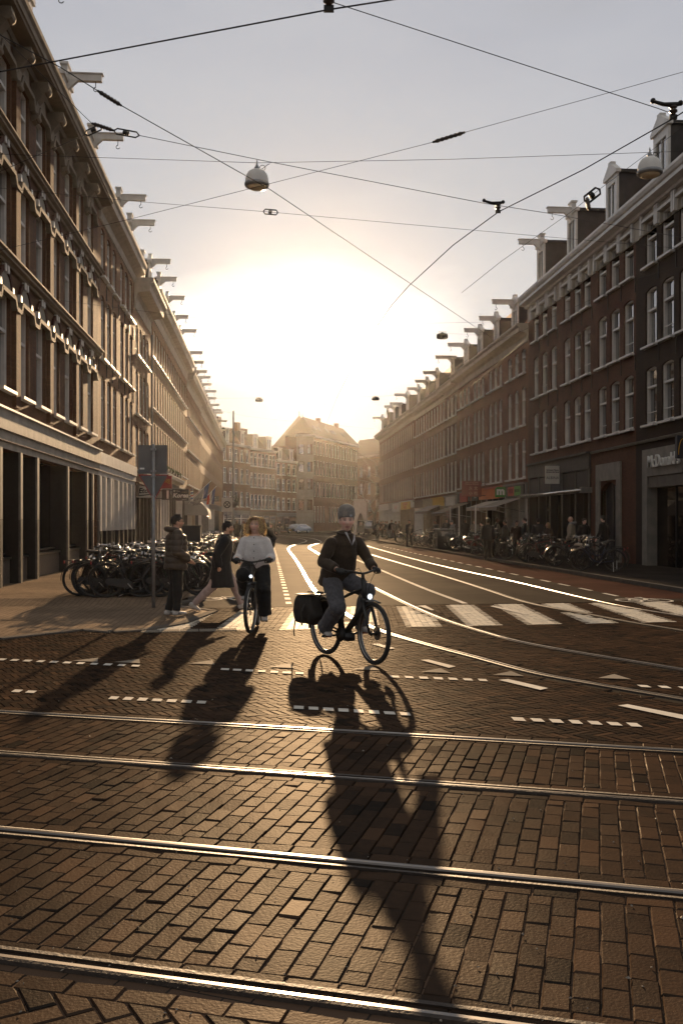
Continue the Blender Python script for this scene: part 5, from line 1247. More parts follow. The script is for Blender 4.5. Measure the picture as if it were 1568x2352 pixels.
t = thing('awning', 'small red awning past the cream one', 'awning', (LF, 83, 0)); MB().q((.05, 0, 3.1), (.05, 4, 3.1), (1.5, 4, 2.45), (1.5, 0, 2.45)).q((1.5, 0, 2.45), (1.5, 4, 2.45), (1.5, 4, 2.2), (1.5, 0, 2.2)).q((.05, 0, 3.1), (1.5, 0, 2.45), (.05, 0, 2.45)).build('canopy', m_flagr, t); MB().tube([(1.5, 0, 2.2), (1.5, 4, 2.2)], .02, 6).build('front_bar', m_galv, t)
# square no-parking sign on its own post
c = G(522, 1262); t = thing('parking_sign', 'square white no-parking sign with a dark crossed circle on a thin post', 'sign', (c.x, c.y, .1)); D = c.x * sin(YAW) + c.y * cos(YAW); u = D / F
zb, zt = EYE - (1175 - HY) * u - .1, EYE - (1143 - HY) * u - .1; wd = 25 * u
MB().lathe([(.035, 0), (.035, zt + .1)], 8).build('post', m_galv, t, True); MB().box(-wd / 2, wd / 2, -.08, -.05, zb, zt).build('plate', m_signwhite, t)
MB().tube([(.28 * wd * cos(a), -.085, (zb + zt) / 2 + .28 * wd * sin(a)) for a in [k * pi / 10 for k in range(20)]], .035, 6, closed=True).build('ring', m_ltdark, t); cx = .22 * wd; zm = (zb + zt) / 2
MB().bar((-cx, -.085, zm - cx), (cx, -.085, zm + cx), .03, .05).bar((cx, -.085, zm - cx), (-cx, -.085, zm + cx), .03, .05).build('cross', m_ltdark, t)
c = A(568, 1136, 76); 
t, w_, h_ = hang_sign('small pale lit sign with a star beyond the parking sign', 486.5, 503, 1140, 1152, 95, m_signbk); text('\u2605', .2, m_ltwhite, t, (0, -.045, h_ * .7), F0); text('MARKT', .14, m_ltwhite, t, (0, -.045, h_ * .3), F0)
# --- right side
t, w_, h_ = hang_sign('cream projecting sign with dark capital letters over the rolled awning', 1251, 1283.5, 1070, 1111, 45.3, m_signwhite)
text('ALBINA', .185, m_ltdark, t, (0, -.045, h_ * .32), F0, .003, .98); text('Surinaams-Chinees', .082, m_ltdark, t, (0, -.045, h_ * .76), F0, .003, .95, bold=.004); text('AFHAALCENTRUM', .082, m_ltdark, t, (0, -.045, h_ * .64), F0, .003, .9, bold=.004)
t, w_, h_ = hang_sign('tall maroon sign with pale characters over the right pavement', 1059.5, 1105, 1105, 1141, 60.5, m_maroon)
text('Noord-Oost', .17, m_ltpink, t, (0, -.045, h_ * .92), F0, .003, .95); text('Chinese Eethuis', .15, m_ltpink, t, (0, -.045, h_ * .8), F0, .003, .92); text('\u4e1c \u5317', .26, m_ltpink, t, (.1, -.045, h_ * .52), F0, .003); text('\u5c0f \u5403', .26, m_ltpink, t, (.1, -.045, h_ * .2), F0, .003)
c = A(1148, 1142, 55.5); t = thing('leaf_sign', 'green rounded sign with a white letter m', 'sign', (c.x, c.y, c.z)); s = .6
MB().prism([(-.3, .0), (.22, 0), (.3, .08), (.3, .6), (-.2, .6), (-.3, .48)], lambda a, b: (a, -.06, b), lambda a, b: (a, .06, b)).build('board', m_green, t); text('m', .62, m_ltwhite, t, (0, -.066, .34), F0, .004, 1, bold=.03); MB().box(.3, RF - c.x, -.02, .02, .28, .34).build('bracket', m_iron, t)
def wall_sign(label, y0, y1, z0, z1, mat, strings=(), out_=.14, cat='sign'):
    t = thing('shop_sign', label, cat, (RF - out_, y1 - 1.1, z0), radians(-90)); L = y1 - y0; MB().box(0, L, 0, .06, 0, z1 - z0).build('board', mat, t)
    for s, size, mt, xr, zr in strings: text(s, size, mt, t, (L * xr, -.006, (z1 - z0) * zr), F0, .003)
    return t
m_ltred = M('letter_red', (.5, .03, .03), None, 3, .4); m_ltgreen = M('letter_green', (.08, .35, .04), None, 3, .4)
t = wall_sign('dark shop sign with red and green block lettering', 51.6, 55.4, 3.1, 3.75, m_black, (('RED', .5, m_ltwhite, .2, .5),), .16)
t = [o for o in (t,)][0]
for o in [o for o in t.children if o.name.startswith('lettering')]: bpy.data.objects.remove(o)
MB().box(.5, 1.85, -.008, 0, .08, .58).build('red_panel', m_ltred, t); MB().box(1.87, 3.2, -.008, 0, .08, .58).build('green_panel', m_ltgreen, t); text('WOK', .38, m_ltdark, t, (1.17, -.012, .33), F0); text('NOODLE', .26, m_ltdark, t, (2.53, -.012, .33), F0)
wall_sign('orange shop sign behind the green leaf sign', 57.2, 60.2, 3.12, 3.75, m_orange, (), .16)
wall_sign('dark sign with large white letters beside the maroon sign', 62.6, 64.6, 3.12, 3.75, m_black, (('TEA', .5, m_ltwhite, .6, .5),), .16)
wall_sign('red square shop sign left of the white letters', 66.0, 68.4, 3.1, 3.8, m_red, (), .16)
wall_sign('pale grey blank shop sign in the right row', 70.4, 73.6, 2.95, 3.6, m_signwhite, (), .16)
t = wall_sign('dark sign reading in pink block letters on two lines', 70.2, 72.2, 1.95, 2.8, m_brownp, (('PIZ', .42, m_ltpink, .5, .72), ('ZA', .42, m_ltpink, .5, .26)), .5)
wall_sign('yellow shop sign with red lettering far along the right row', 91.5, 97.5, 2.95, 3.7, m_yellow, (('GOUD INKOOP', .42, m_ltred, .5, .7), ('JUWELIER', .38, m_ltred, .5, .27)), .2)
wall_sign('pale shop sign with faint red letters beyond the yellow one', 98.6, 104, 2.8, 3.7, m_signwhite, (('SLAGERIJ', .5, m_ltpink, .5, .5),), .2)
# restaurant lettering and arch sign
t = thing('restaurant_sign', 'white raised lettering over the dark restaurant entrance at the right edge', 'sign', (RF - .15, 33.75, 3.60), radians(-90)); text("McDonald's", .62, m_ltwhite, t, (0, -.04, .25), F0, .03, .92, align='LEFT', bold=.003)
c = (13.62, 29.95); t = thing('arch_sign', 'dark projecting sign with a yellow arch at the right edge', 'sign', (c[0], c[1], 3.75)); MB().box(-.36, .36, -.08, .08, 0, .74).build('board', m_navy, t)
for s in (-1, 1): MB().tube([(s * .17 - .15 * cos(a), -.09, .11 + .52 * sin(a)) for a in [k * pi / 12 for k in range(13)]], [(.03, .01)] * 13, 6, side=(0, 1, 0)).build('arch', m_gold, t, True)
MB().box(.36, RF - c[0], -.02, .02, .4, .46).build('bracket', m_iron, t)
# awnings of the right row
def awning(label, y0, y1, z1, z0, out_, mat, val=.2):
    t = thing('awning', label, 'awning', (RF, y1 - 1.1, 0), radians(-90)); L = y1 - y0
    n = max(2, round(L / .8))
    for k in range(n):
        a, b = L * k / n, L * (k + 1) / n; MB().q((a, -.05, z1), (b, -.05, z1), (b, -out_, z0), (a, -out_, z0)).q((a, -out_, z0), (b, -out_, z0), (b, -out_ - .01, z0 - val), (a, -out_ - .01, z0 - val)).build('canopy_panel', mat, t)
    MB().tube([(0, -out_, z0), (L, -out_, z0)], .03, 6).build('front_bar', m_galv, t)
    for x in (.1, L - .1): MB().tube([(x, -.05, z0 - .3), (x, -out_, z0)], .02, 6).build('arm', m_galv, t)
    return t
m_awg = M('grey_awning', (.20, .17, .14), (.16, .135, .11), 3, .8); m_awb = M('brown_awning', (.12, .085, .055), (.09, .065, .04), 3, .8)
awning('brown awning under the red and green sign', 51.6, 56.0, 3.05, 2.55, 1.6, m_awg); awning('pale awning under the green leaf sign', 56.6, 60.8, 3.0, 2.6, 1.3, M('pale_awning', (.42, .36, .30), None, 3, .8))
awning('dark sloping awning by the pink-lettered sign', 65.0, 69.6, 3.05, 2.35, 2.0, m_awb); awning('pale-edged low awning in the middle of the right row', 75.5, 82, 3.1, 2.6, 1.2, m_awg)
for i, y in enumerate((56.4, 61.6, 65.0)):
    t = thing('awning_post', ['thin white post holding the brown awning', 'white post under the maroon sign', 'white post beside the seated hooded person'][i], 'post', (RF - 1.7 + i * .1, y - 1.1, .1)); MB().box(-.04, .04, -.04, .04, 0, 2.6).build('shaft', m_white, t); MB().box(-.09, .09, -.09, .09, 0, .05).build('foot', m_white, t)
# tall white banner with a dark arch, down the street
c = c2w((827 - HX) / F * 128, 128); t = thing('banner_stand', 'tall white advertising column with a dark pointed arch near the far trees', 'advertising column', (c[0], c[1], .0)); MB().box(-.85, .85, -.3, .3, .2, 4.6).box(-1.0, 1.0, -.4, .4, 4.6, 4.8).box(-.7, .7, -.25, .25, 0, .2).build('column', m_signwhite, t)
MB().prism([(-.42, .7), (.42, .7), (.42, 2.0), (.2, 2.7), (0, 3.0), (-.2, 2.7), (-.42, 2.0)], lambda a, b: (a, -.31, b), lambda a, b: (a, -.305, b)).build('arch_print', m_ltdark, t); MB().lathe([(.28, 0), (.28, .02)], 16, (.1, -.32, 1.3), 'y').build('round_plate', m_red, t)
# ================================================================ bicycles and mopeds
WR = .345
m_alloy = M('dull_alloy', (.07, .067, .064), (.04, .038, .036), 20, .4, .8)
def wheel_meshes(r=WR, tw=.022, n=44, ns=28):
    ty = MB(); ty.tube([(0, r * cos(a), r * sin(a)) for a in [2 * pi * k / n for k in range(n)]], tw, 8, side=(1, 0, 0), closed=True)
    ri = MB(); ri.tube([(0, (r - .028) * cos(a), (r - .028) * sin(a)) for a in [2 * pi * k / n for k in range(n)]], [(.012, .009)] * n, 6, side=(1, 0, 0), closed=True)
    sp = MB(); sp.lathe([(.02, -.05), (.032, -.03), (.016, -.02), (.016, .02), (.032, .03), (.02, .05)], 10, (0, 0, 0), 'x')
    for k in range(ns):
        a = 2 * pi * k / ns; b = a + (.35 if k % 2 else -.35); s = .028 if k % 4 < 2 else -.028
        sp.tube([(s, .03 * cos(b), .03 * sin(b)), (0, (r - .03) * cos(a), (r - .03) * sin(a))], .0014, 3, cap=False)
    return ty.mesh('wheel', m_rubber, True), ri.mesh('rim', m_alloy, True), sp.mesh('spokes', m_alloy)
WM = wheel_meshes()
def put_wheel(root, y, z=WR, yaw=0.0, steer=None, tw=None):
    w = ob('wheel', (tw or WM)[0], root, (0, y, z + .022), (R.uniform(0, 6), 0, yaw)); ob('rim', (tw or WM)[1], w); ob('spokes', (tw or WM)[2], w); return w
def mudguard(root, y, a0, a1, mat, yaw=0, r=WR + .045):
    mb = MB(); n = 14
    pts = [(0, r * cos(a0 + (a1 - a0) * k / n), r * sin(a0 + (a1 - a0) * k / n)) for k in range(n + 1)]
    mb.tube(pts, [(.026, .006)] * (n + 1), 6, side=(1, 0, 0)); mb.build('mudguard', mat, root, True, loc=(0, y, WR + .022), rot=(0, 0, yaw))
def make_bike(style='dutch', col=None, basket=False, steer=0.0):
    root = empty('bicycle'); col = col or m_black; t = MB(); r = .015
    BB, RH, FH = (0, -.08, .29), (0, -.53, WR + .02), (0, .56, WR + .02); ST = (0, -.25, .80); HB, HT = (0, .40, .68), (0, .33, .93)
    t.tube([BB, ST], r, 8).tube([HB, HT], .02, 8)
    if style == 'dutch': t.tube([BB, (0, .1, .35), (0, .28, .52), HB], r * 1.15, 8).tube([(0, -.17, .56), (0, .02, .52), (0, .22, .62), (0, .345, .86)], r, 8)
    elif style == 'diamond': t.tube([BB, HB], r * 1.15, 8).tube([(0, -.23, .76), (0, .345, .88)], r, 8)
    else: t.tube([BB, (0, .2, .40), HB], r * 1.3, 8).tube([(0, -.19, .62), (0, .36, .80)], r, 8)
    for s in (-1, 1):
        t.tube([(s * .03, BB[1], BB[2]), (s * .055, RH[1], RH[2])], .009, 6).tube([(s * .02, -.235, .76), (s * .055, RH[1], RH[2])], .008, 6)
    t.build('frame', col, root, True)
    fk = MB()
    for s in (-1, 1): fk.tube([(s * .03, .395, .70), (s * .05, .47, .52), (s * .05, FH[1], FH[2])], [.013, .012, .009], 6)
    fk.box(-.045, .045, .375, .415, .67, .71); fk.build('fork', col, root, True)
    put_wheel(root, RH[1]); put_wheel(root, FH[1], yaw=steer)
    mudguard(root, RH[1], radians(20), radians(185), col); mudguard(root, FH[1], radians(25), radians(150), col, steer)
    hb = MB()
    if style == 'diamond': P = [(-.29, .29, 1.02), (-.12, .33, 1.03), (0, .345, 1.03), (.12, .33, 1.03), (.29, .29, 1.02)]
    else: P = [(-.27, .05, 1.06), (-.26, .18, 1.07), (-.2, .29, 1.08), (-.08, .33, 1.04), (0, .335, 1.02), (.08, .33, 1.04), (.2, .29, 1.08), (.26, .18, 1.07), (.27, .05, 1.06)]
    hb.tube(P, .011, 8).tube([(0, .33, .92), (0, .335, 1.03)], .013, 8); h = hb.build('handlebar', m_chrome, root, True)
    for s in (-1, 1):
        a, b = (Vector(P[0]), Vector(P[1])) if s < 0 else (Vector(P[-1]), Vector(P[-2])); MB().tube([a, a + (b - a).normalized() * .12], .017, 8).build('grip', m_rubber, h, True)
    MB().ball((.1, .3, 1.09), (.03, .03, .022), 8, 6).build('bell', m_chrome, h, True)
    s_ = MB(); s_.tube([(0, -.40, .96), (0, -.33, .965), (0, -.25, .955), (0, -.12, .95)], [(.05, .02), (.10, .035), (.085, .032), (.022, .018)], 10, side=(1, 0, 0)); sd = s_.build('saddle', m_darkwood if style == 'dutch' else m_black, root, True)
    MB().tube([(0, -.25, .78), (0, -.275, .94)], .013, 8).build('seat_post', m_chrome, sd, True)
    rk = MB()
    for x in (-.06, 0, .06): rk.tube([(x, -.30, .765), (x, -.82, .765)], .006, 5)
    for y in (-.32, -.5, -.68, -.82): rk.tube([(-.06, y, .765), (.06, y, .765)], .006, 5)
    for s in (-1, 1): rk.tube([(s * .06, -.62, .765), (s * .06, RH[1], RH[2])], .006, 5)
    rk.build('rack', m_iron, root)
    cc = MB(); cc.prism([(-.56, .33), (-.50, .41), (-.08, .39), (.03, .29), (-.08, .19), (-.50, .27)], lambda a, b: (.05, a, b), lambda a, b: (.075, a, b)); cc.build('chain_case', m_black, root)
    cr = MB(); cr.tube([(.085, -.08, .29), (.1, .03, .17)], .011, 6).tube([(-.085, -.08, .29), (-.1, -.19, .41)], .011, 6).tube([(-.1, -.08, .29), (.1, -.08, .29)], .012, 6); k = cr.build('crank', m_steel, root, True)
    MB().box(.105, .19, -.005, .065, .158, .182).build('pedal', m_rubber, k); MB().box(-.19, -.105, -.225, -.155, .398, .422).build('pedal', m_rubber, k)
    MB().ball((0, .47, .80), (.04, .05, .04), 10, 8).build('head_lamp', m_chrome, root, True)
    MB().box(-.03, .03, -.86, -.835, .70, .76).build('rear_reflector', m_red, root)
    MB().tube([(-.05, -.50, .33), (-.16, -.52, .02)], .008, 5).build('kickstand', m_steel, root)
    if basket:
        b = MB()
        for z in (.88, 1.0, 1.13): b.tube([(-.2, .42, z), (.2, .42, z), (.2, .72, z), (-.2, .72, z)], .006, 5, closed=True)
        b.box(-.2, .2, .42, .72, .875, .885)
        for i in range(7): b.box(-.2 + i * .0667 - .004, -.2 + i * .0667 + .004, .716, .724, .88, 1.13).box(-.2 + i * .0667 - .004, -.2 + i * .0667 + .004, .416, .424, .88, 1.13)
        b.build('basket', m_iron, root)
    return root
m_bblue = M('frame_blue', (.015, .025, .06), None, 5, .3, .1); m_bred = M('frame_red', (.13, .012, .01), None, 5, .3, .1); m_bgrey = M('frame_grey', (.05, .05, .052), None, 5, .3, .3); m_bgreen = M('frame_green', (.025, .06, .03), None, 5, .3, .1); m_crate = M('black_crate', (.014, .014, .014), None, 6, .6)
protos = [('black upright', make_bike('dutch', m_black)), ('black straight-barred', make_bike('diamond', m_black, steer=.3)), ('grey step-through', make_bike('step', m_bgrey)), ('dark blue', make_bike('dutch', m_bblue, True, -.35)), ('dark green', make_bike('step', m_bgreen, steer=.5)), ('red-framed', make_bike('diamond', m_bred, steer=-.2))]
trees = [(n, gather(p_)) for n, p_ in protos]
used = [False] * len(trees)
def park(i, x, y, z, rz, lean, label, group, tip=0.0):
    n, tr = trees[i]
    if not used[i]: o = protos[i][1]; used[i] = True
    else: o = clone(tr)
    o.location = (x, y, z); o.rotation_mode = 'XYZ'
    o.rotation_euler = (Matrix.Rotation(rz, 4, 'Z') @ Matrix.Rotation(lean, 4, 'Y') @ Matrix.Rotation(tip, 4, 'X')).to_euler()
    return tag(o, label, 'bicycle', group)
GL = 'bicycles parked along the left kerb'; GR = 'bicycles parked along the right kerb'
# front of the left row: told apart one by one
park(0, -3.15, 20.9, .10, radians(97), .10, 'black bicycle at the near end of the left rack, wheel towards the shop', GL)
park(1, -3.05, 20.35, .13, radians(80), radians(63), 'fallen bicycle lying at the very front of the left rack', GL)
park(4, -1.95, 20.75, .10, radians(-84), -.08, 'dark green bicycle whose front wheel juts out behind the standing man', GL)
park(2, -2.05, 21.5, .10, radians(-96), .06, 'grey step-through bicycle just behind the sign post', GL)
park(5, -3.1, 21.6, .10, radians(88), -.1, 'red-framed bicycle in the second line of the left rack', GL)
park(3, -2.2, 23.1, .10, radians(-92), .05, 'dark blue bicycle with a wire front basket in the left rack', GL)
y = 22.2; k = 0
while y < 56:
    i = R.choice((0, 0, 1, 2, 4, 0, 3, 1)); flip = R.random() < .55
    park(i, -2.55 + R.uniform(-.45, .5), y, .10, radians((92 if flip else -88) + R.gauss(0, 9)), R.gauss(0, .09), ['black upright', 'black straight-barred', 'grey step-through', 'dark blue basketed', 'dark green', 'red'][i] + ' bicycle packed tightly in the long left rack', GL)
    y += R.uniform(.26, .52) * (1 + (y - 22) * .012); k += 1
for k in range(16):
    i = R.choice((0, 1, 0, 4, 2)); park(i, -2.7 + R.uniform(-.75, .75), 20.55 + k * .22 + R.uniform(-.06, .06), .10, radians((95 if k % 2 else -86) + R.gauss(0, 11)), R.gauss(0, .13), ['black upright', 'black straight-barred', 'grey step-through', 'dark blue basketed', 'dark green', 'red'][i] + ' bicycle jammed into the near end of the left rack', GL)
# right kerb
rb = [(10.75, 30.2, 3, 'far-right bicycle in the shade whose thin rim catches the light'), (11.4, 31.6, 0, 'shaded bicycle beside the beige-jacketed person'), (10.9, 33.5, 2, 'grey bicycle in the dark group left of the shaded pair'), (11.3, 35.0, 1, 'straight-barred bicycle in the dark group near the red cycle lane'), (10.8, 36.6, 5, 'red-framed bicycle in the shade of the right kerb'), (11.2, 38.4, 0, 'black bicycle behind the emblem-jacketed person'), (10.8, 47.0, 4, 'green bicycle next to the parked motorcycles'), (11.0, 51.5, 1, 'black bicycle between the mopeds'), (10.7, 57.0, 0, 'black bicycle just behind the pedestrian in black'), (11.0, 59.5, 2, 'grey bicycle leaning past the waste container'), (10.8, 62.5, 3, 'blue bicycle near the pedestrian in black'), (10.6, 70.0, 0, 'bicycle with large bright wheels left of the pedestrian in black'), (10.9, 73.0, 1, 'far bicycle at the end of the right rack'), (11.9, 34.2, 1, 'black bicycle in the deep shade before the arched portal'), (12.2, 36.0, 0, 'black bicycle nearest the arched portal'), (11.9, 39.5, 0, 'black bicycle in the shade below the cream projecting sign'), (10.9, 40.3, 1, 'bicycle between the emblem jacket and the shaded group'), (12.0, 42.2, 4, 'green bicycle by the dark shop front'), (10.8, 45.4, 0, 'black bicycle right of the black moped'), (11.7, 46.4, 2, 'grey bicycle behind the black moped'), (11.6, 50.4, 0, 'black bicycle behind the red moped'), (10.8, 60.8, 1, 'black bicycle just past the waste container'), (11.4, 64.8, 0, 'black bicycle beside the pedestrian in black'), (10.9, 67.2, 2, 'grey bicycle before the bright-wheeled one')]
for x, y, i, lab in rb: park(i, x, y, .1, radians(R.choice((70, 110, -75, -105)) + R.gauss(0, 8)), R.gauss(0, .08), lab, GR)
# carrier crate on a bike behind the standing man
c = A(437, 1226, 23.6); t = thing('delivery_crate', 'black delivery crate standing on the parked bicycles beside the standing man', 'crate', (c.x, c.y, c.z - .18)); MB().box(-.26, .26, -.2, .2, 0, .015).box(-.26, .26, -.2, -.185, .015, .36).box(-.26, .26, .185, .2, .015, .36).box(-.26, -.245, -.185, .185, .015, .36).box(.245, .26, -.185, .185, .015, .36).build('box', m_crate, t); MB().box(-.28, .28, -.22, .22, .36, .39).build('lid', m_crate, t)

WM2 = wheel_meshes(.19, .055, 24, 10)
def moped(label, p, rz, col, lean=0.0, group='mopeds on the right pavement', screen=True):
    t = thing('moped', label, 'moped', (p[0], p[1], p[2]), rz, group)
    if lean: t.rotation_euler = (Matrix.Rotation(rz, 4, 'Z') @ Matrix.Rotation(lean, 4, 'Y')).to_euler()
    for y in (-.6, .62): 
        w = ob('wheel', WM2[0], t, (0, y, .245)); ob('rim', WM2[1], w); ob('spokes', WM2[2], w)
    b = MB(); b.tube([(0, -.88, .72), (0, -.6, .66), (0, -.25, .52), (0, -.05, .38)], [(.09, .07), (.17, .17), (.17, .17), (.14, .1)], 12, side=(1, 0, 0)).tube([(0, -.08, .3), (0, .3, .29)], [(.17, .05), (.16, .05)], 10, side=(1, 0, 0)); b.build('rear_body', col, t, True)
    b = MB(); b.tube([(0, .33, .3), (0, .40, .55), (0, .36, .92)], [(.17, .05), (.22, .05), (.15, .07)], 12, side=(1, 0, 0)).tube([(0, .45, .5), (0, .62, .47), (0, .82, .36)], [(.06, .03), (.08, .04), (.05, .02)], 8, side=(1, 0, 0)); b.build('leg_shield', col, t, True)
    MB().tube([(0, -.85, .80), (0, -.5, .80), (0, -.12, .77)], [(.1, .05), (.15, .06), (.12, .05)], 12, side=(1, 0, 0)).build('seat', m_black, t, True)
    MB().tube([(0, .55, .3), (0, .36, .92), (0, .33, 1.02)], .03, 8).build('fork', m_iron, t, True)
    h = MB().tube([(-.34, .2, 1.05), (-.15, .3, 1.04), (0, .33, 1.03), (.15, .3, 1.04), (.34, .2, 1.05)], .016, 8).build('handlebar', m_black, t, True)
    for s in (-1, 1): MB().tube([(s * .22, .27, 1.05), (s * .3, .27, 1.22)], .006, 5).ball((s * .32, .27, 1.27), (.06, .015, .04), 8, 6).build('mirror', m_chrome, h, True)
    MB().ball((0, .42, .95), (.08, .06, .07), 10, 8).build('head_lamp', m_chrome, t, True); MB().box(-.05, .05, -.93, -.89, .66, .72).build('tail_lamp', m_red, t); MB().tube([(.14, -.2, .25), (.17, -.75, .33)], [.03, .05], 8).build('exhaust', m_steel, t, True)
    return t
moped('black moped with chrome exhaust near the right kerb', (10.6, 43.8, .1), radians(160), m_black, .1); moped('red and grey moped beside the terrace', (10.9, 49.0, .1), radians(200), m_bred, .1)
moped('silver moped with a high leg shield behind the waste container', (11.0, 53.8, .1), radians(20), m_bgrey, -.1); moped('orange-lit moped farther up the right kerb', (10.8, 55.4, .1), radians(170), m_black, .1)
c = c2w((1008 - HX) / F * 58.0, 58.0)
t = thing('waste_container', 'square dark waste container at the right kerb', 'bin', (c[0] + .3, c[1], .1)); MB().box(-.5, .5, -.5, .5, 0, 1.15).build('body', m_crate, t); MB().box(-.54, .54, -.54, .54, 1.15, 1.22).build('lid', m_galv, t); MB().box(-.25, .25, -.52, -.5, .75, 1.0).build('flap', m_galv, t)

# ---- car and van far down the street
def car(label, p, rz, col, van=False):
    t = thing('car' if not van else 'van', label, 'car' if not van else 'van', (p[0], p[1], 0), rz); hw = .9
    if not van: prof = [(-2.2, .35), (-2.25, .75), (-2.05, .95), (-1.5, 1.0), (-.85, 1.42), (.6, 1.45), (1.7, 1.02), (2.1, .9), (2.15, .4)]
    else: prof = [(-2.3, .35), (-2.35, .9), (-2.0, 1.15), (-1.3, 1.85), (1.9, 1.95), (2.2, 1.6), (2.25, .4)]
    b = MB(); n = len(prof); secs = [(-hw, .93), (-hw * .97, 1.0), (hw * .97, 1.0), (hw, .93)]
    for x, k in secs:
        for (y, z) in prof: b.v.append((x * (1 if z < 1.0 else (.86 if z > 1.2 else .95)), y * k, .35 + (z - .35) * (k if z > .9 else 1)))
    for i in range(len(secs) - 1):
        for j in range(n): b.f.append((i * n + j, (i + 1) * n + j, (i + 1) * n + (j + 1) % n, i * n + (j + 1) % n))
    b.f.append(tuple(range(n))); b.f.append(tuple(range(3 * n, 4 * n))[::-1]); b.build('body', col, t, False)
    zz_ = (1.0, 1.40) if not van else (1.15, 1.8); y0, y1 = (-1.45, -.92) if not van else (-1.96, -1.36)
    MB().q((-.72, y0 - .03, zz_[0] + .05), (.72, y0 - .03, zz_[0] + .05), (.66, y1 - .03, zz_[1]), (-.66, y1 - .03, zz_[1])).build('windscreen', m_glass, t)
    for s in (-1, 1):
        MB().q((s * .87, y0 + .45, zz_[0] + .06), (s * .87, 1.2, zz_[0] + .06), (s * .80, .6, zz_[1] - .02), (s * .80, y1 + .1, zz_[1] - .02)).build('side_window', m_glass, t)
        MB().box(s * .5 - .18, s * .5 + .18, -2.27, -2.2, .68, .82).build('headlight', m_chrome, t)
        for y in (-1.4, 1.35):
            w_ = MB().lathe([(.1, -.1), (.3, -.1), (.33, -.06), (.33, .06), (.3, .1), (.1, .1)], 16, (s * .8, y, .33), 'x').build('wheel', m_rubber, t, True); MB().lathe([(.02, -.105), (.2, -.105), (.2, .105), (.02, .105)], 12, (s * .8, y, .33), 'x').build('hub', m_steel, w_)
    MB().box(-.28, .28, -2.29, -2.25, .45, .56).build('number_plate', m_yellow, t)
    return t
m_silver = M('silver_paint', (.42, .44, .47), (.38, .4, .43), 2, .25, .6, coat=.5)
car('silver car turning at the far end of the street', c2w((686 - HX) / F * 150, 150), radians(-38), m_silver)
car('dark van parked far off near the trees', c2w((843 - HX) / F * 120, 120), radians(8), M('dark_van_paint', (.02, .022, .022), None, 2, .3, coat=.4), True)
# ================================================================ people
def bake(me, mods):
    o = bpy.data.objects.new('x', me); tmps.collection.objects.link(o)
    for ty, kw in mods:
        m = o.modifiers.new('m', ty)
        for k, v in kw.items(): setattr(m, k, v)
    vl = tmps.view_layers[0]; vl.update(); dg = vl.depsgraph
    r = bpy.data.meshes.new_from_object(o.evaluated_get(dg)); bpy.data.objects.remove(o); return r
def vox(mb, size, name, mat, sm=3, fold=0.0, ff=9.0, quilt=None):
    me = mb.mesh(name); r = bake(me, [('REMESH', dict(mode='VOXEL', voxel_size=size, use_smooth_shade=True)), ('SMOOTH', dict(factor=.5, iterations=sm))]); bpy.data.meshes.remove(me)
    r.name = name; r.materials.clear(); r.materials.append(mat)
    if fold or quilt:
        co_ = []; ns = [v.normal.copy() for v in r.vertices]
        for v, n in zip(r.vertices, ns):
            p = v.co; d = 0
            if fold:
                q = Vector((p.x * ff, p.y * ff, p.z * ff * .7)); d += fold * (1 - 2 * abs(noise.noise(q))) + fold * .5 * noise.noise(q * 2.3)
            if quilt: d += quilt[1] * (abs(sin(p.z * pi / quilt[0])) ** .6 - .6)
            v.co = p + n * d
    r.polygons.foreach_set('use_smooth', [True] * len(r.polygons)); r.update(); return r
def skinmat(name, c):
    m = bpy.data.materials.new(name); m.use_nodes = True; nt = m.node_tree; p = nt.nodes['Principled BSDF']; p.inputs['Roughness'].default_value = .5
    at = N(nt, 'ShaderNodeAttribute', attribute_name='tint'); mu = N(nt, 'ShaderNodeMixRGB', blend_type='MULTIPLY'); mu.inputs[0].default_value = 1; mu.inputs[1].default_value = (*c, 1)
    LK(nt, at.outputs['Color'], mu.inputs[2]); LK(nt, mu.outputs[0], p.inputs['Base Color']); p.inputs['Subsurface Weight'].default_value = .12; p.inputs['Subsurface Radius'].default_value = (.01, .004, .002); return m
SK = [skinmat('skin_fair', (.86, .57, .45)), skinmat('skin_tan', (.58, .35, .25)), skinmat('skin_deep', (.16, .08, .05))]
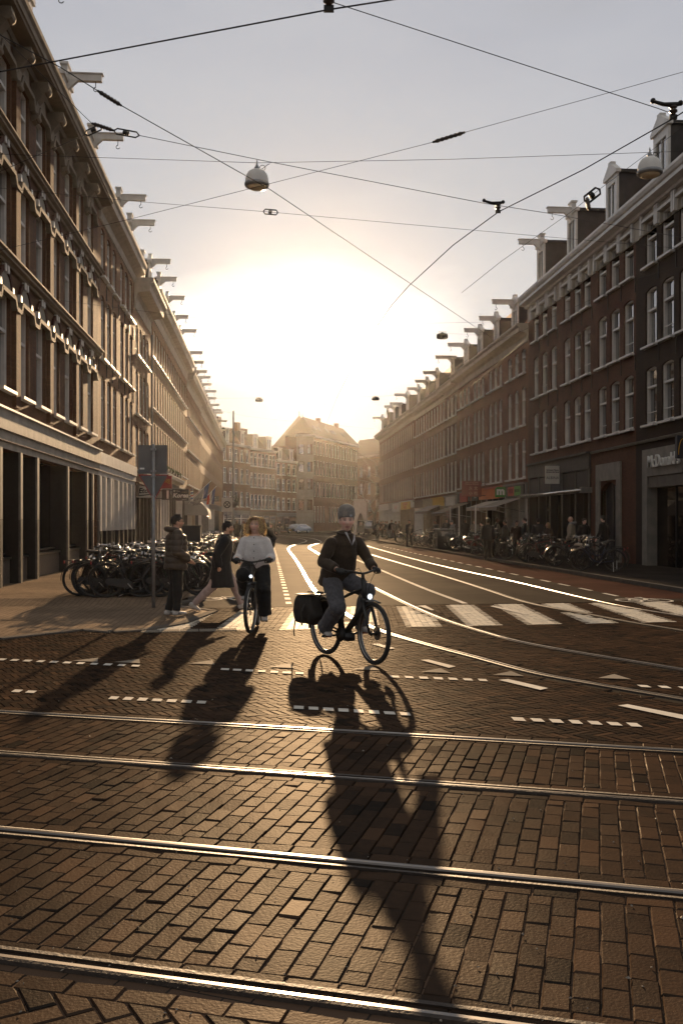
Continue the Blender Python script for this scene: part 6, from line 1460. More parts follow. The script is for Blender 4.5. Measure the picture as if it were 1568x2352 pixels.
def head_shape(mb, Mx, s=1.0, res=(30, 36)):
    i0 = len(mb.v); nl, no = res
    for i in range(nl + 1):
        th = pi * i / nl
        for j in range(no):
            ph = 2 * pi * j / no; dx, dy, dz = sin(th) * sin(ph), sin(th) * cos(ph), -cos(th)
            x, y, z = dx * .074, dy * .097, dz * .118
            if z < -.02:
                k = (-z - .02) / .098; x *= 1 - .34 * k ** 1.2; y = y * (1 - .22 * k) + (.012 * k if y > -.02 else .03 * k)
            if y < 0 and z > -.03: y *= 1.06
            if y > .02:
                ax = abs(x)
                pr = max(0, min(1, (.03 - z) / .055)) if z > -.028 else max(0, 1 - (-.028 - z) / .014)
                y += .026 * math.exp(-(x / .0135) ** 2) * pr
                y -= .012 * math.exp(-((ax - .031) / .015) ** 2 - ((z - .012) / .011) ** 2)
                y += .006 * math.exp(-((z - .033) / .010) ** 2) * math.exp(-(x / .05) ** 4)
                y += .007 * math.exp(-(x / .022) ** 2 - ((z + .056) / .006) ** 2) + .006 * math.exp(-(x / .02) ** 2 - ((z + .069) / .006) ** 2)
                y -= .004 * math.exp(-(x / .02) ** 2 - ((z + .0625) / .003) ** 2)
                y += .006 * math.exp(-((ax - .045) / .018) ** 2 - ((z + .02) / .02) ** 2) + .007 * math.exp(-(x / .018) ** 2 - ((z + .098) / .014) ** 2)
            mb.v.append((x, y, z))
    for i in range(nl):
        for j in range(no): mb.f.append((i0 + i * no + j, i0 + i * no + (j + 1) % no, i0 + (i + 1) * no + (j + 1) % no, i0 + (i + 1) * no + j))
    for sx in (-1, 1): mb.ball((sx * .074, -.008, -.004), (.013, .022, .033), 8, 6)
    mb.xf(Mx @ Matrix.Scale(s, 4), i0)
def tint_face(me, Mx, s, hair, beard=0.0):
    inv = (Mx @ Matrix.Scale(s, 4)).inverted(); at = me.color_attributes.new('tint', 'FLOAT_COLOR', 'POINT'); out_ = []
    for v in me.vertices:
        p = inv @ v.co; c = [1, 1, 1]
        if p.y > .03 and abs(p.z) < .125:
            ax = abs(p.x); e = math.exp(-((ax - .031) / .015) ** 2 - ((p.z - .012) / .009) ** 2); c = [k * (1 - .95 * e) for k in c]
            b = math.exp(-((ax - .032) / .02) ** 4 - ((p.z - .032) / .007) ** 2); c = [k * (1 - .6 * b) + h * .6 * b for k, h in zip(c, hair)]
            l = math.exp(-(p.x / .026) ** 4 - ((p.z + .0625) / .010) ** 2); c = [c[0] * (1 - .4 * l), c[1] * (1 - .68 * l), c[2] * (1 - .62 * l)]
            q = math.exp(-((ax - .04) / .02) ** 2 - ((p.z + .02) / .02) ** 2) * .25; c = [c[0], c[1] * (1 - q), c[2] * (1 - q)]
            if beard and p.z < -.03 and l < .3: bb = beard * min(1, (-.03 - p.z) / .02); c = [k * (1 - bb) + h * bb for k, h in zip(c, hair)]
        out_ += [*c, 1]
    at.data.foreach_set('color', out_)
def grip_hand(mb, wr, bar, axis, up=(0, 0, 1), inner=1, r=.0088):
    "palm laid over a bar, four fingers curled round it, thumb under from the inner side"
    wr, bar, a, up = Vector(wr), Vector(bar), Vector(axis).normalized(), Vector(up); f = (bar - wr); f = (f - a * f.dot(a)).normalized(); n = a.cross(f)
    if n.dot(up) < 0: n = -n
    top = bar + n * .028
    mb.tube([wr, wr + (top - wr) * .5, top - f * .012, top + f * .016], [(.026, .022), (.038, .022), (.044, .019), (.042, .013)], 10, side=a)
    for k in range(4):
        o = a * ((k - 1.5) * .0225); L = (1.0, 1.08, 1.03, .85)[k]
        mb.tube([top + o + f * .008, top + o + f * .030 * L - n * .008, bar + o + f * .036 * L - n * .012, bar + o + f * .012 - n * .033], [r * 1.08, r, r * .95, r * .8], 7)
    i = a * inner
    mb.tube([wr + (top - wr) * .55 + i * .03, bar + i * .056 - f * .018 + n * .008, bar + i * .058 + f * .012 - n * .022, bar + i * .045 + f * .02 - n * .03], [.0135, .012, .010, .008], 7)
def rest_hand(mb, wr, d, side, curl):
    "relaxed hand hanging from the wrist"
    wr, d, s, c = Vector(wr), Vector(d).normalized(), Vector(side).normalized(), Vector(curl).normalized()
    mb.tube([wr, wr + d * .045, wr + d * .085], [(.024, .018), (.040, .018), (.038, .014)], 10, side=s)
    for k in range(4):
        o = s * ((k - 1.5) * .021); L = (.92, 1.05, 1, .8)[k] * .075; b = wr + d * .082 + o
        mb.tube([b, b + d * L * .5 + c * .006, b + d * L * .85 + c * .022, b + d * L * .95 + c * .038], [.0092, .0088, .008, .0068], 7)
    mb.tube([wr + d * .02 + s * .03, wr + d * .055 + s * .048 + c * .012, wr + d * .09 + s * .045 + c * .025], [.012, .010, .0075], 7)
def leg(mb, hip, kn, an, r=(.10, .085, .072, .062, .052), off=0.0):
    hip, kn, an = map(Vector, (hip, kn, an)); pts = [hip, hip.lerp(kn, .5), kn, kn.lerp(an, .35), kn.lerp(an, .7), an]
    rr = [r[0], (r[0] + r[1]) / 2, r[1], r[2] + .006, r[3], r[4]]; mb.tube(pts, [q + off for q in rr], 12); mb.ball(kn, r[1] + off, 10, 8)
def arm(mb, sh, el, wr, r=(.055, .048, .042, .032), off=0.0):
    sh, el, wr = map(Vector, (sh, el, wr)); mb.tube([sh, sh.lerp(el, .5), el, el.lerp(wr, .4), wr], [r[0] + off, r[1] + off, r[2] + off, r[2] + off, r[3] + off], 12); mb.ball(sh, r[0] + off + .002, 10, 8); mb.ball(el, r[2] + off, 10, 8)
def torso(mb, J, k, hem=0.0, collar=0.0, belly=0.0):
    p, c, n = Vector(J['pel']), Vector(J['chest']), Vector(J['neck']); side = Vector(J['shR']) - Vector(J['shL']); sw = side.length / 2
    up = (c - p).normalized()
    pts = [p - up * hem, p, p.lerp(c, .45), c, c.lerp(n, .6), n - Vector((0, 0, .01)), n + Vector((0, 0, .05 + collar))]
    rr = [(.175 + k + hem * .1, .13 + k + hem * .05), (.17 + k, .125 + k), (.155 + k + belly, .115 + k + belly), (sw * .93 + k * .6, .125 + k), (sw * .86 + k * .5, .105 + k), (.085 + k * .5, .075 + k * .5), (.062 + k * .4, .062 + k * .4)]
    if hem <= .001: pts, rr = pts[1:], rr[1:]
    mb.tube(pts, rr, 18, side=side, pw=2.3)
def shoe_mesh(mb, an, toe, up=(0, 0, 1), w=.048):
    an, toe = Vector(an), Vector(toe); f = (toe - an); f.normalize(); u = Vector(up); u = (u - f * u.dot(f)).normalized(); s = f.cross(u)
    b = an - u * .045
    mb.tube([b - f * .075, b - f * .05, b, b + f * .07, b + f * .13, b + f * .175], [(.028, .03), (.038, .042), (.042, .045), (w, .036), (w, .028), (.03, .018)], 12, side=s, pw=2.6); mb.tube([an + u * .02, an - u * .03], [.044, .046], 10)
def pose_stand(h=1.78, step=0.0, arms=0.05, look=0.0):
    k = h / 1.78; J = dict(pel=(0, 0, .96), chest=(0, .01, 1.27), neck=(0, .0, 1.49), head=(0, .03, 1.655), shR=(.19, 0, 1.42), shL=(-.19, 0, 1.42), elR=(.25, -.03 - arms, 1.13), elL=(-.25, -.03 + arms, 1.13), wrR=(.24, .06 - arms * 2, .90), wrL=(-.24, .06 + arms * 2, .90),
        hipR=(.09, 0, .94), hipL=(-.09, 0, .94), knR=(.10, .02 + step * .45, .52), knL=(-.10, .02 - step * .3, .52), anR=(.10, step, .10), anL=(-.10, -step, .10 + abs(step) * .15), toeR=(.11, .2 + step, .10), toeL=(-.11, .2 - step, .06))
    return {a: tuple(c * k for c in b) for a, b in J.items()}
def pose_sit(h=1.75):
    return dict(pel=(0, 0, .5), chest=(0, .03, .82), neck=(0, .06, 1.04), head=(0, .11, 1.2), shR=(.19, .05, .98), shL=(-.19, .05, .98), elR=(.24, .12, .72), elL=(-.24, .12, .72), wrR=(.14, .36, .74), wrL=(-.14, .36, .74), hipR=(.09, 0, .5), hipL=(-.09, 0, .5), knR=(.12, .44, .52), knL=(-.12, .44, .52), anR=(.12, .46, .10), anL=(-.12, .42, .10), toeR=(.12, .66, .10), toeL=(-.12, .62, .10))
def pose_ride(phase=0.0, hip=.98, reach=.30, hw=.27, hz=1.06, lean=.16):
    cr = .165; bb = Vector((0, -.08, .31)); J = dict(pel=(0, -.28, hip), chest=(0, -.28 + lean * .7, hip + .32), neck=(0, -.28 + lean, hip + .53), head=(0, -.28 + lean + .05, hip + .70), shR=(.19, -.28 + lean, hip + .46), shL=(-.19, -.28 + lean, hip + .46), wrR=(hw, reach - .10, hz + .035), wrL=(-hw, reach - .10, hz + .035), hipR=(.09, -.26, hip - .02), hipL=(-.09, -.26, hip - .02))
    for s, n in ((1, 'R'), (-1, 'L')):
        a = phase + (pi if s < 0 else 0); pd = bb + Vector((s * .12, cr * cos(a), cr * sin(a))); an = pd + Vector((0, -.06, .105)); J['an' + n] = tuple(an); J['toe' + n] = tuple(pd + Vector((0, .12, .075)))
        hp = Vector(J['hip' + n]); d = an - hp; L1, L2 = .44, .43; D = min(d.length, L1 + L2 - .004); x = (L1 * L1 - L2 * L2 + D * D) / (2 * D); hh = sqrt(max(L1 * L1 - x * x, 0)); dn = d.normalized(); fw = Vector((0, 1, .2)); fw = (fw - dn * fw.dot(dn)).normalized(); J['kn' + n] = tuple(hp + dn * x + fw * hh + Vector((s * .03, 0, 0)))
        sh, wr = Vector(J['sh' + n]), Vector(J['wr' + n]); d = wr - sh; L1, L2 = .30, .27; D = min(d.length, L1 + L2 - .01); x = (L1 * L1 - L2 * L2 + D * D) / (2 * D); hh = sqrt(max(L1 * L1 - x * x, 0)); dn = d.normalized(); ow = Vector((s * .8, -.2, -.6)); ow = (ow - dn * ow.dot(dn)).normalized(); J['el' + n] = tuple(sh + dn * x + ow * hh)
    return J
HAIRM = {}
def hairmat(c, tf=.5):
    k = 'hair_%d_%d_%d' % tuple(int(x * 255) for x in c)
    if k in MATS: return MATS[k]
    m = bpy.data.materials.new(k); m.use_nodes = True; nt = m.node_tree; p = nt.nodes['Principled BSDF']; p.inputs['Base Color'].default_value = (*c, 1); p.inputs['Roughness'].default_value = .45
    tr = N(nt, 'ShaderNodeBsdfTranslucent'); tr.inputs[0].default_value = (*[min(1, x * 1.6) for x in c], 1); mx = N(nt, 'ShaderNodeMixShader'); mx.inputs[0].default_value = tf; p.inputs['Sheen Weight'].default_value = .4; LK(nt, p.outputs[0], mx.inputs[1]); LK(nt, tr.outputs[0], mx.inputs[2]); LK(nt, mx.outputs[0], nt.nodes['Material Output'].inputs['Surface'])
    MATS[k] = m; return m
def person(label, loc, rz, J, top, legs, shoe, hair, skin=0, v=.012, hem=.1, k=.035, fold=.006, hat=None, look=None, pitch=0.0, hood=None, long_hair=0, glove=None, quilt=None, grip=None, beard=0.0, hs=1.0, sleeve=.02, legoff=.012, coat=None, belly=0.0, lr=None, group=None, neckline=0.0):
    """one continuous body; clothes, hair and shoes are its children"""
    hd = Vector(J['head']); yaw = look or 0.0
    Mx = Matrix.Translation(hd) @ Matrix.Rotation(yaw, 4, 'Z') @ Matrix.Rotation(pitch, 4, 'X')
    b = MB(); Mx = Mx @ Matrix.Scale(hs, 4); head_shape(b, Mx, 1.0, (30, 36) if v < .01 else (18, 22)); n = Vector(J['neck'])
    b.tube([n - Vector((0, 0, .06)), n + Vector((0, 0, .03)), Mx @ Vector((0, -.012, -.06))], [.062, .056, .055], 12)
    torso(b, J, -.012); 
    for s in 'RL': arm(b, J['sh' + s], J['el' + s], J['wr' + s]); leg(b, J['hip' + s], J['kn' + s], J['an' + s])
    hands = MB() if glove else b
    for s, sg in (('R', 1), ('L', -1)):
        wr, el = Vector(J['wr' + s]), Vector(J['el' + s])
        if grip: grip_hand(hands, wr, wr + Vector((grip[0] * sg, .085, -.03)), Vector((1, -grip[1] * sg, 0)), inner=-sg, r=.0088 if v < .01 else .011)
        else: rest_hand(hands, wr, wr - el, (0, 1, 0), (-sg, 0, 0))
    body = vox(b, v, 'person', SK[skin], 2 if v < .01 else 1); tint_face(body, Mx, 1.0, [min(1, c * 2) for c in hair[:3]] if hair else (.2, .12, .08), beard)
    root = tag(ob('person', body, None, loc, (0, 0, rz)), label, 'person', group)
    if glove: MBg = vox(hands, min(v, .009), 'gloves', glove, 1); ob('gloves', MBg, root)
    # top
    t = MB(); torso(t, J, k, hem, neckline, belly)
    for s in 'RL':
        el, wr = Vector(J['el' + s]), Vector(J['wr' + s]); arm(t, J['sh' + s], el, el.lerp(wr, .95), (.062, .058, .05, .042), sleeve)
    if coat:
        p = Vector(J['pel']); t.tube([p + Vector((0, 0, .2)), p + Vector((0, 0, -.05)), p + Vector((0, coat[1], -coat[0]))], [(.2, .16), (.22, .19), (.25, .25)], 18, side=(1, 0, 0), pw=2.4)
    ob('jacket', vox(t, max(v, .010), 'jacket', top, 3, fold, 7.0, quilt), root)
    cl_ = MB(); nn = n + Vector((0, .0, .02)); cl_.tube([nn + Vector((.085 * cos(a), .01 + .08 * sin(a), .02 * (-sin(a)))) for a in [2 * pi * i / 20 for i in range(20)]], [(.018, .034)] * 20, 8, side=(0, 0, 1) if False else None, closed=True)
    if hood: cl_.tube([n + Vector((.12 * cos(a), -.06 + .10 * sin(a), .03 - .02 * sin(a))) for a in [2 * pi * i / 20 for i in range(20)]], .055, 10, closed=True)
    if neckline == 0: ob('collar', vox(cl_, max(v, .009), 'collar', top if not hood else hood, 2), root)
    lg = MB(); p = Vector(J['pel']); lg.tube([p + Vector((0, 0, .10)), p + Vector((0, 0, -.02)), p.lerp((Vector(J['hipR']) + Vector(J['hipL'])) / 2, 1) + Vector((0, 0, -.08))], [(.165, .125), (.175, .135), (.16, .12)], 16, side=(1, 0, 0))
    for s in 'RL': leg(lg, J['hip' + s], J['kn' + s], J['an' + s], lr or (.105, .085, .075, .066, .062), legoff)
    ob('trousers', vox(lg, max(v, .010), 'trousers', legs, 2, fold, 9.0), root)
    for s in 'RL':
        sh = MB(); shoe_mesh(sh, J['an' + s], J['toe' + s]); ob('shoe', vox(sh, max(v, .008), 'shoe', shoe, 1), root)
    if hair:
        hb = MB()
        if long_hair: 
            hb.ball((0, -.022, .022), (.09, .105, .118), 16, 12).tube([(0, -.06, .05), (0, -.075, -.05), (0, -.07, -.05 - long_hair)], [(.085, .05), (.1, .06), (.09, .05)], 12, side=(1, 0, 0))
            for sx in (-1, 1): hb.tube([(sx * .07, .0, .06), (sx * .09, -.01, -.03), (sx * .085, -.01, -.04 - long_hair * .8)], [(.03, .05), (.035, .055), (.03, .04)], 8)
        else: hb.ball((0, -.016, .03), (.081, .104, .105), 16, 12); hb.tube([(0, .05, .115), (0, -.05, .13)], [(.05, .03), (.06, .025)], 10, side=(1, 0, 0))
        hm = vox(hb, max(v, .008), 'hair', hairmat(hair), 1, .005, 28.0)
        bm = bmesh.new(); bm.from_mesh(hm)   # clear the face
        zf = .045 if not long_hair else .055
        bmesh.ops.delete(bm, geom=[q for q in bm.verts if (q.co.y > .055 and q.co.z < zf and abs(q.co.x) < .072) or (not long_hair and q.co.y > -.02 and q.co.z < .0) or (not long_hair and q.co.z < -.045)], context='VERTS'); bm.to_mesh(hm); bm.free()
        ob('hair', hm, root).matrix_local = Mx
    if hat is not None:
        h_ = MB(); h_.lathe([(.083, .012), (.097, .02), (.099, .05), (.094, .07), (.094, .10), (.08, .135), (.045, .157), (.002, .163)], 24); 
        for q in range(len(h_.v)): x, y, z = h_.v[q]; h_.v[q] = (x * .97, y * 1.10 - .006, z + .024 - .25 * min(y, 0) * -.4)
        o = ob('beanie', bake(h_.mesh('beanie', hat), [('SUBSURF', dict(levels=1))]), root); o.matrix_local = Mx; o.data.polygons.foreach_set('use_smooth', [True] * len(o.data.polygons))
    return root, Mx

m_jkt = M('brown_jacket_cloth', (.05, .033, .019), (.033, .022, .013), 40, .85, bump=.5, bsc=160, sheen=.35); m_jean = M('denim', (.11, .107, .118), (.07, .069, .077), 30, .85, bump=.4, bsc=240, sheen=.35); m_shoew = M('white_shoe', (.55, .51, .48), (.42, .39, .37), 20, .6); m_glove = M('black_glove', (.014, .013, .012), None, 20, .6)
m_beanie = M('grey_beanie', (.26, .24, .22), (.19, .175, .16), 60, .9, bump=.6, bsc=120, sheen=.6); m_card = M('white_wool', (.80, .77, .76), (.68, .65, .64), 60, .9, bump=.6, bsc=140, sheen=.6); m_dark = M('black_cloth', (.014, .013, .013), (.009, .009, .009), 20, .85, bump=.3, sheen=.35); m_coat = M('navy_coat', (.012, .013, .016), (.008, .009, .011), 30, .85, bump=.3, bsc=120, sheen=.35)
m_puff = M('brown_puffer', (.060, .042, .026), (.04, .028, .018), 10, .6, bump=.2, sheen=.35); m_rose = M('dusty_trousers', (.46, .35, .32), (.36, .27, .25), 20, .85, bump=.3, bsc=160, sheen=.35); m_shirt = M('pale_shirt', (.55, .57, .62), None, 10, .7)

# ---- the two cyclists in front
def heading(pr, pf): d = Vector(pf) - Vector(pr); return atan2(-d.x, d.y)
def make_city(root, kind):
    "ridden city bicycle, wheelbase 1.07, origin between the wheels"
    man = kind == 'man'; col = m_black; t = MB(); RH, FH = (0, -.53, WR + .02), (0, .54, WR + .02); BB = (0, -.09, .30)
    HB, HT = (0, .37, .74), (0, .31, 1.0)
    t.tube([BB, (0, -.27, .84)], .019, 8).tube([HB, HT], .026, 8)
    if man: t.tube([BB, (0, .1, .46), HB], [(.04, .035), (.042, .04), (.036, .03)], 10, side=(1, 0, 0)).tube([(0, -.235, .72), (0, .335, .90)], .021, 8)
    else: t.tube([BB, (0, .12, .36), (0, .3, .58), HB], .024, 8).tube([(0, -.19, .58), (0, .1, .46), (0, .33, .82)], .016, 8)
    for s in (-1, 1): t.tube([(s * .03, BB[1], BB[2]), (s * .06, RH[1], RH[2])], .012, 6).tube([(s * .02, -.25, .78), (s * .06, RH[1], RH[2])], .010, 6)
    t.build('frame', col, root, True)
    if man: MB().tube([(-.07, -.09, .30), (.07, -.09, .30)], .075, 14).box(-.055, .055, -.1, .06, .23, .33).build('motor', m_black, root, True)
    fk = MB()
    for s in (-1, 1): fk.tube([(s * .055, .38, .76), (s * .06, .47, .55), (s * .06, FH[1], FH[2])], [.02, .019, .013] if man else [.014, .013, .01], 8)
    fk.box(-.07, .07, .355, .405, .73, .775); fk.build('fork', col, root, True)
    tw = wheel_meshes(.345, .026, 56, 32); sty = radians(-4) if man else radians(-7)
    for y, yw in ((RH[1], 0), (FH[1], sty)):
        w = ob('wheel', tw[0], root, (0, y, WR + .026), (R.uniform(0, 6), 0, yw)); ob('rim', tw[1], w); ob('spokes', tw[2], w)
        MB().tube([(-.004, .322 * cos(a), .322 * sin(a)) for a in [2 * pi * q / 48 for q in range(48)]], [(.026, .003)] * 48, 6, side=(1, 0, 0), closed=True).build('reflective_band', m_steel, w, True)
        if man: MB().lathe([(.045, -.002), (.085, -.002), (.085, .002), (.045, .002)], 20, (-.045, 0, 0), 'x').build('brake_disc', m_steel, w)
    mudguard(root, RH[1], radians(15), radians(190), col, 0, WR + .05); mudguard(root, FH[1], radians(70), radians(150), col, sty, WR + .05)
    bw = .31
    P = [(-bw, .20, 1.105), (-.18, .27, 1.10), (-.06, .31, 1.075), (0, .315, 1.07), (.06, .31, 1.075), (.18, .27, 1.10), (bw, .20, 1.105)]
    h = MB().tube(P, .014, 8).tube([(0, .31, .98), (0, .315, 1.08)], .02, 8).build('handlebar', m_black, root, True)
    for s in (-1, 1):
        MB().tube([(s * bw, .20, 1.105), (s * (bw - .10), .255, 1.103)], .019, 8).build('grip', m_rubber, h, True)
        MB().tube([(s * (bw - .12), .29, 1.09), (s * (bw - .03), .27, 1.075)], .007, 6).build('brake_lever', m_iron, h, True)
        MB().tube([(s * .17, .30, 1.09), (s * .13, .42, 1.14 if s > 0 else 1.12), (s * .03, .43, .98), (s * .02, .40, .85)], .0035, 5).build('brake_cable', m_rubber, h, True)
    sd = MB().tube([(0, -.42, .985), (0, -.35, .99), (0, -.27, .98), (0, -.14, .975)], [(.06, .022), (.10, .035), (.08, .03), (.022, .018)], 10, side=(1, 0, 0)).build('saddle', m_black, root, True); MB().tube([(0, -.26, .80), (0, -.29, .97)], .014, 8).build('seat_post', m_iron, sd, True)
    rk = MB()
    for x in (-.06, 0, .06): rk.tube([(x, -.34, .78), (x, -.88, .78)], .006, 5)
    for s in (-1, 1): rk.tube([(s * .06, -.66, .78), (s * .06, RH[1], RH[2])], .006, 5)
    rk.build('rack', m_iron, root)
    cr = MB(); c_, s_ = (1, 0) if man else (.0, -1)
    a0 = radians(190) if man else radians(95)
    for s, a in ((1, a0), (-1, a0 + pi)): cr.tube([(s * .085, BB[1], BB[2]), (s * .105, BB[1] + .17 * cos(a), BB[2] + .17 * sin(a))], .013, 6)
    cr.lathe([(.09, -.004), (.09, .004)], 20, (.07, BB[1], BB[2]), 'x'); k = cr.build('crank', m_iron, root, True)
    for s, a in ((1, a0), (-1, a0 + pi)):
        py, pz = BB[1] + .17 * cos(a), BB[2] + .17 * sin(a); pd = MB().box(s * .11, s * .205, py - .04, py + .04, pz - .014, pz + .014).build('pedal', m_rubber, k); MB().box(s * .13, s * .185, py + .0405, py + .044, pz - .008, pz + .008).build('pedal_reflector', m_orange, k)
    m_led = M('led', (.9, .95, 1), None, 3, .3, emit=(.8, .9, 1), estr=22 if not man else .8)
    z = .86 if not man else .80
    hl = MB().tube([(0, .40, z), (0, .46, z)], [.034, .04], 12).box(-.012, .012, .36, .41, z - .03, z).build('head_lamp', m_iron, root, True); MB().lathe([(.034 if man else .026, 0), (.034 if man else .026, .006)], 14, (0, .464, z), 'y').build('lamp_lens', m_led, hl)
    if man: MB().box(-.035, .035, .42, .50, z - .06, z - .045).build('lamp_bracket', m_galv, root)
    return root
# man in the brown jacket
pr, pf = G(748, 1503), G(857, 1527); mid = (pr + pf) / 2; rz = heading(pr, pf)
mb_ = thing('bicycle', 'black city bicycle with two big rear bags ridden by the man in the brown jacket', 'bicycle', (mid.x, mid.y, 0), rz); make_city(mb_, 'man')
m_bag = M('black_bag', (.022, .018, .014), (.013, .011, .009), 8, .75, bump=.3, bsc=30)
for s in (-1, 1):
    bg_ = MB().tube([(s * .17, -.93, .53), (s * .17, -.88, .51), (s * .17, -.52, .51), (s * .17, -.46, .54)], [(.11, .07), (.185, .10), (.185, .10), (.12, .07)], 16, side=(0, 0, 1), pw=2.7)
    t = tag(ob('pannier_bag', vox(bg_, .014, 'pannier_bag', m_bag, 2, .006, 8), None, (mid.x, mid.y, .06), (0, 0, rz)), ['black pannier bag on the far side of the brown-jacketed rider\'s bicycle', 'large black pannier bag on the near side of the brown-jacketed rider\'s bicycle'][s > 0], 'bag')
    MB().tube([(s * .3, -.62, .32), (s * .31, -.61, .5), (s * .2, -.62, .705)], [(.02, .004)] * 3, 6, side=(0, 1, 0)).build('strap', m_black, t); MB().tube([(s * .19, -.96, .42), (s * .2, -1.0, .2), (s * .19, -1.0, .14)], [(.018, .003)] * 3, 6, side=(0, 1, 0)).build('strap_tail', m_black, t); MB().tube([(s * .17, -.88, .695), (s * .17, -.52, .695)], [(.09, .012)] * 2, 10, side=(1, 0, 0)).build('flap', m_bag, t, True)
J = pose_ride(0, 1.0, .245, .27, 1.085, .17); bbv = Vector((0, -.09, .30))
for s, nme, a in ((1, 'R', radians(190)), (-1, 'L', radians(10))):
    pd = bbv + Vector((s * .155, .17 * cos(a), .17 * sin(a))); an = pd + Vector((0, -.05, .10)); J['an' + nme] = tuple(an); J['toe' + nme] = tuple(pd + Vector((s * .015, .13, .065)))
    hp = Vector(J['hip' + nme]); d = an - hp; L1, L2 = .45, .44; D = min(d.length, .885); x = (L1 * L1 - L2 * L2 + D * D) / (2 * D); hh = sqrt(max(L1 * L1 - x * x, 0)); dn = d.normalized(); fw = Vector((s * .15, 1, .2)); fw = (fw - dn * fw.dot(dn)).normalized(); J['kn' + nme] = tuple(hp + dn * x + fw * hh)
J['elR'] = (.31, -.10, 1.20); J['elL'] = (-.31, -.02, 1.21)
J['shR'] = (.19, -.10, 1.425); J['shL'] = (-.19, -.10, 1.425); J['head'] = (0, -.045, 1.70); J['neck'] = (0, -.10, 1.53)
man, MxM = person('man in a grey beanie, brown jacket and jeans riding towards the right', (mid.x, mid.y, 0), rz, J, m_jkt, m_jean, m_shoew, (.10, .07, .05), 0, .007, .10, .04, .008, m_beanie, hs=1.13, look=radians(-27), pitch=radians(-3), glove=m_glove, grip=(-.01, .5), sleeve=.016, legoff=.012, belly=.02, lr=(.11, .09, .078, .078, .085))
o = MB().lathe([(.013, 0), (.013, .004)], 12, (-.035, .108, .062), 'y').build('beanie_emblem', m_shirt, man); o.matrix_local = MxM
vz = MB()   # open shirt collar in the jacket's neck
vz.q((-.002, .058, 1.40), (-.062, .03, 1.56), (-.09, -.02, 1.575), (-.055, .048, 1.47)).q((.0, .058, 1.40), (.03, .054, 1.46), (.075, .01, 1.565), (.05, .03, 1.56))
vz.build('shirt_collar', m_shirt, man, loc=(0, .012, 0))
MB().bar((.0, .062, 1.02), (.0, .082, 1.28), .006, .004, (0, 1, 0)).bar((0, .082, 1.28), (0, .06, 1.44), .006, .004, (0, 1, 0)).build('zip', m_iron, man)
# woman in white
pf = G(575, 1455); pr = Vector((pf.x + .105, pf.y + 1.07, 0)); mid = (pr + pf) / 2; rz = heading(pr, pf)
wb = thing('bicycle', 'black bicycle with a lit front lamp ridden by the woman in white', 'bicycle', (mid.x, mid.y, 0), rz); make_city(wb, 'woman')
J = pose_ride(0, .985, .245, .255, 1.085, .12)
for s, nme, a in ((1, 'R', radians(95)), (-1, 'L', radians(275))):
    pd = Vector((0, -.09, .30)) + Vector((s * .155, .17 * cos(a), .17 * sin(a))); an = pd + Vector((0, -.05, .10)); J['an' + nme] = tuple(an); J['toe' + nme] = tuple(pd + Vector((s * .01, .13, .055)))
    hp = Vector(J['hip' + nme]); d = an - hp; L1, L2 = .42, .42; D = min(d.length, .835); x = (L1 * L1 - L2 * L2 + D * D) / (2 * D); hh = sqrt(max(L1 * L1 - x * x, 0)); dn = d.normalized(); fw = Vector((s * .12, 1, .2)); fw = (fw - dn * fw.dot(dn)).normalized(); J['kn' + nme] = tuple(hp + dn * x + fw * hh)
J['shR'] = (.165, -.15, 1.375); J['shL'] = (-.165, -.15, 1.375); J['elR'] = (.255, -.16, 1.12); J['elL'] = (-.255, -.16, 1.12); J['neck'] = (0, -.16, 1.475); J['head'] = (0, -.12, 1.625)
wom, MxW = person('woman with curly reddish hair and a white cardigan riding towards the camera', (mid.x, mid.y, 0), rz, J, m_card, m_dark, m_shoew, None, 0, .007, .10, .045, .008, neckline=-.06, hs=1.06, look=radians(-3), pitch=radians(9), glove=m_glove, grip=(-.01, .5), sleeve=.018, legoff=.02, belly=.02, lr=(.12, .095, .085, .085, .088))
for k in range(5):
    z = 1.44 - k * .105; MB().ball((0, .02 + .012 * k, z), (.009, .006, .009), 8, 6).build('button', m_darkwood, wom)
hb = MB(); hb.ball((0, -.03, .03), (.095, .105, .115), 16, 12)
for sx in (-1, 1): hb.tube([(sx * .055, -.005, .08), (sx * .102, -.012, .01), (sx * .112, -.015, -.06), (sx * .098, -.025, -.105)], [.045, .046, .046, .028], 10)
hb.tube([(0, -.06, .05), (0, -.10, -.04), (0, -.095, -.10)], [(.08, .05), (.115, .06), (.10, .045)], 12, side=(1, 0, 0)); hb.tube([(-.06, .06, .085), (0, .075, .105), (.06, .06, .085)], .022, 8)
hm_ = vox(hb, .008, 'hair', hairmat((.25, .165, .095)), 1, .014, 24.0); bm = bmesh.new(); bm.from_mesh(hm_)
bmesh.ops.delete(bm, geom=[q for q in bm.verts if q.co.y > .03 and q.co.z < .068 and abs(q.co.x) < .064], context='VERTS'); bm.to_mesh(hm_); bm.free(); hw_ = ob('hair', hm_, wom); hw_.matrix_local = MxW
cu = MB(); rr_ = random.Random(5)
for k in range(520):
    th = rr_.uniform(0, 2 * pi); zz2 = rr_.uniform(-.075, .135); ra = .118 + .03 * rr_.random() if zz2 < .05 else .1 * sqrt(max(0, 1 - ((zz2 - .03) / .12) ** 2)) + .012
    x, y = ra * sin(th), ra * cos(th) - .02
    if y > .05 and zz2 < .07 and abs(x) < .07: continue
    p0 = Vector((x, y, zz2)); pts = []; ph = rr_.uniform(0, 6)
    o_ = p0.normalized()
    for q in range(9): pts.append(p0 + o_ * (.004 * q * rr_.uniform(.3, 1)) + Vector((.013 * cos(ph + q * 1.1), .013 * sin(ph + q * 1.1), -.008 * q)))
    cu.tube(pts, [.0040 - .0003 * q for q in range(9)], 4)
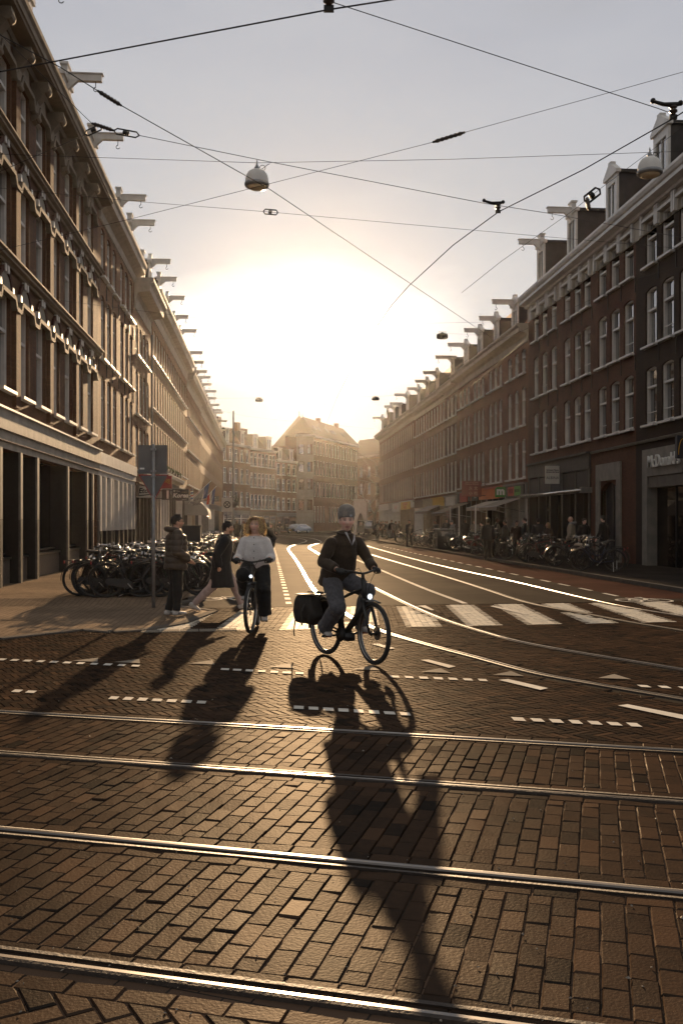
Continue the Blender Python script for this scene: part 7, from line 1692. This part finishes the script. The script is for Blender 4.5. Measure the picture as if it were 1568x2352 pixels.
o = cu.build('curls', hairmat((.66, .53, .35), .7), wom, True); o.matrix_local = MxW  # curls coloured paler than the hair to paint in its golden backlit rim

# ---- standing man with the padded hood, and the man striding across
c = G(404, 1416); J = pose_stand(1.80, .0, .0); J['anL'] = (-.08, -.12, .1); J['toeL'] = (-.09, .09, .1); J['knL'] = (-.09, 0.0, .52); J['wrR'] = (.16, .2, 1.0); J['wrL'] = (-.16, .2, 1.0); J['elR'] = (.27, -.04, 1.16); J['elL'] = (-.27, -.04, 1.16)
pm, MxP = person('man in a brown padded jacket and dark trousers standing by the parked bicycles', (c.x, c.y, .012), radians(-75), J, m_puff, m_dark, m_shoew, (.02, .014, .01), 1, .008, .14, .07, .006, look=radians(-8), hood=m_puff, quilt=(.105, .016), sleeve=.04, legoff=.005, beard=.4)
g = MB()
for s in (-1, 1): g.tube([(s * .033 + .024 * cos(a), .098, .012 + .02 * sin(a)) for a in [2 * pi * q / 14 for q in range(14)]], .002, 5, closed=True).tube([(s * .057, .095, .014), (s * .078, .0, .012)], .002, 5)
o = g.build('glasses', m_iron, pm); o.matrix_local = MxP
for s in 'RL':
    a, t_ = Vector(J['an' + s]), Vector(J['toe' + s]); f = (t_ - a).normalized()
    for sg in (-1, 1):
        b0 = a + f * .05 + Vector((sg * .0505, 0, -.05)); mk = MB()
        for p_, q_ in (((-.03, -.02), (-.02, .022)), ((-.02, .022), (.012, -.02)), ((.012, -.02), (.024, .024))): mk.bar(b0 + Vector((0, p_[0], p_[1])), b0 + Vector((0, q_[0], q_[1])), .004, .013, (1, 0, 0))
        mk.build('shoe_mark', m_ltdark, pm)
c = G(508, 1404); J = pose_stand(1.76, .0, .0)
J.update(pel=(0, 0, .88), chest=(0, .05, 1.2), neck=(0, .08, 1.41), head=(0, .13, 1.565), shR=(.19, .08, 1.34), shL=(-.19, .08, 1.34), elR=(.25, -.08, 1.08), elL=(-.24, .16, 1.07), wrR=(.22, -.04, .84), wrL=(-.2, .34, .92), hipR=(.09, 0, .87), hipL=(-.09, 0, .87), knR=(.1, -.16, .48), anR=(.1, -.5, .16), toeR=(.1, -.33, .05), knL=(-.1, .24, .50), anL=(-.1, .38, .13), toeL=(-.1, .57, .17))
pw_, MxK = person('man in a dark knee-length coat striding across behind the woman in white', (c.x, c.y, .0), radians(-88), J, m_coat, m_rose, m_shoew, (.03, .02, .015), 1, .008, .0, .05, .006, look=radians(-6), coat=(.42, .0), sleeve=.03, legoff=.004, beard=.7, lr=(.105, .085, .07, .06, .05))
ob('shirt_front', MB().q((-.05, .0, 0), (.05, 0, 0), (.02, .02, -.14), (-.02, .02, -.14)).mesh('shirt_front', m_shirt), pw_, (0, .2, 1.42))

# ---- everyone farther away
cloth = [m_dark, m_coat, m_jkt, m_puff, M('charcoal_cloth', (.03, .03, .032), None, 12, .85), M('brown_cloth', (.07, .04, .025), None, 12, .85), M('rust_cloth', (.20, .06, .03), None, 12, .85), M('grey_hoodie', (.22, .22, .23), None, 12, .85), M('beige_cloth', (.30, .25, .19), None, 12, .85)]
HR = [(.02, .015, .01), (.05, .03, .02), (.12, .07, .03), (.28, .18, .08)]
def far(label, px, D, J, rz, top, legs=0, hair=0, x=None, z=0.0, **k):
    p = c2w((px - HX) / F * D, D); kw = dict(v=.022, fold=.004, group='people along the street'); kw.update(k)
    return person(label, (p[0], p[1], z), rz, J, cloth[top], cloth[legs], m_dark, HR[hair] if hair is not None else None, R.choice((0, 1, 1, 2)) if 'skin' not in k else k.pop('skin'), **kw)
S, Wk = pose_stand, lambda h=1.76, s=.28: pose_stand(h, s, .08)
far('pedestrian all in black walking along the right kerb', 940, 64, Wk(1.86, .2), radians(150), 0, 0, 0)
far('person in a black jacket with a pale back emblem standing at the right kerb', 1120, 42.5, S(1.84), radians(-10), 0, 0, 0, hat=m_black)
far('dark-clad person behind the emblem jacket, nearer the brown awning', 1160, 45, S(1.8), radians(60), 4, 0, 0); far('person in brown half hidden by the emblem jacket', 1185, 47, S(1.76), radians(190), 5, 0, 1)
far('person in a beige jacket bending over the shaded bicycles', 1311, 37.5, S(1.82), radians(70), 8, 0, None, z=.1, hood=cloth[7]); far('person in black beside the arched portal', 1385, 38.5, S(1.84), radians(40), 0, 0, 0, z=.1)
far('long-haired person seated in the shade by the dark shop front', 1262, 43, pose_sit(), radians(100), 5, 0, 3, z=.35, long_hair=.12); far('person in a grey hood seated at the terrace', 1040, 60, pose_sit(), radians(100), 7, 0, None, z=.45, hood=cloth[7], hat=cloth[7])
far('dark person seated beside the white post on the terrace', 1068, 61, S(1.8), radians(170), 0, 0, 0, z=.1); far('person in a dark coat seated by the mopeds', 1110, 52, pose_sit(), radians(60), 4, 0, 1, z=.4)
for px, D, t_, lab in ((1205, 44, 0, 'dark figure standing left of the long-haired seated person'), (1235, 46, 4, 'dark figure standing behind the long-haired seated person'), (1340, 40, 0, 'dark figure between the beige jacket and the arched portal'), (1140, 50, 4, 'dark figure under the pale awning'), (1025, 64, 0, 'dark figure standing by the white post near the hooded person')): far(lab, px, D, S(1.72 + R.uniform(0, .12)), radians(R.uniform(0, 360)), t_, 0, R.choice((0, 1)), z=.1)
far('pale-topped person leaning over at the terrace', 1090, 58.5, pose_sit(), radians(150), 8, 0, 2, z=.5)
far('dark seated person next to the waste container', 1002, 60.5, pose_sit(), radians(120), 0, 0, 0, z=.5)
for i, (px, D, t_, l_, lab) in enumerate(((908, 84, 4, 0, 'dark-haired person with a pale bag strap behind the pedestrian in black'), (899, 88, 0, 4, 'tall person in a dark coat, third from the right in the far group'), (888, 90, 4, 0, 'person in a dark jacket in the middle of the far group'), (879, 95, 5, 0, 'person in brown at the left of the far group'), (874, 100, 6, 0, 'person in rust red beside the oncoming cyclist'), (884, 104, 0, 0, 'hooded figure at the back of the far group'), (916, 98, 3, 0, 'figure near the shop doors behind the far group'), (868, 112, 4, 4, 'farthest walker by the bare tree'))):
    far(lab, px, D, Wk(1.75 + R.uniform(-.08, .08), R.choice((.25, -.2, .1))), radians(R.uniform(120, 240)), t_, l_, R.choice((0, 1, 2)), v=.03, z=.1)
def far_cyclist(lp, lb, px, D, rz, top, hair, col=0, **k):
    p = c2w((px - HX) / F * D, D); park(col, p[0], p[1], 0, rz, 0, lb, None); J = pose_ride(.6, 1.0, .18, .26, 1.06, .14); far(lp, px, D, J, rz, top, 0, hair, group=None, v=.022, grip=(-.01, .1), **k)
far_cyclist('cyclist in dark clothes riding towards the camera on the right', 'bicycle of the dark cyclist riding ahead of the far group', 866, 82, radians(182), 4, 1)
far_cyclist('cyclist with light straps far off left of the silver car', 'bicycle ridden far off left of the silver car', 642, 135, radians(184), 4, 0, 1)
far_cyclist('cyclist with long blond hair hidden behind the woman in white', 'bicycle hidden behind the woman in white', 599, 27, radians(176), 0, 3, 0, long_hair=.16)
p = c2w((622 - HX) / F * 52, 52); moped('dark moped with a lit lamp ridden behind the woman in white', (p[0], p[1], 0), radians(178), m_black, 0, None)
J = pose_sit(); J = {k_: (a, b - .35, c + .30) for k_, (a, b, c) in J.items()}; J.update(wrR=(.3, .12, 1.1), wrL=(-.3, .12, 1.1), elR=(.33, -.15, 1.05), elL=(-.33, -.15, 1.05), anR=(.16, .15, .42), anL=(-.16, .15, .42), toeR=(.16, .34, .40), toeL=(-.16, .34, .40), knR=(.17, .12, .83), knL=(-.17, .12, .83))
far('rider in dark clothes on the moped behind the woman in white', 622, 52, J, radians(178), 4, 0, 2, group=None)
for px, D, t_, lab, y_ in ((570, 58, 4, 'head of a walker behind the left bicycles, nearer the woman in white', 1), (545, 62, 0, 'walker behind the left bicycles under the parking sign', 1), (583, 80, 5, 'walker with light hair farther along the left pavement', 2), (560, 95, 4, 'far walker on the left pavement', 1)):
    far(lab, px, D, Wk(1.75), radians(R.uniform(150, 210)), t_, 0, 1 if y_ == 1 else 3, z=.1, v=.03)
bpy.data.scenes.remove(tmps)
# emblem on the back of the black jacket

# ================================================================ sunlit air
hz = MB().box(-950, 950, -950, 950, -1.4, 27).build('haze')
hm = bpy.data.materials.new('haze'); hm.use_nodes = True; nt = hm.node_tree; nt.nodes.clear()
o_ = N(nt, 'ShaderNodeOutputMaterial'); v_ = N(nt, 'ShaderNodeVolumePrincipled'); LK(nt, v_.outputs[0], o_.inputs['Volume'])
v_.inputs['Color'].default_value = (.95, .93, .90, 1); v_.inputs['Density'].default_value = .00007; v_.inputs['Anisotropy'].default_value = .9
hz.data.materials.append(hm); tag(hz, kind='stuff')
